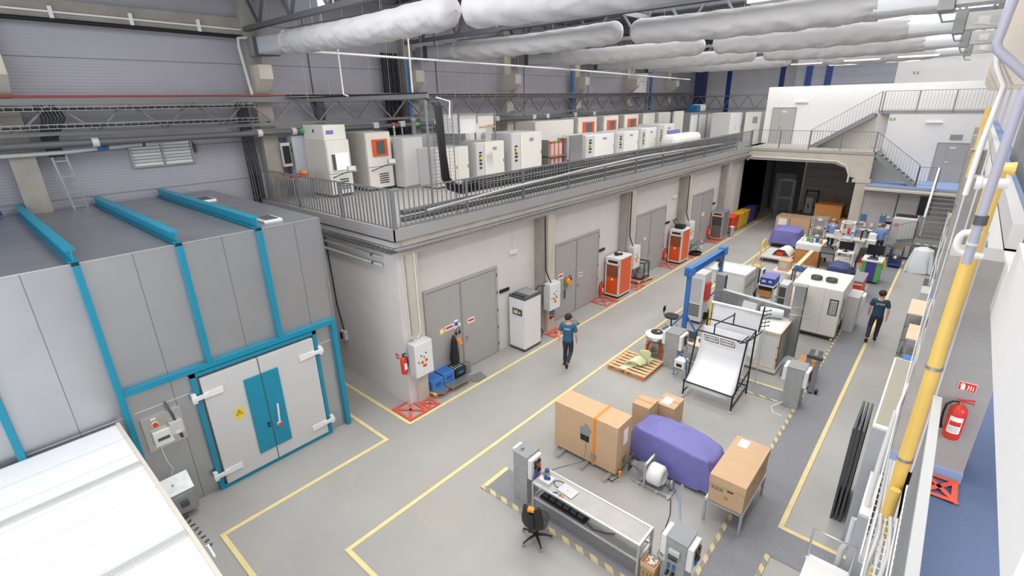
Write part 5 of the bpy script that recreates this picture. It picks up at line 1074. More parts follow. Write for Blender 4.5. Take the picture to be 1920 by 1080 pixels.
MB().cy((-0.05, -0.05, 1.19), (-0.05, -0.05, 1.25), 0.03).build('valve', M_galv, t); B(-0.28, -0.18, -0.1, 0.15, 0.9, 1.15).build('connector_strip', M_white, t)
for k in range(3): MB().ob((0.28, -0.1+0.07*k, 0.72), (0.06, 0.05, 0.1)).build('blue_plug', M_tarp, t)
MB().tube([(0.3, 0.0, 0.7), (0.35, 0.02, 0.5), (0.33, -0.02, 0.78), (0.5, 0.0, 0.82)], 0.008, 5).build('orange_lead', M_orange, t)
t = column_post('grey socket column at the bottom edge right of the workbench', -2.1, 6.38, 0.34, 1.17, 'rl', d=0.4)
b = B(-0.1, 0.08, -0.26, -0.2, 0.82, 1.0).build('switch_box', M_lgrey, t, bevel=0.01); B(-0.09, 0.07, -0.285, -0.26, 0.83, 0.92).build('cover', M_dgrey, b); B(-0.06, 0.04, -0.29, -0.285, 0.85, 0.87).build('window', M_black, b)
for x in (-0.09, 0.0): MB().ob((x, -0.22, 0.62), (0.04, 0.03, 0.09)).build('blue_valve', M_bluep, t); MB().cy((x, -0.2, 0.5), (x, -0.28, 0.47), 0.028).build('air_coupling', M_black, t)
MB().tube([(-0.28, -0.05, 0.8), (-0.33, -0.1, 0.6), (-0.26, -0.1, 0.42)], 0.007, 5).build('blue_lead', M_bluep, t)
t = carton('carton', 'small open brown carton with white filling by the socket column', -2.6, -2.36, 6.05, 6.3, 0, 0.46, m=M_cardD, tape_=False)
g = MB()
random.seed(2)
for k in range(26): g.ell((0.04+random.random()*0.16, 0.04+random.random()*0.17, 0.465+random.random()*0.02), (0.018, 0.018, 0.012), 6, 4)
o = g.build('white_filling', M_paper, t); o['kind'] = 'stuff'
B(-0.01, 0.25, -0.012, 0, 0.42, 0.5).bx(-0.012, 0, 0, 0.25, 0.42, 0.5).bx(0.24, 0.25, 0, 0.25, 0.42, 0.5).build('flaps', M_card, t); text('112', 0.14, (0.12, -0.004, 0.27), FY, M_dgrey, t)
t = column_post('grey socket column in front of the steel vessel', -5.42, 13.55, 0.42, 1.17, 'rl', d=0.55)
t = column_post('grey socket column in front of the pallet truck wreckage', -2.06, 13.55, 0.4, 1.17, 'rl', d=0.5)
MB().tube([(-0.15, -0.3, 0.15), (-0.35, -0.5, 0.02), (-0.25, -0.75, 0.01), (0.0, -0.8, 0.01)], 0.015, 6).build('white_cable', M_white, t)
t = column_post('farther grey socket column beside the blue instrument', -5.5, 21.6, 0.42, 1.15, 'rl')
B(-0.15, 0.15, -0.1, 0.1, 1.17, 1.2).build('yellow_plate', M_signY, t)
for x in (-0.12, 0.12): MB().beam((x, 0, 1.2), (x+0.05, 0.05, 1.55), 0.025).build('hook', M_orangeL, t)
# swivel chair
def chair(label, x, y, rz, seat_h=0.48, stool=False):
    t = T('swivel_chair' if not stool else 'work_stool', label, 'chair', (x, y, 0), rz)
    for k in range(5):
        a = 2*PI*k/5+0.3; c, s_ = math.cos(a), math.sin(a)
        l = MB().tube([(0.03*c, 0.03*s_, 0.12), (0.17*c, 0.17*s_, 0.11), (0.3*c, 0.3*s_, 0.075)], 0.02, 6, rs=[0.028, 0.022, 0.016]).build('leg', M_black if not stool else M_bluep, t)
        MB().cy((0.3*c-0.02*s_, 0.3*s_+0.02*c, 0.03), (0.3*c+0.02*s_, 0.3*s_-0.02*c, 0.03), 0.03, n=10).build('castor', M_mgrey, l)
    MB().cy((0, 0, 0.1), (0, 0, seat_h-0.05), 0.025).build('gas_lift', M_black, t)
    def sf(u, v):
        a = 2*PI*u; r = min(1, v*1.25); c, s_ = math.cos(a), math.sin(a); e = 0.7
        z = seat_h+0.03*math.sqrt(max(0, 1-min(1, v*1.02)**6))-0.02*(1-r)
        if v > 0.8: z = seat_h-0.04*(v-0.8)/0.2; r = 1-(v-0.8)*0.5
        return (0.235*r*math.copysign(abs(c)**e, c), 0.225*r*math.copysign(abs(s_)**e, s_), z)
    MB().grid(sf, 28, 10).build('seat', mat('dark_seat_fabric_'+str(int(abs(x*10))), '#3b3b3d', 0.85, 0, 0.06, 20), t, solid=0.015)
    B(-0.12, 0.12, -0.1, 0.1, seat_h-0.07, seat_h-0.03).build('seat_mount', M_black, t)
    if not stool:
        MB().tube([(0, -0.12, seat_h-0.05), (0, -0.27, seat_h-0.02), (0, -0.29, seat_h+0.2)], 0.03, 6).build('back_support', M_black, t)
        bk = MB().grid(lambda u, v: ((u-0.5)*2*(0.21-0.05*abs(v-0.35)-0.03*v), -0.24-0.05*v+0.05*(2*(u-0.5))**2, seat_h+0.08+0.46*v), 14, 14).build('backrest', M_black, t, solid=0.05)
        B(-0.06, 0.06, -0.35, -0.26, seat_h+0.49, seat_h+0.55).build('handle', M_orangeL, bk, bevel=0.01)
        B(-0.05, 0.05, -0.34, -0.27, seat_h+0.0, seat_h+0.42).build('spine', M_black, bk, bevel=0.01)
    else:
        MB().tube([(-0.12, 0.0, seat_h-0.05), (-0.27, 0.0, seat_h-0.02), (-0.3, 0, seat_h+0.12)], 0.016, 6).build('back_support', M_black, t)
        MB().ell((-0.28, 0, seat_h+0.22), (0.035, 0.13, 0.12)).build('backrest', M_black, t)
        MB().tube([(0.2*math.cos(a*0.3-2.6), 0.2*math.sin(a*0.3-2.6), 0.28) for a in range(12)], 0.014, 6).build('foot_ring', M_black, t)
    return t
chair('black swivel chair with orange handle at the workbench', -4.53, 5.62, 0.38)
chair('black work stool with small backrest beside the blue crane', -6.5, 15.72, 0.1, 0.62, True)
# wooden pallet with green shell piece
t = pallet('pale wooden pallet with empty slots in the open floor', (-6.25, 12.7, 0), 0.0, 1.25, 1.25, gaps=7)
o = MB().pr([(-0.25, -0.62), (-0.05, -0.62), (0.35, 0.5), (0.1, 0.62), (-0.15, 0.1)], 0.15, 0.16).build('x', mat('pale_green_sheet', '#cfd1b0', 0.5)); o.name = 'shell_piece'; o.location = (-6.25, 12.7, 0); tag(o, 'flat pale sheet lying across the wooden pallet', 'sheet')
one('shell_piece', 'curved pale green shell on the wooden pallet, front', 'shell', MB().grid(lambda u, v: (-6.5+0.5*u+0.1*v, 12.35+0.28*v+0.15*u, 0.2+0.22*math.sin(PI*u)*(0.5+0.5*v)), 12, 8), mat('pale_green_shell', '#cdd0a4', 0.45), solid=0.02)
one('shell_piece', 'upright pale green shell on the wooden pallet, back', 'shell', MB().grid(lambda u, v: (-6.2+0.36*u, 12.75+0.14*math.sin(PI*u)+0.08*v, 0.17+0.38*v), 12, 8), MATS['pale_green_shell'], solid=0.02)
# steel vessel with orange legs
t = T('steel_vessel', 'round polished vessel with orange legs and white lid', 'vessel', (-6.14, 13.8, 0))
MB().lathe([(0.12, 0.16), (0.3, 0.2), (0.31, 0.24), (0.31, 0.62), (0.335, 0.63), (0.335, 0.67), (0.31, 0.68), (0.31, 0.72)], n=28).build('body', M_inox, t)
ld = MB().lathe([(0.36, 0.72), (0.37, 0.74), (0.36, 0.77), (0.3, 0.8), (0.12, 0.82), (0.01, 0.82)], n=28).build('lid', M_white, t)
MB().lathe([(0.17, 0.82), (0.19, 0.84), (0.17, 0.855), (0.14, 0.83)], n=20).build('lid_ring', M_black, ld); MB().ell((0.05, 0, 0.85), (0.06, 0.06, 0.03)).build('lid_valve', M_galv, ld)
for k in range(4):
    a = PI/4+k*PI/2+0.2; c, s_ = math.cos(a), math.sin(a); MB().beam((0.335*c, 0.335*s_, 0), (0.335*c, 0.335*s_, 0.45), 0.05).build('leg', M_orange, t)
# ---- blue gantry crane
t = T('gantry_crane', 'blue steel gantry crane with braced feet and trolley', 'crane', (-5.83, 15.2, 0))
A_ = (0, 0); 
def leg_(y):
    MB().beam((0, y, 0.12), (0, y, 2.45), 0.13).build('upright', M_crane, t, bevel=0.006)
    MB().beam((-0.75, y, 0.12), (0.95, y, 0.12), 0.12, 0.14).build('foot_beam', M_crane, t, bevel=0.006)
    for s in (-1, 1): MB().beam((0.65*s, y, 0.18), (0, y, 1.1), 0.05).build('brace', M_crane, t)
    for s in (-0.7, 0.88): MB().cy((s, y-0.03, 0.05), (s, y+0.03, 0.05), 0.05, n=12).build('castor', M_black, t)
leg_(0); leg_(2.95)
MB().beam((0, 0, 1.3), (0, 0.75, 2.05), 0.05).build('brace', M_crane, t) if False else None
g = MB().bx(-0.09, 0.09, -0.2, 3.15, 2.45, 2.47).bx(-0.01, 0.01, -0.2, 3.15, 2.47, 2.65).bx(-0.09, 0.09, -0.2, 3.15, 2.65, 2.67); g.build('girder', M_crane, t)
for y in (0, 2.95): B(-0.12, 0.12, y-0.17, y+0.17, 2.42, 2.72).build('end_cap', M_crane, t, bevel=0.01)
ty = 2.5; B(-0.12, 0.12, ty-0.12, ty+0.12, 2.3, 2.45).build('trolley', M_dgrey, t); MB().cy((0.1, ty-0.1, 2.2), (0.17, ty-0.1, 2.2), 0.1, n=16).build('chain_wheel', M_black, t)
g = MB().tube([(0.02, ty, 2.3), (0.02, ty, 1.6)], 0.01, 5).tube([(0.14, ty-0.2, 2.2), (0.14, ty-0.2, 1.3)], 0.006, 5); g.build('chain', M_galv, t)
MB().tube([(0.02, ty, 1.6), (0.05, ty, 1.52), (0.0, ty, 1.47), (-0.04, ty, 1.52)], 0.014, 6).build('hook', M_dgrey, t)
# ---- photographic paper rig
t = T('paper_rig', 'black tube rig holding a sweep of white paper', 'photo rig', (-4.45, 12.05, 0)); W = 1.3
def tb(a, b, name='tube', r=0.022): MB().cy(a, b, r, n=8).build(name, M_black, t)
for x in (0, W):
    tb((x, 0, 0.06), (x, 0, 0.55), 'front_leg'); tb((x, 0.2, 0.5), (x, 0.55, 1.85), 'front_mast'); tb((x, 1.25, 0.0), (x, 1.25, 1.95), 'rear_mast'); tb((x, 0, 0.5), (x, 1.25, 0.75), 'side_rail'); tb((x, 0, 0.15), (x, 1.25, 0.25), 'side_rail'); tb((x, 0.55, 1.85), (x, 1.25, 1.95), 'top_side_rail', 0.016)
    MB().ell((x, 0, 0.04), (0.035, 0.035, 0.04)).build('foot', M_white, t)
tb((-0.04, 0, 0.5), (W+0.04, 0, 0.5), 'front_bar'); tb((0, 0.55, 1.85), (W, 0.55, 1.85), 'middle_bar'); tb((0, 1.25, 1.95), (W, 1.25, 1.95), 'rear_bar'); tb((0, 1.25, 0.25), (W, 1.25, 0.25), 'rear_bar')
tb((0.45, 0.55, 1.85), (0.45, 0.55, 2.15), 'lamp_stub', 0.018); tb((0.45, 0.55, 2.13), (0.7, 1.25, 2.25), 'boom', 0.016); tb((0.7, 1.25, 1.95), (0.7, 1.25, 2.3), 'lamp_stub', 0.018); tb((W+0.05, 1.3, 1.9), (W+0.08, 1.4, 2.6), 'clamp_mast', 0.02)
for k in range(5): MB().beam((W+0.06, 1.33, 2.05+0.11*k), (W+0.22, 1.4, 2.1+0.11*k), 0.018).ell((W+0.24, 1.4, 2.11+0.11*k), (0.025, 0.02, 0.02), 8, 5).build('clamp', M_black, t)
for k, (x, y) in enumerate(((W-0.05, 0.55), (W+0.02, 0.8), (W-0.12, 0.6), (W+0.05, 1.1))): MB().beam((x, y, 1.85), (x+0.1, y+0.12, 1.98), 0.02).beam((x, y, 1.85), (x-0.12, y-0.05, 1.8), 0.02).build('clamp', M_black, t)
def sweep(u, v):
    P = [(0.0, 0.5), (0.1, 0.56), (0.35, 0.74), (0.6, 0.95), (0.78, 1.25), (0.86, 1.55), (0.9, 1.82), (1.0, 2.1), (1.7, 2.35), (1.95, 2.4), (2.0, 2.38), (2.0, 1.6)]
    s = v*(len(P)-1); i = min(int(s), len(P)-2); f = s-i; a, b = P[i], P[i+1]
    return (0.03+1.24*u, a[0]+(b[0]-a[0])*f, a[1]+(b[1]-a[1])*f)
P_ = [(0.02, 0.49), (0.3, 0.68), (0.55, 0.88), (0.72, 1.12), (0.8, 1.4), (0.84, 1.7), (0.87, 1.9)]
def smooth_sweep(P, x0, x1):
    def f(u, v):
        s = v*(len(P)-1); i = min(int(s), len(P)-2); q = s-i
        p = [Vector(P[max(0, min(len(P)-1, i+k))]) for k in (-1, 0, 1, 2)]
        c = 0.5*((2*p[1])+(p[2]-p[0])*q+(2*p[0]-5*p[1]+4*p[2]-p[3])*q*q+(3*p[1]-p[0]-3*p[2]+p[3])*q**3)
        return (x0+(x1-x0)*u, c.x, c.y)
    return f
MB().grid(smooth_sweep(P_, 0.03, W-0.03), 8, 40).build('paper_sheet', M_white2, t, solid=0.004)
MB().grid(smooth_sweep([(0.02, 0.49), (0.03, 0.4), (0.04, 0.32)], 0.06, W-0.1), 4, 4).build('paper_tail', M_white2, t, solid=0.004)
for k in range(2):
    pl = MB().ob((0.4+0.42*k, 0.58, 1.69), (0.36, 0.015, 0.24), (0.5, 0, 0)).build('licence_plate', M_paper, t)
    g = MB()
    for q in range(6): g.ob((0.28+0.42*k+0.048*q, 0.566, 1.69), (0.022, 0.01, 0.08 if q in (0, 5) else 0.04), (0.5, 0, 0))
    g.ob((0.4+0.42*k, 0.515, 1.79), (0.37, 0.012, 0.016), (0.5, 0, 0)).ob((0.4+0.42*k, 0.625, 1.58), (0.37, 0.012, 0.016), (0.5, 0, 0)).ob((0.22+0.42*k, 0.57, 1.69), (0.012, 0.012, 0.24), (0.5, 0, 0)).ob((0.58+0.42*k, 0.57, 1.69), (0.012, 0.012, 0.24), (0.5, 0, 0)); g.build('plate_print', M_black, pl)
t = T('paper_roll_screen', 'white ribbed paper backdrop hung behind the tube rig', 'backdrop', (-4.5, 13.8, 0))
MB().grid(lambda u, v: (1.36*u, 0.05*math.sin(u*9)*0.3-0.3*(1-v)**2, 1.0+1.25*v+0.012*math.sin(v*38)), 12, 60).build('paper_sheet', M_white2, t, solid=0.004)
MB().cy((-0.05, 0, 2.27), (1.4, 0, 2.27), 0.04, n=12).build('roll', M_white2, t)
for x in (-0.07, 1.42): MB().beam((x, 0.02, 0), (x, 0, 2.32), 0.05 if x < 0 else 0.025).build('stand', M_signY if x < 0 else M_lgrey, t)
# ---- wooden framed chamber
t = T('wood_box', 'white box chamber with wooden edges on a low platform', 'chamber', (-3.58, 14.95, -0.24))
B(0.04, 0.66, 0.04, 1.4, 0.4, 1.5).build('panels', M_white, t); B(0.0, 0.7, 0, 1.44, 1.5, 1.54).build('lid', M_white, t)
for x in (0, 0.66):
    for y in (0, 1.4): B(x, x+0.05, y, y+0.05, 0.36, 1.54).build('edge_post', M_ply, t)
B(0, 0.71, -0.01, 0.04, 0.34, 0.4).build('edge_rail', M_ply, t); MB().bx(0, 0.71, -0.01, 0.03, 1.49, 1.545).bx(0.66, 0.715, 0, 1.45, 1.49, 1.545).build('edge_rail', M_ply, t)
B(0.715, 0.72, 0.1, 1.38, 0.45, 1.45).build('side_window', M_galv, t)
for z in (0.7, 1.1): MB().ob((0.71, 0.03, z), (0.05, 0.1, 0.03)).build('latch', M_dgrey, t)
for x in (0.05, 0.65):
    for y in (0.1, 1.3): B(x-0.03, x+0.03, y-0.03, y+0.03, 0.24, 0.3).build('leg', M_lgrey, t)
B(-0.3, 0.76, -0.12, 1.5, 0.28, 0.34).build('platform', M_lgrey, t)
# ---- tall steel post and guard wall
def ibeam(label, x, y, h, w_=0.3, d=0.26):
    t = T('steel_column', label, 'steel column', (x, y, 0)); B(-w_/2, w_/2, -d/2, -d/2+0.03, 0, h).bx(-0.015, 0.015, -d/2+0.03, d/2-0.03, 0, h).bx(-w_/2, w_/2, d/2-0.03, d/2, 0, h).build('column', M_galv, t)
    B(-w_/2-.01, w_/2+.01, -d/2-.01, d/2+.01, h, h+0.02).build('cap', M_mgrey, t)
    for z in (h*0.62, h*0.72): B(-w_/2-.01, w_/2+.01, -d/2-.02, d/2+.02, z, z+0.03).build('band', M_inox, t)
    return t
ibeam('tall steel column on the right of the wooden edged chamber', -2.8, 16.25, 2.45)
ibeam('tall steel column behind the blue crane beam', -5.35, 16.9, 2.1)
t = T('guard_wall', 'long low grey metal guard between the two steel columns', 'guard', (-5.2, 16.75, 0.95)); MB().ob((1.2, -0.25, 0.42), (2.4, 0.06, 0.5), (0, 0, -0.18)).build('panel', M_galv, t); MB().ob((1.2, -0.25, 0.69), (2.42, 0.12, 0.03), (0, 0, -0.18)).build('top_lip', M_lgrey, t)
MB().ob((0.1, -0.06, -0.35), (0.08, 0.08, 1.15)).ob((2.3, -0.44, -0.35), (0.08, 0.08, 1.15)).build('support_leg', M_galv, t)
t = T('test_table', 'cluttered white test table behind the paper backdrop', 'table', (-4.9, 14.6, 0)); B(0, 1.0, 0, 2.0, 0.95, 1.0).build('tabletop', M_white, t)
for x in (0.06, 0.94):
    for y in (0.06, 1.94): B(x-0.03, x+0.03, y-0.03, y+0.03, 0, 0.95).build('leg', M_lgrey, t)
t = T('junction_box', 'pale grey junction box with many wires on the test table', 'junction box', (-4.15, 16.2, 1.0)); MB().ob((0, 0.1, 0.35), (0.45, 0.25, 0.4), (-0.4, 0, -0.15)).build('box', M_lgrey, t, bevel=0.01)
for k in range(12): MB().tube([(-0.2+0.035*k, -0.02, 0.2), (-0.25+0.045*k, -0.15-0.02*(k % 3), 0.1), (-0.35+0.065*k, -0.2+0.05*(k % 2), 0.0)], 0.01, 5).build('wire', (M_black, M_white, M_red)[k % 3], t)
MB().cy((-0.25, -0.25, 0.0), (-0.25, -0.25, 0.08), 0.06).build('red_knob', M_red, t); B(-0.15, 0.3, -0.2, 0.0, 0, 0.08).build('terminal_block', M_dgrey, t)
def ribhose(name, label, pts, r, m, loc=(0, 0, 0)):
    P = [Vector(p) for p in pts]; out = []; rs = []; n = 60
    for i in range(n+1):
        s = i/n*(len(P)-1); k = min(int(s), len(P)-2); q = s-k; p = [P[max(0, min(len(P)-1, k+j))] for j in (-1, 0, 1, 2)]
        out.append(0.5*((2*p[1])+(p[2]-p[0])*q+(2*p[0]-5*p[1]+4*p[2]-p[3])*q*q+(3*p[1]-p[0]-3*p[2]+p[3])*q**3)); rs.append(r*(1.0 if i % 2 else 0.88))
    return one(name, label, 'hose', MB().tube(out, r, 14, rs=rs), m)
ribhose('flexible_duct', 'pale ribbed flexible duct curving from the big chiller down', [(-3.1, 18.25, 1.45), (-3.15, 17.8, 1.75), (-3.05, 17.3, 1.6), (-3.0, 17.0, 1.1), (-3.0, 16.8, 0.9)], 0.17, M_bag)
ribhose('flexible_duct', 'fat silver ribbed duct lying on the white boxed chamber', [(-3.75, 15.9, 1.5), (-3.4, 16.0, 1.5), (-3.15, 16.1, 1.46)], 0.15, M_bag)
# ---- big climatic machine
t = T('environment_chamber', 'big cream climatic machine with two round black vents on top', 'machine', (-3.45, 18.35, 0)); W, D, H = 1.5, 2.0, 1.85
B(0, W, 0, D, 0.16, H).build('body', M_cream, t, bevel=0.03)
B(0.05, W-0.05, 0.05, D-0.05, 0.1, 0.16).build('chassis', M_dgrey, t)
for y in (0.1, D-0.1):
    for x in (0.1, W-0.08): MB().cy((x-0.03, y, 0.06), (x+0.03, y, 0.06), 0.06, n=14).build('castor', M_white, t)
B(-0.002, W*0.66, -0.015, 0, 0.62, H-0.03).build('door', M_cream, t, bevel=0.006); B(0.1, W*0.66, -0.015, 0, 0.2, 0.6).build('lower_panel', M_cream, t, bevel=0.006); B(W*0.67, W, -0.015, 0, 0.2, H-0.03).build('service_panel', M_cream, t, bevel=0.006)
p = B(W*0.78, W*0.95, -0.03, -0.015, 0.95, 1.5).build('control_panel', M_black, t); B(W*0.8, W*0.93, -0.035, -0.03, 0.98, 1.46).build('panel_face', M_lgrey, p)
g = MB()
for i in range(3):
    for j in range(6): g.bx(W*0.81+0.06*i, W*0.81+0.035+0.06*i, -0.04, -0.035, 1.02+0.07*j, 1.05+0.07*j)
g.build('buttons', M_black, p)
for x in (0.55, 1.0): MB().lathe([(0.17, H), (0.18, H+0.1), (0.17, H+0.12), (0.14, H+0.1), (0.13, H+0.02), (0.01, H+0.02)], (x, 0.75, 0), 24).build('round_vent', M_dgrey, t)
B(-0.004, 0.02, -0.02, 0.0, 0.5, H-0.1).build('red_edge', M_red, t)
g = MB()
for k in range(10): g.bx(W, W+0.006, 0.3, 1.5, 0.2+0.03*k, 0.215+0.03*k)
g.build('side_grille', M_dgrey, t)
MB().tube([(W+0.02, 0.3, 1.5), (W+0.03, 0.35, 1.2), (W+0.02, 0.2, 0.9), (W+0.05, 0.4, 0.6), (W+0.04, 0.4, 0.1)], 0.01, 5).build('cable', M_black, t)
one('grey_cabinet', 'narrow grey cabinet standing right behind the big cream machine', 'cabinet', B(-1.95, -1.6, 19.6, 20.5, 0, 1.3).mat(1).bx(-1.6, -1.5, 20.0, 20.5, 0.5, 1.25), [M_lgrey, M_white], bevel=0.01)
# machinery on right of post: pallet truck wreck
t = T('lift_frame', 'dark steel lifting frame leaning behind the right socket column', 'frame', (-2.15, 14.4, 0))
MB().beam((0, 0, 0.05), (0.1, 1.0, 0.9), 0.12, 0.03).beam((0.35, 0, 0.05), (0.3, 1.0, 0.9), 0.12, 0.03).build('arm', M_dgrey, t); MB().beam((0, 0.2, 0.1), (0.4, 0.2, 0.1), 0.08).build('cross_bar', M_dgrey, t); MB().beam((0, 0.8, 0.75), (0.4, 0.8, 0.75), 0.1).build('cross_bar', M_dgrey, t); B(-0.2, 0.25, 0.6, 1.2, 0.3, 0.55).build('block', M_woodO, t); MB().cy((-0.2, 0.2, 0.1), (-0.1, 0.2, 0.1), 0.1).cy((0.45, 0.1, 0.08), (0.52, 0.1, 0.08), 0.08).build('wheel', M_black, t)
B(-0.55, -0.3, 0.5, 1.0, 0.05, 0.5).build('motor', M_mgrey, t, bevel=0.03)
# ================================================================== REAR WORK AREA
t = T('flat_trolley', 'long flat trolley with a yellow hoop handle', 'trolley', (-6.65, 26.3, 0)); B(0, 1.35, 0, 1.9, 0.2, 0.3).build('platform', M_lgrey, t, bevel=0.02)
for x in (0.12, 1.23):
    for y in (0.15, 1.75): MB().cy((x, y-0.03, 0.09), (x, y+0.03, 0.09), 0.09, n=12).build('castor', M_black, t)
MB().tube([(0.02, 0.05, 0.3), (0.02, 0.05, 0.85), (0.02, 0.25, 1.0), (0.02, 0.7, 1.0), (0.02, 0.9, 0.85), (0.02, 0.9, 0.3)], 0.035, 8).build('hoop_handle', M_signY, t)
one('foam_hood', 'white curved foam hood lying on the flat trolley', 'hood', MB().grid(lambda u, v: (-6.2+0.8*u+0.1*v, 26.7+0.9*v, 0.31+0.38*math.sin(PI*u)**0.7), 14, 6), M_white, solid=0.02)
one('red_part', 'red and grey part under the white foam hood', 'part', MB().bx(-6.0, -5.7, 26.75, 27.2, 0.305, 0.5), M_red)
cover('tarpaulin', 'round-topped load under a blue-violet tarpaulin by the rear cartons', -7.15, -5.65, 29.4, 31.0, 0.22, 1.0, M_tarp, seed=5.0, folds=0.06, topin=0.12)
cx = 0
t = T('cart_base', 'low cart base under the rear blue-violet load', 'cart', (-6.4, 30.2, 0)); B(-0.6, 0.6, -0.65, 0.65, 0.14, 0.2).build('deck', M_dgrey, t)
for x in (-.5, .5):
    for y in (-.55, .55): MB().cy((x, y-.03, .07), (x, y+.03, .07), .07).build('castor', M_black, t)
carton('carton', 'rear carton with a white label sheet, left of pair', -7.8, -7.05, 33.2, 34.4, 0.0, 0.95); 
B(-7.65, -7.2, 33.19, 33.197, 0.45, 0.85).build('label_sheet', M_paper); bpy.data.objects['label_sheet'].parent = None
tag(bpy.data.objects['label_sheet'], 'white sheet on the front of left rear carton', 'paper')
carton('carton', 'rear carton right of the one with the white sheet', -7.02, -5.95, 33.2, 34.4, 0.0, 0.95)
carton('crate', 'big orange-brown crate on top of others at the bay entrance', -6.1, -4.7, 34.6, 35.9, 0.75, 1.65, M_woodO, lid=0.1, tape_=False)
pallet('pallet under the orange-brown crate at the bay entrance', (-5.4, 35.2, 0), 0, 1.3, 1.1)
carton('crate', 'lower wooden crate under the orange-brown crate', -6.0, -4.75, 34.7, 35.8, 0.15, 0.74, M_woodO, tape_=False)
carton('crate', 'open cardboard box right of the stacked crates', -4.65, -3.95, 34.0, 34.9, 0, 0.95, M_cardD, tape_=False)
t = T('panel_bench', 'bench clad in orange-brown board with white top cover', 'bench', (-5.26, 27.1, 0)); B(0, 1.05, 0, 1.4, 0, 0.72).build('board', M_woodO, t); B(-0.02, 1.07, -0.03, 1.42, 0.72, 0.98).build('cover', M_bag, t); B(-0.03, 1.06, 0.0, 1.42, 0.98, 1.02).build('top', M_white, t)
random.seed(9)
for k in range(5):
    one('bench_tool', ('white angular fixture on the panel bench, first', 'green-lit small device on the panel bench', 'grey vice block on the panel bench', 'blue and white bottle on the panel bench', 'small brown tin on the panel bench')[k], 'tool',
        MB().ob((-5.1+0.2*k, 27.5+0.2*(k % 2), 1.12), (0.14, 0.12, 0.2), (0, 0, 0.4*k)).cy((-5.1+0.2*k, 27.6+0.2*(k % 2), 1.2), (-5.05+0.2*k, 27.65+0.2*(k % 2), 1.34), 0.03), (M_white, M_green, M_galv, M_bluep, M_woodO)[k])
t = carton('carton', 'small carton with grey label in front of the flat trolley', -5.45, -4.95, 24.95, 25.5, 0.12, 0.62); B(0.1, 0.36, -0.004, 0, 0.15, 0.4).build('label', M_lgrey, t)
one('low_platform', 'low white platform under the small carton', 'platform', B(-5.6, -4.5, 24.8, 25.9, 0.0, 0.118), M_white, bevel=0.01)
one('timber', 'long pale timber plank leaning over the low boxes', 'plank', MB().beam((-4.8, 24.2, 0.2), (-4.5, 26.9, 0.75), 0.16, 0.1), M_ply)
t = carton('carton', 'long pale wooden case beside the leaning plank', -4.4, -3.2, 24.3, 24.9, 0.0, 0.55, M_ply, tape_=False)
t = T('parts_rack', 'long low bench with a row of blue part bins', 'rack', (-4.25, 21.9, 0)); B(0, 1.55, 0, 0.6, 1.15, 1.2).build('tabletop', M_dgrey, t)
for x in (0.04, 1.5):
    for y in (0.04, 0.56): B(x-0.02, x+0.02, y-0.02, y+0.02, 0, 1.15).build('leg', M_dgrey, t)
for k in range(9): one('parts_bin', 'blue part bin in the row behind the big cream machine', 'bin', MB().bx(0, 0.14, 0, 0.25, 0, 0.1).mat(1).bx(0.02, 0.12, 0.01, 0.24, 0.1, 0.11), [M_blued, M_dgrey], 'blue part bins in a row', loc=(-4.2+0.165*k, 22.0, 1.2))
cover('tarpaulin', 'navy tarpaulin heaped over a load behind big cream machine', -3.3, -2.38, 22.65, 23.9, 0.05, 1.35, M_tarpD, seed=8.0, folds=0.05, topin=0.25)
one('dark_screen_panel', 'dark slanted panel beside the navy tarpaulin', 'panel', MB().ob((-3.15, 21.6, 0.95), (0.5, 0.05, 0.35), (0.3, 0, 0.1)).ob((-3.15, 21.64, 0.4), (0.4, 0.05, 0.8)), M_black)
# tall aluminium rack tower
def tower(label, x, y, h, w_, n, m, shelves=True):
    t = T('rack_tower', label, 'rack', (x, y, 0))
    for a in (0, w_):
        for b in (0, 0.5): B(a-0.03, a+0.03, b-0.03, b+0.03, 0, h).build('upright', m, t)
    for k in range(n+1):
        z = 0.6+(h-0.6)*k/n; MB().bx(-0.03, w_+.03, -0.03, 0.03, z-0.03, z+0.03).bx(-0.03, w_+.03, 0.47, 0.53, z-0.03, z+0.03).bx(-.03, .03, .03, .47, z-.03, z+.03).bx(w_-.03, w_+.03, .03, .47, z-.03, z+.03).build('shelf_frame', m, t)
        if shelves and k < n: B(0.03, w_-0.03, 0.44, 0.46, z+0.03, z+(h-0.6)/n-0.03).build('back_panel', M_galv, t)
    return t
tower('tall aluminium rack tower with three bays and small labels', -5.05, 28.7, 2.0, 0.6, 3, M_alu)
for k in range(3): one('paper_label', 'yellowish label card inside the aluminium rack tower', 'label', B(-4.8, -4.62, 28.66, 28.665, 1.05+0.42*k, 1.2+0.42*k), M_ply, 'label cards on the rack tower')
tower('slimmer white rack tower by the seated worker', -3.75, 28.6, 1.95, 0.5, 3, M_white, False)
one('red_extinguisher_tag', 'small red bottle hanging on the slim white rack tower', 'bottle', MB().lathe([(0.05, 0), (0.06, 0.05), (0.06, 0.25), (0.02, 0.32)], (-3.4, 28.52, 1.45)), M_red)
t = T('black_table', 'black work table full of loose cable ends', 'table', (-4.15, 26.6, 0)); B(0, 0.7, 0, 1.6, 0.82, 0.87).build('tabletop', M_dgrey, t)
for x in (0.06, 0.64):
    for y in (0.06, 1.54): B(x-.04, x+.04, y-.04, y+.04, 0, .82).build('leg', M_black, t)
B(0.1, 0.6, 0.0, 0.5, 0.62, 0.8).build('drawer', M_mgrey, t)
random.seed(21)
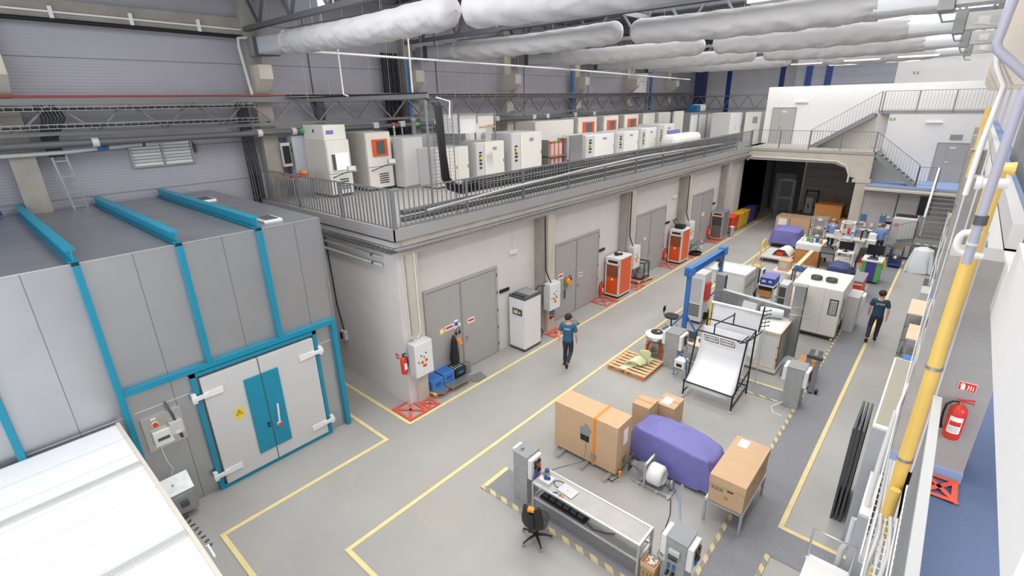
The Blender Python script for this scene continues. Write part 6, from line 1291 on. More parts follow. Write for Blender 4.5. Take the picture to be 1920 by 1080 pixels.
for k in range(9):
    p = [(-4.0+random.random()*0.45, 27.2+random.random()*0.8, 0.89)]
    for j in range(3): p.append((p[-1][0]+random.uniform(-.2, .2), p[-1][1]+random.uniform(-.2, .2), 0.9+random.random()*0.18))
    one('loose_lead', 'loose lead among the tangle on the black work table', 'lead', MB().tube(p, 0.018, 6), (M_white, M_black, M_woodO, M_black)[k % 4], 'tangled leads on the black table')
# monitor carts
t = T('monitor_cart', 'white instrument cart with small black monitor', 'cart', (-3.4, 26.0, 0))
for x in (0, 0.65):
    for y in (0, 0.5): B(x-.02, x+.02, y-.02, y+.02, 0.05, 1.15 if y == 0 else 1.5).build('upright', M_white, t)
for z in (0.35, 0.75, 1.1): B(0, 0.65, 0, 0.5, z, z+0.03).build('shelf', M_white, t)
one('monitor', 'small black monitor on the white instrument cart', 'monitor', MB().bx(-3.38, -2.8, 26.3, 26.34, 1.22, 1.58).bx(-3.12, -3.05, 26.3, 26.36, 1.13, 1.22).bx(-3.2, -2.98, 26.2, 26.42, 1.13, 1.15), M_scr)
one('keyboard', 'white keyboard tray on the instrument cart', 'keyboard', B(-3.0, -2.78, 26.02, 26.2, 1.135, 1.155), M_white)
t = T('bench_instrument', 'cream bench instrument on the cart middle shelf', 'instrument', (-3.3, 26.02, 0.78)); B(0, 0.45, 0, 0.4, 0, 0.15).build('case', M_cream, t, bevel=0.01)
for x in (0.3, 0.36): MB().cy((x, -0.01, 0.07), (x, 0, 0.07), 0.018).build('knob', M_dgrey, t)
t = T('green_test_cart', 'green and violet test cart with white sloping top', 'test cart', (-2.35, 25.75, 0)); W = 0.72
B(0, 0.18, 0, 0.8, 0.1, 0.98).build('green_side', M_green, t, bevel=0.01); B(0.18, W-0.18, -0.01, 0.8, 0.1, 0.98).build('violet_front', M_purple, t); B(W-0.18, W, 0, 0.8, 0.1, 0.98).build('green_side', M_green, t, bevel=0.01)
B(-0.02, W+0.02, -0.04, 0.82, 0.98, 1.06).build('top', M_white, t, bevel=0.01); B(0.15, 0.55, 0.05, 0.3, 1.06, 1.09).build('keyboard', M_dgrey, t)
for x in (0.1, W-0.1):
    for y in (0.1, 0.7): MB().cy((x-.03, y, .05), (x+.03, y, .05), .05).build('castor', M_black, t)
one('monitor', 'large black monitor on the green test cart', 'monitor', MB().bx(-2.3, -1.68, 26.25, 26.3, 1.2, 1.62).bx(-2.05, -1.95, 26.25, 26.35, 1.07, 1.2).bx(-2.15, -1.85, 26.15, 26.4, 1.065, 1.08), M_scr)
one('yellow_roll', 'yellow strap hanging beside the green test cart', 'strap', MB().tube([(-1.6, 26.0, 1.1), (-1.55, 26.0, 0.9), (-1.57, 26.0, 0.65)], 0.045, 7), M_signY)
t = T('orange_trolley', 'narrow orange tool trolley with black rims', 'trolley', (-2.3, 23.05, 0)); B(0.02, 0.38, 0.02, 1.4, 0.12, 0.78).build('body', M_redbin, t, bevel=0.01); B(0, 0.4, 0, 1.42, 0.78, 0.84).build('tray', M_mgrey, t); B(0, 0.4, -0.01, 0.02, 0.68, 0.72).build('handle', M_white, t); B(0.0, 0.4, 0.0, 1.4, 0.05, 0.12).build('base', M_black, t)
t = T('parts_cart', 'blue parts cart with small greenery of fittings and yellow hooks', 'cart', (-1.65, 28.9, 0)); B(0, 0.5, 0, 0.9, 0.12, 0.2).build('deck', M_bluest, t); B(0, 0.04, 0, 0.9, 0.2, 0.9).bx(0.46, 0.5, 0, 0.9, 0.2, 0.9).build('side', M_tarpD, t); MB().ell((0.25, 0.4, 0.45), (0.2, 0.3, 0.15)).build('contents', M_galv, t)
g = MB()
for k in range(8): g.tube([(0.1+0.05*k, 0.5, 0.8), (0.12+0.05*k, 0.5+0.03*(k % 3), 1.0), (0.06+0.05*k, 0.45, 1.08)], 0.02, 5)
g.build('hooks', M_yelp, t)
for x in (0.06, 0.44):
    for y in (0.1, 0.8): MB().cy((x-.02, y, .06), (x+.02, y, .06), .06).build('castor', M_black, t)
t = T('grey_folding_board', 'dark grey flexible board standing behind the instrument cart', 'board', (-2.75, 27.2, 0)); MB().grid(lambda u, v: (0.55*u+0.1*v, 0.15*math.sin(PI*u), 0.45+0.75*v), 10, 8).build('sheet', M_dgrey, t, solid=0.02)
for x in (0.05, 0.5): B(x-.03, x+.03, -0.02, 0.04, 0, 0.5).build('leg', M_black, t)
one('cable_heap', 'tangled dark blue and red cable heap by the instrument cart', 'cable', (lambda g: [g.tube([(-2.75+0.25*math.cos(a*0.9+k), 25.9+0.3*math.sin(a*0.8+k), 0.1+0.06*k+0.1*math.sin(a+k)) for a in range(9)], 0.03, 6) for k in range(6)] and g)(MB()), M_tarpD)
one('red_cable', 'red cable loop rising from the tangled heap', 'cable', MB().tube([(-2.55, 26.0, 0.3), (-2.5, 26.1, 0.8), (-2.45, 26.2, 1.1), (-2.42, 26.1, 0.5)], 0.02, 6), M_red)
t = T('white_bench', 'white stepped bench left of the standing worker in blue', 'bench', (-2.75, 29.9, 0)); B(0, 0.4, 0, 0.9, 0, 0.95).bx(0.02, 0.36, 0.3, 0.8, 0.95, 1.2).build('body', M_white, t, bevel=0.01)
t = T('rear_workbench', 'rear workbench in front of the two seated workers', 'workbench', (-4.65, 29.3, 0)); B(0, 1.9, 0, 0.75, 0.95, 1.0).build('tabletop', M_lgrey, t)
for x in (0.05, 1.85):
    for y in (0.05, 0.7): B(x-.03, x+.03, y-.03, y+.03, 0, .95).build('leg', M_alu, t)
one('cream_device', 'cream device on rear workbench between the two workers', 'device', B(-4.15, -3.85, 29.6, 29.9, 1.0, 1.3), M_ply, bevel=0.02)
t = T('microscope_stand', 'black and white stand with arm right of the seated worker', 'stand', (-2.95, 29.5, 1.0)); MB().tube([(0, 0, 0), (0, 0, 0.45), (0.15, 0, 0.55), (0.25, 0, 0.4)], 0.035, 7).build('arm', M_black, t); B(-0.12, 0.2, -0.1, 0.1, 0, 0.04).build('base', M_white, t)
one('folded_bag', 'dark folded bag on the bench before the wash basin', 'bag', MB().ell((-2.75, 29.8, 1.06), (0.25, 0.2, 0.08)), M_tarpD) if False else None
# blue instrument on a cart
t = T('instrument_trolley', 'small white trolley with electronics under the blue instrument', 'trolley', (-4.95, 19.9, 0)); B(0, 0.6, 0, 0.9, 0.94, 0.98).build('shelf', M_white, t); B(0, 0.6, 0, 0.9, 0.4, 0.43).build('shelf', M_white, t)
for x in (0.03, 0.57):
    for y in (0.03, 0.87): B(x-.02, x+.02, y-.02, y+.02, 0, .94).build('leg', M_alu, t)
B(0.1, 0.5, 0.05, 0.5, 0.5, 0.75).build('electronics', M_woodO, t); B(0.05, 0.55, 0.1, 0.7, 0.76, 0.9).build('black_unit', M_black, t)
for k in range(4): MB().tube([(0.0, 0.1+0.1*k, 0.8), (-0.12, 0.1+0.08*k, 0.5), (-0.05, 0.15+0.1*k, 0.25), (0.05, 0.1+0.1*k, 0.1)], 0.016, 6).build('cable', M_black, t)
t = T('blue_instrument', 'bright blue instrument with a light blue top', 'instrument', (-4.88, 19.95, 0.98)); B(0, 0.5, 0, 0.75, 0, 0.27).build('case', M_bluest, t, bevel=0.01); B(-0.01, 0.51, -0.01, 0.76, 0.27, 0.3).build('lid', M_tarp, t, bevel=0.01); B(0.06, 0.2, -0.005, 0, 0.1, 0.2).bx(0.3, 0.42, -0.005, 0, 0.12, 0.2).build('display', M_lgrey, t)
one('equipment_rack', 'small open rack of modules right of the blue instrument', 'rack', B(-4.25, -3.95, 20.2, 20.9, 0, 1.05).mat(1).bx(-4.22, -3.98, 20.19, 20.2, 0.2, 0.5).bx(-4.22, -3.98, 20.19, 20.2, 0.55, 0.95), [M_lgrey, M_dgrey])
# white machine under the crane
t = T('white_test_machine', 'white open-sided machine with side slots under the blue crane', 'machine', (-6.62, 16.95, 0)); B(0, 0.7, 0, 0.62, 0.1, 1.95).build('body', M_white, t, bevel=0.015)
g = MB()
for k in range(8): g.bx(0.2, 0.6, -0.008, 0, 0.3+0.06*k, 0.33+0.06*k)
g.build('vent_slots', M_black, t); B(0.1, 0.6, -0.01, 0, 0.85, 1.75).build('door', M_lgrey, t); B(0.05, 0.65, 0.05, 0.57, 0.04, 0.1).build('base', M_dgrey, t)
one('red_block', 'red toothed block on side of the white open machine', 'block', B(-5.9, -5.8, 17.0, 17.3, 0.95, 1.6), M_red)
t = T('canopy_frame', 'white lidded canopy with angled clamps behind the crane', 'canopy', (-5.55, 18.6, 0)); B(-0.9, 0.5, 0, 1.25, 1.55, 1.6).bx(-.9, .5, 0, .03, 1.6, 1.66).bx(-.9, .5, 1.22, 1.25, 1.6, 1.66).bx(-.9, -.87, .03, 1.22, 1.6, 1.66).bx(.47, .5, .03, 1.22, 1.6, 1.66).build('tray_top', M_white, t)
for x in (-0.85, 0.45):
    for y in (0.05, 1.2): B(x-.03, x+.03, y-.03, y+.03, 0, 1.55).build('leg', M_white, t)
B(0.42, 0.47, 0.1, 1.1, 0.5, 1.5).build('side_panel', M_lgrey, t)
for k in range(3): MB().beam((0.5, 0.2+0.3*k, 1.1), (0.65, 0.35+0.3*k, 1.45), 0.04).build('clamp', M_galv, t)
MB().beam((0.62, 1.3, 1.0), (0.62, 1.3, 1.6), 0.04).build('black_bar', M_black, t)
# clutter at crane foot
t = T('monitor_stand', 'dark flat monitor on low stand at the crane foot', 'monitor', (-5.35, 16.0, 0)); MB().ob((0, 0, 0.85), (0.35, 0.05, 0.3), (0.2, 0, 0.6)).build('screen', M_black, t); MB().cy((0, 0, 0), (0, 0, 0.72), 0.03).bx(-0.15, 0.15, -0.12, 0.12, 0, 0.03).build('stand', M_dgrey, t)
t = T('tool_table', 'low wooden table with tools inside the crane feet', 'table', (-5.5, 14.0, 0)); B(0, 0.75, 0, 0.7, 0.6, 0.64).build('tabletop', M_ply, t)
for x in (.05, .7):
    for y in (.05, .65): B(x-.02, x+.02, y-.02, y+.02, 0, .6).build('leg', M_lgrey, t)
one('laptop', 'open dark laptop on the low tool table', 'laptop', MB().bx(-5.4, -5.1, 14.15, 14.38, 0.64, 0.66).ob((-5.25, 14.42, 0.76), (0.3, 0.012, 0.22), (-0.25, 0, 0)), M_dgrey)
one('blue_canister', 'blue pump body on the low tool table', 'pump', MB().cy((-4.95, 14.3, 0.7), (-4.8, 14.5, 0.7), 0.06).ell((-4.88, 14.4, 0.72), (0.08, 0.08, 0.06)), M_bluep)
t = T('power_supply', 'small white power supply with black panel beside tube rig', 'power supply', (-4.95, 13.0, 0)); B(-0.15, 0.15, -0.15, 0.15, 0.35, 0.6).build('case', M_white, t, bevel=0.01); B(-0.08, 0.08, -0.155, -0.15, 0.4, 0.5).build('panel', M_black, t)
for x in (-.12, .12):
    for y in (-.12, .12): B(x-.012, x+.012, y-.012, y+.012, 0, .35).build('leg', M_alu, t)
MB().tube([(-0.2, 0.0, 0.0), (-0.15, 0.0, 0.62), (0, 0, 0.78), (0.15, 0, 0.62), (0.2, 0, 0.0)], 0.02, 6).build('blue_frame', M_crane, t)
# plastic wrapped bag and blue rack under the landing
t = cover('plastic_sheet', 'big load wrapped in white plastic sheet under the stairs', -0.95, 0.1, 28.6, 29.9, 0.02, 1.1, M_bag, seed=3.0, folds=0.1, topin=0.3)
t = T('blue_rack', 'blue framed rack of wires beside the plastic wrapped load', 'rack', (0.12, 28.1, 0))
for x in (0, 0.35):
    for y in (0, 0.6): B(x-.025, x+.025, y-.025, y+.025, 0, 1.25).build('upright', M_bluest, t)
for z in (0.2, 0.7, 1.2): B(0, 0.35, 0, 0.6, z, z+0.04).build('shelf', M_bluest, t)
for k in range(6): MB().ell((0.1+0.05*(k % 3), 0.15+0.25*(k % 2), 0.32+0.5*(k//3)), (0.08, 0.1, 0.07), 8, 5).build('spool', M_galv, t)
t = T('grey_cabinet', 'large light grey cabinet behind the lower landing railing', 'cabinet', (-1.95, 30.9, 0)); B(0, 0.95, 0.0, 1.3, 0.1, 2.0).build('body', M_lgrey, t, bevel=0.02); B(0.1, 0.9, 0.1, 1.2, 0, 0.1).build('plinth', M_dgrey, t); B(0.1, 0.25, -0.01, 0, 1.6, 1.75).build('vent', M_redtape, t)
g = MB()
for k in range(14): g.tube([(0.05+0.06*k, 0.5, 2.0), (0.07+0.06*k, 0.6, 2.12), (0.12+0.06*k, 0.7, 2.0)], 0.03, 6)
g.build('cable_loops', M_black, t)
# wash wall
WY = YF+0.1
for k, (x, lab) in enumerate(((-3.55, 'blue framed mirror with shelf left of the wash basin'), (-2.68, 'blue framed mirror with shelf right of the wash basin'))):
    t = T('mirror', lab, 'mirror', (x, WY, 1.25)); B(0, 0.28, -0.02, 0, 0, 0.38).build('glass', mat('mirror_blue_%d' % k, '#6483b5', 0.2, 0.3), t); B(-0.02, 0.3, -0.03, -0.02, -0.03, 0.0).build('shelf', M_lgrey, t); B(0.0, 0.26, -0.12, -0.02, -0.1, -0.05).build('cup_tray', M_white, t)
t = T('wash_basin', 'white wash basin on the rear wall', 'wash basin', (-3.15, WY, 0.72)); MB().grid(lambda u, v: (0.33*math.cos(2*PI*u)*(1-0.0*v)*min(1, 0.25+v), -0.22+0.2*math.sin(2*PI*u)*min(1, 0.25+v), 0.02+0.1*v), 24, 6).build('bowl', M_white, t, solid=0.02); MB().cy((0, -0.15, -0.35), (0, -0.2, 0.02), 0.05, 0.09).build('trap', M_lgrey, t); MB().tube([(0, -0.02, 0.2), (0, -0.14, 0.24), (0, -0.16, 0.18)], 0.012, 6).build('tap', M_inox, t)
one('soap_dispenser', 'white soap dispenser with red top above the basin', 'dispenser', MB().bx(-3.33, -3.22, WY-0.1, WY, 0.98, 1.2).mat(1).bx(-3.33, -3.22, WY-0.1, WY, 1.2, 1.24), [M_white, M_red])
one('towel_dispenser', 'small white dispenser right of the red topped one', 'dispenser', B(-3.02, -2.9, WY-0.1, WY, 1.0, 1.18), M_white)
t = T('exit_sign', 'green exit sign on the rear wall above the right mirror', 'sign', (-2.66, WY-0.02, 1.66)); B(0, 0.24, 0, 0.02, 0, 0.11).build('plate', M_green, t); B(0.08, 0.16, -0.002, 0, 0.02, 0.09).build('symbol', M_white, t)
one('switch_box', 'white junction box right of the green exit sign', 'box', B(-2.4, -2.26, WY-0.05, WY, 1.55, 1.65), M_white)
t = T('socket_board', 'black and white socket board right of the wash basin', 'socket board', (-2.4, WY, 0.95)); B(0, 0.28, -0.06, 0, 0, 0.42).build('board', M_black, t); B(0.02, 0.26, -0.08, -0.06, 0.02, 0.28).build('sockets', M_paper, t)
pipe('wall_cable', 'dark cable down the rear wall above the socket board', [(-2.1, WY-0.03, 3.0), (-2.12, WY-0.03, 1.6)], 0.02, M_black, 'cable', n=6)
t = T('cable_ladder', 'wide ladder of cables on the rear wall beside the stair', 'cable ladder', (-1.2, WY-0.06, 1.9)); B(0, 0.3, 0, 0.05, 0, 1.15).build('ladder', M_black, t); B(0.3, 0.5, -0.05, 0.05, 0, 1.1).build('duct', M_pipeG, t)
wire_tray('wire_tray', 'cable tray under the edge of the blue landing', 0, 0, 3.4, 3.25, wd=0.2, ht=0.07, cab=M_mgrey, step=0.2)
o = [q for q in bpy.data.objects if q.get('label') == 'cable tray under the edge of the blue landing'][0]; o.location = (-0.2, YF-0.25, 2.93); o.rotation_euler = (0, 0, PI/2)
pipe('beam_conduit', 'bent conduit along the loading bay beam and pier', [(-9.9, YF-0.06, 4.2), (-9.6, YF-0.06, 4.42), (-5.2, YF-0.06, 4.38), (-4.7, YF-0.06, 4.15), (-4.5, YF-0.06, 3.7), (-4.5, YF-0.06, 3.3)], 0.05, M_pipeL)
def wall_lamp(label, x, y, z):
    t = T('wall_lamp', label, 'lamp', (x, y, z)); B(-0.35, 0.35, -0.08, 0, 0, 0.1).build('housing', M_white, t, bevel=0.02)
wall_lamp('long white wall lamp above the grey door of the white room', -8.2, 36.4, 7.4); wall_lamp('long white wall lamp above the landing door', -1.55, 35.6, 6.3)
one('wall_vent', 'small grey vent above the landing door', 'vent', B(-0.75, -0.25, 35.57, 35.6, 5.5, 5.75), M_mgrey)
for lab, x, y, z in (('small green exit sign high on top white wall', -3.2, 38.58, 8.85), ('small green exit sign at the corner of the lower white wall', -3.5, 35.58, 6.45)):
    t = T('exit_sign', lab, 'sign', (x, y, z)); B(0, 0.25, 0, 0.02, 0, 0.12).build('plate', M_green, t); B(0.08, 0.17, -0.004, 0, 0.02, 0.1).build('symbol', M_white, t)
# hanging strip lights near the far end
for k, (x, y) in enumerate(((-7.2, 31.5), (-4.7, 31.0), (-2.5, 30.5), (-6.0, 34.5), (-3.4, 34.2))):
    t = T('strip_light', ('hanging strip light, left of the near three', 'hanging strip light, middle of the near three', 'hanging strip light, right of the near three', 'hanging strip light, left of the far two', 'hanging strip light, right of the far two')[k], 'lamp', (x, y, 9.35))
    B(-0.75, 0.75, -0.05, 0.05, 0, 0.06).build('housing', M_white, t); B(-0.7, 0.7, -0.04, 0.04, -0.01, 0).build('tube', mat('tube_glow_%d' % k, '#fffbe8', 0.5, emit=1.2), t)
    MB().cy((-0.5, 0, 0.06), (-0.5, 0, 2.1), 0.006, n=5).cy((0.5, 0, 0.06), (0.5, 0, 2.1), 0.006, n=5).build('wire', M_galv, t)
# ================================================================== FABRIC AIR DUCTS
def fabric(x0, x1, r, capL, capR, seed):
    """fabric tube along x from x0 to x1 with gathered ends and soft folds"""
    L = x1-x0; nu = int(L*22); nv = 48
    def f(u, v):
        x = L*u; a = 2*PI*v; rr = r
        if capL: d = x/0.35; rr *= math.sqrt(max(0.0, 1-(1-min(1, d))**2.6))
        if capR: d = (L-x)/0.35; rr *= math.sqrt(max(0.0, 1-(1-min(1, d))**2.6))
        k = 0.012*math.sin(x*7.5+2.2*math.sin(a*2+seed)+seed)*(0.4+0.6*max(0, -math.sin(a)+0.3))
        fz = math.sin(x*9+seed+1.6*math.sin(a*1.0+seed)); k += -0.022*max(0, 1-abs(fz)*3.0)*max(0, 0.55-math.sin(a))*0.7
        k += 0.016*noise.noise(Vector((x*3+seed*7, math.cos(a)*2.4, math.sin(a)*2.4)))
        if not capL and x < 0.5: k += 0.015*math.sin(a*11+seed)*(1-x/0.5)
        if not capR and L-x < 0.5: k += 0.015*math.sin(a*11+seed)*(1-(L-x)/0.5)
        sag = -0.06*math.sin(PI*u)
        return (x0+x, (rr+k)*math.cos(a), (rr+k)*math.sin(a)+sag)
    return MB().grid(f, nu, nv)
def trans(x0, x1, r, w_, h):
    """sheet metal piece from a rectangle at x0 to a round at x1"""
    n = 32; v = []
    for k in range(n):
        a = 2*PI*k/n; c, s_ = math.cos(a), math.sin(a); q = max(abs(c), abs(s_)); v.append((x0, c/q*w_/2, s_/q*h/2))
    for k in range(n): a = 2*PI*k/n; v.append((x1, r*math.cos(a), r*math.sin(a)))
    m = MB(); m._add(v, [(k, (k+1) % n, n+(k+1) % n, n+k) for k in range(n)], True); return m
ORD = ['first', 'second', 'third', 'fourth', 'fifth']
ZD = 9.62
DY = [7.55, 13.95, 20.0, 26.0, 32.0]
for i, y in enumerate(DY):
    z = ZD-(0.12 if i == 0 else 0)
    t = T('air_duct', 'white fabric air duct on the mezzanine side, %s from the camera' % ORD[i], 'air duct', (0, y, z))
    fabric(-14.9, -8.05, 0.31, False, True, i*1.7).build('fabric_tube', M_duct, t)
    trans(-16.25, -14.85, 0.3, 0.62, 0.46).build('transition', M_silver, t)
    B(-16.45, -16.25, -0.34, 0.34, -0.25, 0.25).build('flange_box', M_dgrey, t)
    B(-17.0, -16.45, -0.28, 0.28, -0.24, 0.24).build('fan_box', M_mgrey, t)
    MB().cy((-14.9, 0, 0), (-14.86, 0, 0), 0.325, n=24).build('clamp_band', M_lgrey, t)
    MB().tube([(-14.8, -0.05, 0.33), (-11, -0.05, 0.26), (-8.1, -0.05, 0.33)], 0.012, 5).build('support_rail', M_dgrey, t)
    for x in (-16, -13.5, -10.5): MB().cy((x, 0, 0.3), (x, 0, 1.8), 0.006, n=5).build('hanger_wire', M_galv, t)
    t = T('air_duct', 'white fabric air duct on the gallery side, %s from the camera' % ORD[i], 'air duct', (0, y, z-(0.05 if i < 2 else 0)))
    fabric(-7.75, -2.0, 0.32, True, False, i*1.7+0.8).build('fabric_tube', M_duct, t)
    trans(-1.0, -2.05, 0.31, 0.62, 0.5).build('transition', M_silver, t)
    B(-1.0, -0.75, -0.36, 0.36, -0.28, 0.28).build('flange_box', M_mgrey, t); B(-0.74, 0.1, -0.3, 0.3, -0.2, 0.22).build('fan_box', M_lgrey, t)
    B(-0.5, -0.25, -0.305, -0.3, -0.1, 0.1).build('label', M_white, t)
    MB().tube([(-0.98, 0.1, -0.28), (-0.9, 0.1, -0.45), (-0.7, 0.1, -0.45)], 0.02, 5).build('bracket', M_galv, t)
    for x in (-6.8, -4.5, -2.6): MB().cy((x, 0, 0.3), (x, 0, 1.8), 0.006, n=5).build('hanger_wire', M_galv, t)
    MB().tube([(-0.6, -0.7, -0.1), (0.4, -0.5, -0.25)], 0.03, 6).build('strut', M_lgrey, t)
# spiral ducts and roof services above
t = T('spiral_duct', 'round silver spiral duct under the roof between trusses', 'air duct', (-8.6, 10.4, 10.75)); MB().cy((0, 0, 0), (3.0, 1.4, 0), 0.3, n=24).build('duct', M_silver, t); MB().cy((-0.05, 0, 0), (0.1, 0.07, 0), 0.33, n=24).build('collar', M_galv, t)
t = T('spiral_duct', 'silver square duct above the first left fabric duct', 'air duct', (-15.6, 8.3, 10.3)); B(0, 1.6, -0.25, 0.25, 0, 0.4).build('duct', M_silver, t)
for k in range(4): MB().tube([(0.1+0.5*k, -0.2, 0), (0.12+0.5*k, -0.2, -0.5)], 0.01, 5).build('hanger', M_galv, t)
t = T('heater_panel', 'white radiant heater panel under the second truss', 'heater', (-9.8, 11.2, 10.3)); B(0, 2.4, 0, 1.0, 0, 0.12).build('panel', M_white, t); MB().cy((0.2, 0.5, 0.12), (0.2, 0.5, 1.1), 0.008, n=5).cy((2.2, 0.5, 0.12), (2.2, 0.5, 1.1), 0.008, n=5).build('wire', M_galv, t)
t = T('heater_panel', 'white radiant heater panel right of the second fabric duct', 'heater', (-5.6, 16.6, 10.3)); B(0, 3.4, 0, 0.9, 0, 0.14).build('panel', M_white, t); MB().cy((0.2, 0.5, 0.14), (0.2, 0.5, 1.1), 0.008, n=5).cy((3.2, 0.5, 0.14), (3.2, 0.5, 1.1), 0.008, n=5).build('wire', M_galv, t)
pipe('roof_pipe', 'round grey brace pipe crossing above the third duct', [(-6.2, 12.6, 10.3), (-4.6, 17.5, 10.4)], 0.06, M_lgrey)
pipe('roof_cable', 'thin black line along bottom of the second truss', [(-12, 13.13, 9.93), (0.2, 13.13, 9.93)], 0.015, M_black, 'cable', n=5)
# ================================================================== RIGHT SIDE PIPES AND RAILINGS
def rp(name, label, pts, r, m, bands=(), cat='pipe', n=14):
    t = pipe(name, label, pts, r, m, cat, n=n); o = Vector(pts[0])
    for (a, b, rr, mm) in bands: MB().cy(Vector(a)-o, Vector(b)-o, rr, n=n).build('band', mm, t)
    return t
rp('gas_pipe', 'thick yellow gas pipe beside the extinguisher column', [(0.33, 5.6, 7.225), (0.24, 5.6, 7.225), (0.235, 5.6, 7.1), (0.225, 5.62, 6.0), (0.215, 5.62, 4.3), (0.215, 5.62, 3.6)], 0.058, M_yelp, [((0.222, 5.62, 5.4), (0.222, 5.62, 5.43), 0.068, M_galv), ((0.217, 5.62, 4.36), (0.217, 5.62, 4.39), 0.068, M_galv)])
rp('gas_pipe', 'second yellow gas pipe continuing down past the trays', [(0.215, 5.45, 4.1), (0.215, 5.45, 1.8)], 0.042, M_yelp, [((0.215, 5.45, 3.7), (0.215, 5.45, 3.72), 0.06, M_galv), ((0.215, 5.45, 2.9), (0.215, 5.45, 2.92), 0.06, M_galv)])
rp('gas_pipe', 'tall yellow gas pipe at the third gallery column', [(0.235, 17.5, 7.45), (0.225, 17.5, 5.5), (0.215, 17.5, 3.2)], 0.085, M_yelp, [((0.23, 17.5, 6.4), (0.23, 17.5, 6.44), 0.12, M_galv), ((0.22, 17.5, 5.0), (0.22, 17.5, 5.04), 0.12, M_galv)])
rp('drain_pipe', 'lavender grey drain pipe with black coupling, nearest', [(0.3, 5.1, 8.1), (0.215, 5.1, 7.75), (0.2, 5.1, 7.1), (0.197, 5.1, 6.55)], 0.032, M_pipeV, [((0.203, 5.1, 6.86), (0.203, 5.1, 6.93), 0.042, M_dgrey), ((0.198, 5.1, 6.7), (0.198, 5.1, 6.72), 0.04, M_lgrey)])
rp('drain_pipe', 'white drain arm with rounded end above the lower elbow', [(0.14, 5.3, 7.14), (0.3, 5.3, 7.15)], 0.038, M_white, [((0.115, 5.3, 7.14), (0.15, 5.3, 7.14), 0.05, M_white)])
rp('drain_pipe', 'white U-shaped drain elbow low on the column', [(0.24, 5.3, 6.75), (0.17, 5.3, 6.755), (0.135, 5.3, 6.745), (0.118, 5.3, 6.715), (0.112, 5.3, 6.68), (0.114, 5.3, 6.645), (0.125, 5.3, 6.61), (0.15, 5.3, 6.59), (0.2, 5.3, 6.58), (0.29, 5.3, 6.575)], 0.026, M_white)
rp('conduit', 'white wavy conduit from ceiling down the near column', [(0.02, 6.3, 8.9), (0.0, 6.3, 8.2), (0.05, 6.3, 8.0), (0.13, 6.3, 7.85), (0.1, 6.3, 7.4), (0.09, 6.3, 6.9)], 0.022, M_white, n=8, cat='conduit')
rp('drain_pipe', 'lavender grey drain pipe crossing the upper right corner', [(0.045, 5.6, 8.7), (0.026, 5.6, 8.43), (0.004, 5.6, 8.15), (0.02, 5.6, 8.1), (0.21, 5.6, 7.92), (0.4, 5.6, 7.75)], 0.033, M_pipeV)
for k, (x, y, z0, z1) in enumerate(((0.29, 5.7, 4.2, 6.7), (0.16, 11.6, 4.2, 6.9), (0.3, 11.62, 4.2, 6.9), (0.2, 17.4, 3.0, 6.9))):
    rp('conduit', ('thin white conduit right of the thick yellow pipe', 'thin white conduit on left of the second gallery column', 'thin white conduit on right of the second gallery column', 'thin white conduit at the third gallery column')[k], [(x, y, z0), (x, y, z1)], 0.016, M_white, n=6, cat='conduit')
for k, y in enumerate((6.4, 12.3, 18.2, 24.1)):
    t = T('railing', 'gallery railing of grey slats, %s bay from the camera' % ('second', 'third', 'fourth', 'fifth')[k], 'railing', (0.3, y, 4.17))
    B(-0.03, 0.03, 0, 5.2, 1.0, 1.06).build('handrail', M_lgrey, t); g = MB()
    for j in range(34): g.bx(-0.012, 0.012, 0.08+0.153*j, 0.12+0.153*j, 0.02, 1.0)
    g.build('slats', M_mgrey, t)
t = T('railing', 'nearest gallery railing with broad grey handrail', 'railing', (0.3, 1.2, 4.17))
B(-0.032, 0.032, 0, 4.25, 1.0, 1.05).build('handrail', M_lgrey, t, bevel=0.004); g = MB()
for j in range(46): g.bx(-0.012, 0.012, 0.04+0.09*j, 0.075+0.09*j, 0.0, 1.0)
g.build('slats', M_mgrey, t); B(-0.02, 0.02, 0.0, 4.25, 0.0, 0.03).build('bottom_rail', M_white, t)
t = T('railing', 'upper gallery slat railing at the right edge', 'railing', (0.72, 3.6, 6.52)); g = MB()
for j in range(60): g.bx(-0.012, 0.012, 3.7+0.12*j, 3.76+0.12*j, 0.0, 1.0)
g.build('slats', M_mgrey, t); B(-0.03, 0.03, 3.6, 10.9, 1.0, 1.04).build('handrail', M_lgrey, t)
wire_tray('wire_tray', 'white wire tray of cables along the right wall below gallery', 0.16, 5.0, 15.5, 3.45, wd=0.14, ht=0.08, m=M_white, step=0.12, cab=M_lgrey)
wire_tray('wire_tray', 'near white wire tray below the broad handrail', 0.2, 2.2, 5.2, 3.9, wd=0.16, ht=0.06, m=M_white, step=0.1, cab=M_lgrey, ncab=2)
wire_tray('wire_tray', 'white wire tray continuing above the right shelves', 0.14, 15.6, 26.0, 3.3, wd=0.2, ht=0.1, m=M_white, step=0.2, cab=M_lgrey)
random.seed(5)
g = MB()
for k in range(9): g.tube([(0.24+0.03*math.sin(k+j*1.7), 6.5+1.2*j, 3.35+0.09*math.sin(j*2.1+k)) for j in range(12)], 0.013, 6)
o = one('loose_cables', 'tangle of loose pale cables beside the right wall tray', 'cables', g, M_lgrey); o['kind'] = 'stuff'
t = T('cable_bundle', 'thick black cables dropping beside the tall grey cabinet', 'cable', (0.14, 7.5, 1.8))
for k in range(5): MB().tube([(0.06+0.03*k, 1.1, 1.6), (0.02+0.035*k, 0.5, 1.2), (0.035*k, 0.1, 0.5), (0.01+0.035*k, 0.0, 0)], 0.025, 8).build('cable', M_black, t)
rp('water_pipe', 'white plastic pipe standing beside the thick black cables', [(0.08, 8.6, 3.3), (0.06, 8.4, 2.6), (0.05, 8.2, 2.0), (0.05, 8.15, 1.8)], 0.04, M_white)
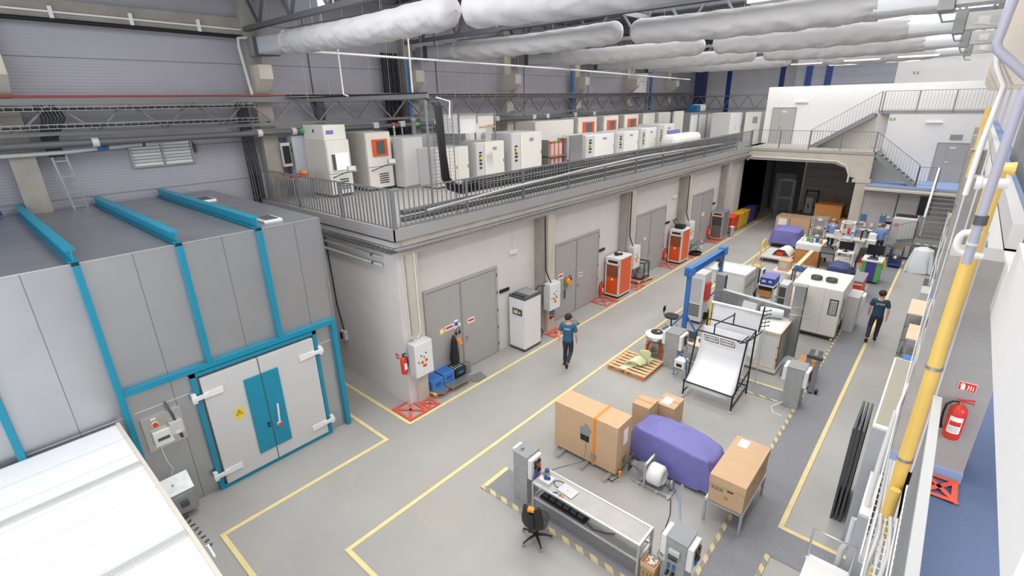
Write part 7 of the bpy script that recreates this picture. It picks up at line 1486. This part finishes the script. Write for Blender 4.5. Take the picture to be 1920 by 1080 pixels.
rp('water_pipe', 'pale plastic pipes rising beside the low grey cabinet', [(-0.1, 7.9, 0.1), (-0.1, 7.9, 1.0), (-0.05, 8.0, 1.1), (-0.05, 8.1, 1.5), (0.1, 8.1, 1.5)], 0.045, M_pipeL)
rp('conduit', 'white curved conduit crossing the wire tray', [(0.12, 9.0, 3.6), (0.08, 8.3, 3.5), (0.16, 7.6, 3.4), (0.24, 7.2, 3.4)], 0.02, M_white, cat='conduit', n=8)
t = T('tall_cabinet', 'tall grey cabinet with beige top under the right wall tray', 'cabinet', (-0.17, 9.3, 0)); B(0, 0.5, 0, 3.1, 0.02, 2.5).build('body', mat('lavender_grey_panel', '#b5b6bd', 0.5, 0, 0.02), t); B(0, 0.5, 0, 3.1, 2.5, 2.54).build('rim', M_white, t); B(0.03, 0.5, 0.12, 3.05, 2.54, 2.55).build('top_felt', mat('beige_felt', '#aaa596', 0.9), t)
t = T('low_cabinet', 'lower grey cabinet with white top in front of the tall one', 'cabinet', (-0.02, 7.9, 0)); B(0, 0.45, 0, 1.2, 0.02, 1.75).build('body', MATS['lavender_grey_panel'], t); B(0, 0.45, 0, 1.2, 1.75, 1.8).build('top', M_white, t)
for k in range(3):
    t = T('window_frame_panel', ('black framed panel leaning on the tall cabinet, outermost', 'black framed panel leaning on the tall cabinet, middle', 'black framed panel leaning on the tall cabinet, innermost')[k], 'panel', (-0.42+0.07*k, 9.75, 0)); MB().bx(-0.02, 0.02, 0, 1.15, 0.0, 0.06).bx(-0.02, 0.02, 0, 0.06, 0.06, 2.05).bx(-0.02, 0.02, 1.09, 1.15, 0.06, 2.05).bx(-0.02, 0.02, 0, 1.15, 2.05, 2.11).build('frame', M_dgrey, t); B(-0.005, 0.005, 0.06, 1.09, 0.06, 2.05).build('pane', M_scr, t)
def shelfrack(label, x0, x1, y0, y1, h, top=M_ply):
    t = T('shelf_rack', label, 'shelf', (x0, y0, 0)); W, D = x1-x0, y1-y0
    for x in (0.02, W-0.02):
        for y in (0.02, D-0.02): B(x-.02, x+.02, y-.02, y+.02, 0, h).build('upright', M_galv, t)
    for z in (0.15, h*0.4, h*0.7): B(0, W, 0, D, z, z+0.03).build('shelf', M_galv, t)
    B(0, W, 0, D, h, h+0.03).build('top_board', top, t)
shelfrack('steel shelf with plywood top at the right wall, farther', -0.25, 0.35, 18.4, 19.9, 1.5); shelfrack('steel shelf with plywood top at the right wall, nearer', -0.12, 0.35, 16.3, 17.5, 1.5); shelfrack('low steel shelf with open boxes, nearest at the right wall', -0.2, 0.35, 13.4, 15.6, 1.2, M_galv)
one('blue_box', 'bright blue box on the nearest low steel shelf', 'box', B(0, 0.3, 0, 0.4, 0, 0.2), M_blued, loc=(-0.05, 15.0, 1.235), bevel=0.01)
carton('carton', 'open brown carton on the nearest low steel shelf', -0.05, 0.3, 14.2, 14.7, 1.235, 1.45, M_cardD)
one('white_box', 'white paper box on the nearest low steel shelf', 'box', B(-0.1, 0.2, 13.6, 13.95, 1.235, 1.36), M_paper)
random.seed(3)
for k in range(10):
    one('shelf_item', 'small boxed item on the lower shelves at the right wall', 'box', B(-0.1, 0.1, 0, 0.25, 0, 0.15), (M_lgrey, M_cardD, M_black, M_white)[k % 4], 'boxed items on the right wall shelves', loc=(-0.05+0.02*(k % 2), 13.6+0.62*k if k < 4 else 16.4+0.36*(k-4) if k < 7 else 18.6+0.4*(k-7), (0.51 if k < 4 else 0.635)))
t = T('grey_box', 'grey floor cabinet with dark lid beyond the shelves', 'cabinet', (-0.1, 21.5, 0)); B(0, 0.42, 0, 1.8, 0, 1.3).build('body', M_lgrey, t); B(0.0, 0.42, 0.9, 1.8, 1.3, 1.32).build('lid', M_dgrey, t)
t = T('platform_ladder', 'white mobile step platform at the bottom right corner', 'step ladder', (-0.5, 6.5, 0)); B(0, 0.6, 0.2, 1.2, 0.75, 0.8).build('platform', M_white, t)
for x in (0.0, 0.58): MB().beam((x, 0.1, 0), (x, 0.25, 0.75), 0.04).beam((x, 1.2, 0), (x, 1.15, 0.75), 0.04).build('leg', M_alu, t)
MB().tube([(0, 1.15, 0.8), (0, 1.15, 1.35), (0.58, 1.15, 1.35), (0.58, 1.15, 0.8)], 0.02, 7).build('handrail', M_alu, t); B(0.05, 0.55, 0.0, 0.25, 0.35, 0.39).build('step', M_white, t)
# extinguisher and sign on the near gallery column
t = T('fire_extinguisher', 'large red extinguisher on the gallery column at right', 'fire extinguisher', (0.49, 5.77, 4.68)); t.scale = (0.85, 0.85, 0.8)
MB().lathe([(0.068, 0), (0.078, 0.015), (0.08, 0.03), (0.08, 0.36), (0.07, 0.41), (0.045, 0.44), (0.022, 0.45), (0.022, 0.47)], n=28).build('bottle', M_red, t)
v = MB().cy((0, 0, 0.47), (0, 0, 0.5), 0.02).build('valve', M_galv, t); MB().ob((0.03, 0, 0.525), (0.15, 0.025, 0.012), (0, -0.25, 0)).ob((0.04, 0, 0.5), (0.13, 0.02, 0.01)).build('lever', M_red, v)
MB().tube([(-0.02, 0, 0.485), (-0.07, -0.01, 0.48), (-0.115, -0.01, 0.42), (-0.12, 0, 0.3), (-0.115, 0, 0.2), (-0.105, 0, 0.13)], 0.011, 8).build('hose', M_rubber, t); MB().cy((-0.105, 0, 0.13), (-0.1, 0, 0.09), 0.014).build('nozzle', M_black, t)
lb = MB(); lb.grid(lambda u, v: (0.081*math.sin(-0.75+1.5*u), -0.081*math.cos(-0.75+1.5*u), 0.1+0.22*v), 12, 2); lb = lb.build('label_sheet', M_paper, t)
lr = MB(); lr.grid(lambda u, v: (0.0816*math.sin(-0.65+1.3*u), -0.0816*math.cos(-0.65+1.3*u), 0.2+0.06*v), 12, 2); lr.build('red_band', M_red, lb)
lr = MB()
for k in range(4): lr.grid(lambda u, v, k=k: (0.0816*math.sin(-0.6+1.1*u), -0.0816*math.cos(-0.6+1.1*u), 0.12+0.018*k+0.006*v), 10, 1)
lr.build('text_lines', M_mgrey, lb); MB().ob((0, 0.09, 0.3), (0.1, 0.03, 0.04)).build('bracket', M_galv, t)
t = T('fire_sign', 'square red fire extinguisher sign with flames on the column', 'sign', (0.435, 5.866, 5.15), 0); t.scale = (0.85, 1, 0.85)
B(0, 0.155, -0.004, 0.0, 0, 0.105).build('plate', M_paper, t); B(0.005, 0.15, -0.006, -0.004, 0.005, 0.1).build('red_field', M_red, t)
MB().ex([(0.025, 0.012), (0.06, 0.012), (0.06, 0.07), (0.052, 0.078), (0.052, 0.088), (0.035, 0.088), (0.035, 0.078), (0.025, 0.07)], -0.008, -0.006, 'y').ex([(0.018, 0.05), (0.022, 0.05), (0.025, 0.085), (0.035, 0.09), (0.03, 0.094), (0.02, 0.088)], -0.008, -0.006, 'y').build('extinguisher_symbol', M_paper, t)
g = MB()
for k in range(3): g.ex([(0.075+0.024*k, 0.015), (0.088+0.022*k, 0.02), (0.094+0.02*k, 0.05), (0.088+0.02*k, 0.085), (0.08+0.022*k, 0.06), (0.084+0.021*k, 0.04)], -0.008, -0.006, 'y')
g.build('flame_symbol', M_paper, t)
# ================================================================== PEOPLE
def skinned(name, verts, edges, rad, m, parent, sub=2, root=0):
    me = bpy.data.meshes.new(name); me.from_pydata([tuple(v) for v in verts], edges, []); me.materials.append(m)
    o = bpy.data.objects.new(name, me); COL.objects.link(o); o.parent = parent
    sk = o.modifiers.new('skin', 'SKIN'); sk.use_smooth_shade = True
    if not me.skin_vertices: bpy.context.view_layer.update()
    lay = me.skin_vertices[0] if me.skin_vertices else None
    if lay is None: return o
    for i, r in enumerate(rad): lay.data[i].radius = (r, r) if isinstance(r, (int, float)) else r; lay.data[i].use_root = (i == root)
    sb = o.modifiers.new('smooth', 'SUBSURF'); sb.levels = sub; sb.render_levels = sub
    return o
def person(label, x, y, rz, shirt, sc=1.0, legs=None, arms=None, logo=None, lean=0.0, headturn=0.0, trousers=M_trous, hair=M_hair, cap=None, tail=False, sole=None):
    t = T('person', label, 'person', (x, y, 0), rz); t.scale = (sc, sc, sc)
    legs = legs or [[(0.09, 0, 0.92), (0.1, 0.02, 0.5), (0.1, 0, 0.09)], [(-0.09, 0, 0.92), (-0.1, 0.02, 0.5), (-0.1, 0, 0.09)]]
    arms = arms or [[(0.19, 0, 1.42), (0.25, -0.02, 1.14), (0.26, 0.06, 0.9)], [(-0.19, 0, 1.42), (-0.25, -0.02, 1.14), (-0.26, 0.06, 0.9)]]
    V = []; E_ = []; R_ = []
    def add(p, r, par=None):
        V.append(Vector(p)); R_.append(r)
        if par is not None: E_.append((par, len(V)-1))
        return len(V)-1
    L = lambda z: lean*(z-0.95)
    pel = add((0, 0, 0.95), 0.13); wa = add((0, L(1.12), 1.12), 0.12, pel); ch = add((0, L(1.32), 1.32), 0.14, wa); nk = add((0, L(1.46), 1.47), 0.06, ch)
    hb = add((0, L(1.53)+0.012, 1.545), 0.058, nk); hm = add((0, L(1.62)+0.015, 1.635), (0.083, 0.095), hb); ht = add((0, L(1.7)+0.005, 1.72), (0.075, 0.085), hm)
    hd = Vector((0, L(1.64)+0.015, 1.65)); ct, st_ = math.cos(headturn), math.sin(headturn)
    ns = add((hd.x-st_*0.1, hd.y+ct*0.1, hd.z-0.025), 0.014, hm); add((hd.x-st_*0.115, hd.y+ct*0.115, hd.z-0.035), 0.01, ns)
    for s in (-1, 1): add((hd.x+s*ct*0.088, hd.y+s*st_*0.088, hd.z-0.015), 0.016, hm)
    for a in arms:
        s0 = add(a[0], 0.055, ch); e = add(a[1], 0.042, s0); w_ = add(a[2], 0.027, e)
        d = (Vector(a[2])-Vector(a[1])).normalized(); sd = 1 if a[0][0] > 0 else -1
        side = d.cross(Vector((0, 1, 0))); side = side.normalized() if side.length > 0.1 else Vector((1, 0, 0)); fwd = side.cross(d).normalized()
        pm = add(Vector(a[2])+d*0.06, (0.03, 0.02), w_); pe = add(Vector(a[2])+d*0.09, (0.032, 0.018), pm)
        for k, ln in enumerate((0.075, 0.085, 0.08, 0.062)):
            q = fwd*(0.028-0.019*k); f1 = add(Vector(a[2])+d*(0.09+ln*0.5)+q+side*(-0.006*sd), 0.0095, pe); f2 = add(Vector(a[2])+d*(0.09+ln*0.95)+q*1.05-side*sd*0.022, 0.008, f1)
        t1 = add(Vector(a[2])+d*0.05+fwd*0.045, 0.011, pm); add(Vector(a[2])+d*0.09+fwd*0.06-side*sd*0.01, 0.009, t1)
    for lg in legs:
        h0 = add(lg[0], 0.085, pel); kn = add(lg[1], 0.055, h0); an = add(lg[2], 0.035, kn)
    skinned('body', V, E_, R_, M_skin, t)
    # trousers
    V = []; E_ = []; R_ = []
    p0 = add((0, 0, 1.04), (0.15, 0.115)); p1 = add((0, 0, 0.92), (0.155, 0.12), p0)
    for lg in legs:
        a, b, c = [Vector(q) for q in lg]; h0 = add(a+Vector((0.005*(1 if a.x > 0 else -1), 0, -0.08)), 0.098, p1); m1 = add(a.lerp(b, 0.6), 0.086, h0); kn = add(b, 0.074, m1); m2 = add(b.lerp(c, 0.55), 0.066, kn); add(b.lerp(c, 0.97), 0.062, m2)
    skinned('trousers', V, E_, R_, trousers, t)
    # shirt: torso and sleeves in one garment
    V = []; E_ = []; R_ = []
    b00 = add((0, L(0.8), 0.85), (0.18, 0.14)); b0 = add((0, L(0.9), 0.95), (0.178, 0.138), b00); b1 = add((0, L(1.08), 1.08), (0.165, 0.128), b0); b2 = add((0, L(1.25), 1.25), (0.178, 0.132), b1); b3 = add((0, L(1.36), 1.37), (0.165, 0.12), b2); b4 = add((0, L(1.46), 1.455), (0.085, 0.075), b3)
    for a in arms:
        s0, e = Vector(a[0]), Vector(a[1]); q = add(s0+Vector((0.0, 0, -0.015)), 0.072, b3); add(s0.lerp(e, 0.45), 0.07, q); add(s0.lerp(e, 0.82), 0.068, len(V)-1)
    skinned('shirt', V, E_, R_, shirt, t)
    for i, lg in enumerate(legs):
        b, c = Vector(lg[1]), Vector(lg[2]); d = (c-b).normalized(); fdir = Vector((0, 1, 0)); fdir = (fdir-d*fdir.dot(d)).normalized()
        heel = c+d*0.05-fdir*0.06; toe = c+d*0.055+fdir*0.19
        m = MB().tube([heel-fdir*0.02, heel+fdir*0.03, c+d*0.03+fdir*0.05, toe-fdir*0.06, toe], 0.05, 10, rs=[0.028, 0.045, 0.05, 0.042, 0.026])
        m.build('shoe', M_shoe, t)
    def hf(u, v):
        a = 2*PI*u; th = v*PI*0.62; back = 0.5-0.5*math.sin(a); k = 1.0
        th *= 0.75+0.45*back; r = math.sin(th)
        lx, ly, lz = 0.1*r*math.cos(a), 0.115*r*math.sin(a), 0.105*math.cos(th)+0.0
        n_ = 1+0.05*noise.noise(Vector((lx*40, ly*40, lz*40)))
        lx, ly, lz = lx*n_, ly*n_-0.012, lz*n_
        return (hd.x+lx*ct-ly*st_, hd.y+lx*st_+ly*ct, hd.z+0.015+lz)
    MB().grid(hf, 28, 14).build('hair' if not cap else 'cap', hair if not cap else cap, t, solid=0.012)
    if tail: MB().tube([(0, L(1.7)-0.11, 1.68), (0, L(1.6)-0.16, 1.6), (0, L(1.45)-0.15, 1.45)], 0.025, 7, rs=[0.03, 0.032, 0.012]).build('ponytail', hair, t)
    if logo: text(logo, 0.075, (0.0, L(1.33)-0.152, 1.335), (PI/2, 0, 0), M_white, t, 'shirt_lettering', 0.004)
    return t
person('man in blue t-shirt walking alone along the grey doors', -7.87, 11.35, 0.4, M_shirt, 1.03,
       legs=[[(0.09, 0, 0.92), (0.08, 0.06, 0.5), (0.05, -0.3, 0.28)], [(-0.08, 0, 0.92), (-0.1, 0.14, 0.52), (-0.12, 0.16, 0.08)]][::-1],
       arms=[[(0.19, 0, 1.42), (0.24, -0.03, 1.14), (0.24, 0.1, 0.9)], [(-0.19, 0, 1.42), (-0.24, -0.08, 1.15), (-0.26, -0.12, 0.9)]], logo='CREN', headturn=-0.5)
person('man in dark t-shirt walking down the yellow line on the right', -1.0, 19.3, 0.12, M_shirt2, 1.03,
       legs=[[(0.09, 0, 0.92), (0.1, 0.12, 0.5), (0.09, 0.14, 0.08)], [(-0.09, 0, 0.92), (-0.12, 0.02, 0.5), (-0.14, -0.3, 0.17)]],
       arms=[[(0.19, 0, 1.42), (0.25, -0.05, 1.14), (0.25, -0.02, 0.88)], [(-0.19, 0, 1.42), (-0.24, -0.02, 1.15), (-0.23, 0.12, 0.92)]], logo='LETRW', headturn=-0.2)
person('man in light blue t-shirt standing by the wash basin', -2.25, 30.55, -0.1, M_shirt3, 1.0, logo=None, headturn=0.1, hair=mat('short_ginger_hair', '#7a4f38', 0.7))
person('worker with grey cap bending behind the aluminium rack', -4.35, 30.35, 0.3, M_shirt3, 0.98, lean=0.2, arms=[[(0.19, 0.08, 1.42), (0.27, 0.12, 1.2), (0.12, 0.3, 1.45)], [(-0.19, 0.08, 1.42), (-0.27, 0.15, 1.2), (-0.1, 0.32, 1.4)]], cap=M_mgrey)
person('woman in light blue shirt with dark ponytail at the rear bench', -3.45, 30.4, -0.2, M_shirt3, 0.94, lean=0.1, arms=[[(0.19, 0.04, 1.42), (0.25, 0.05, 1.16), (0.15, 0.28, 1.1)], [(-0.19, 0.04, 1.42), (-0.25, 0.05, 1.16), (-0.15, 0.28, 1.1)]], tail=True)
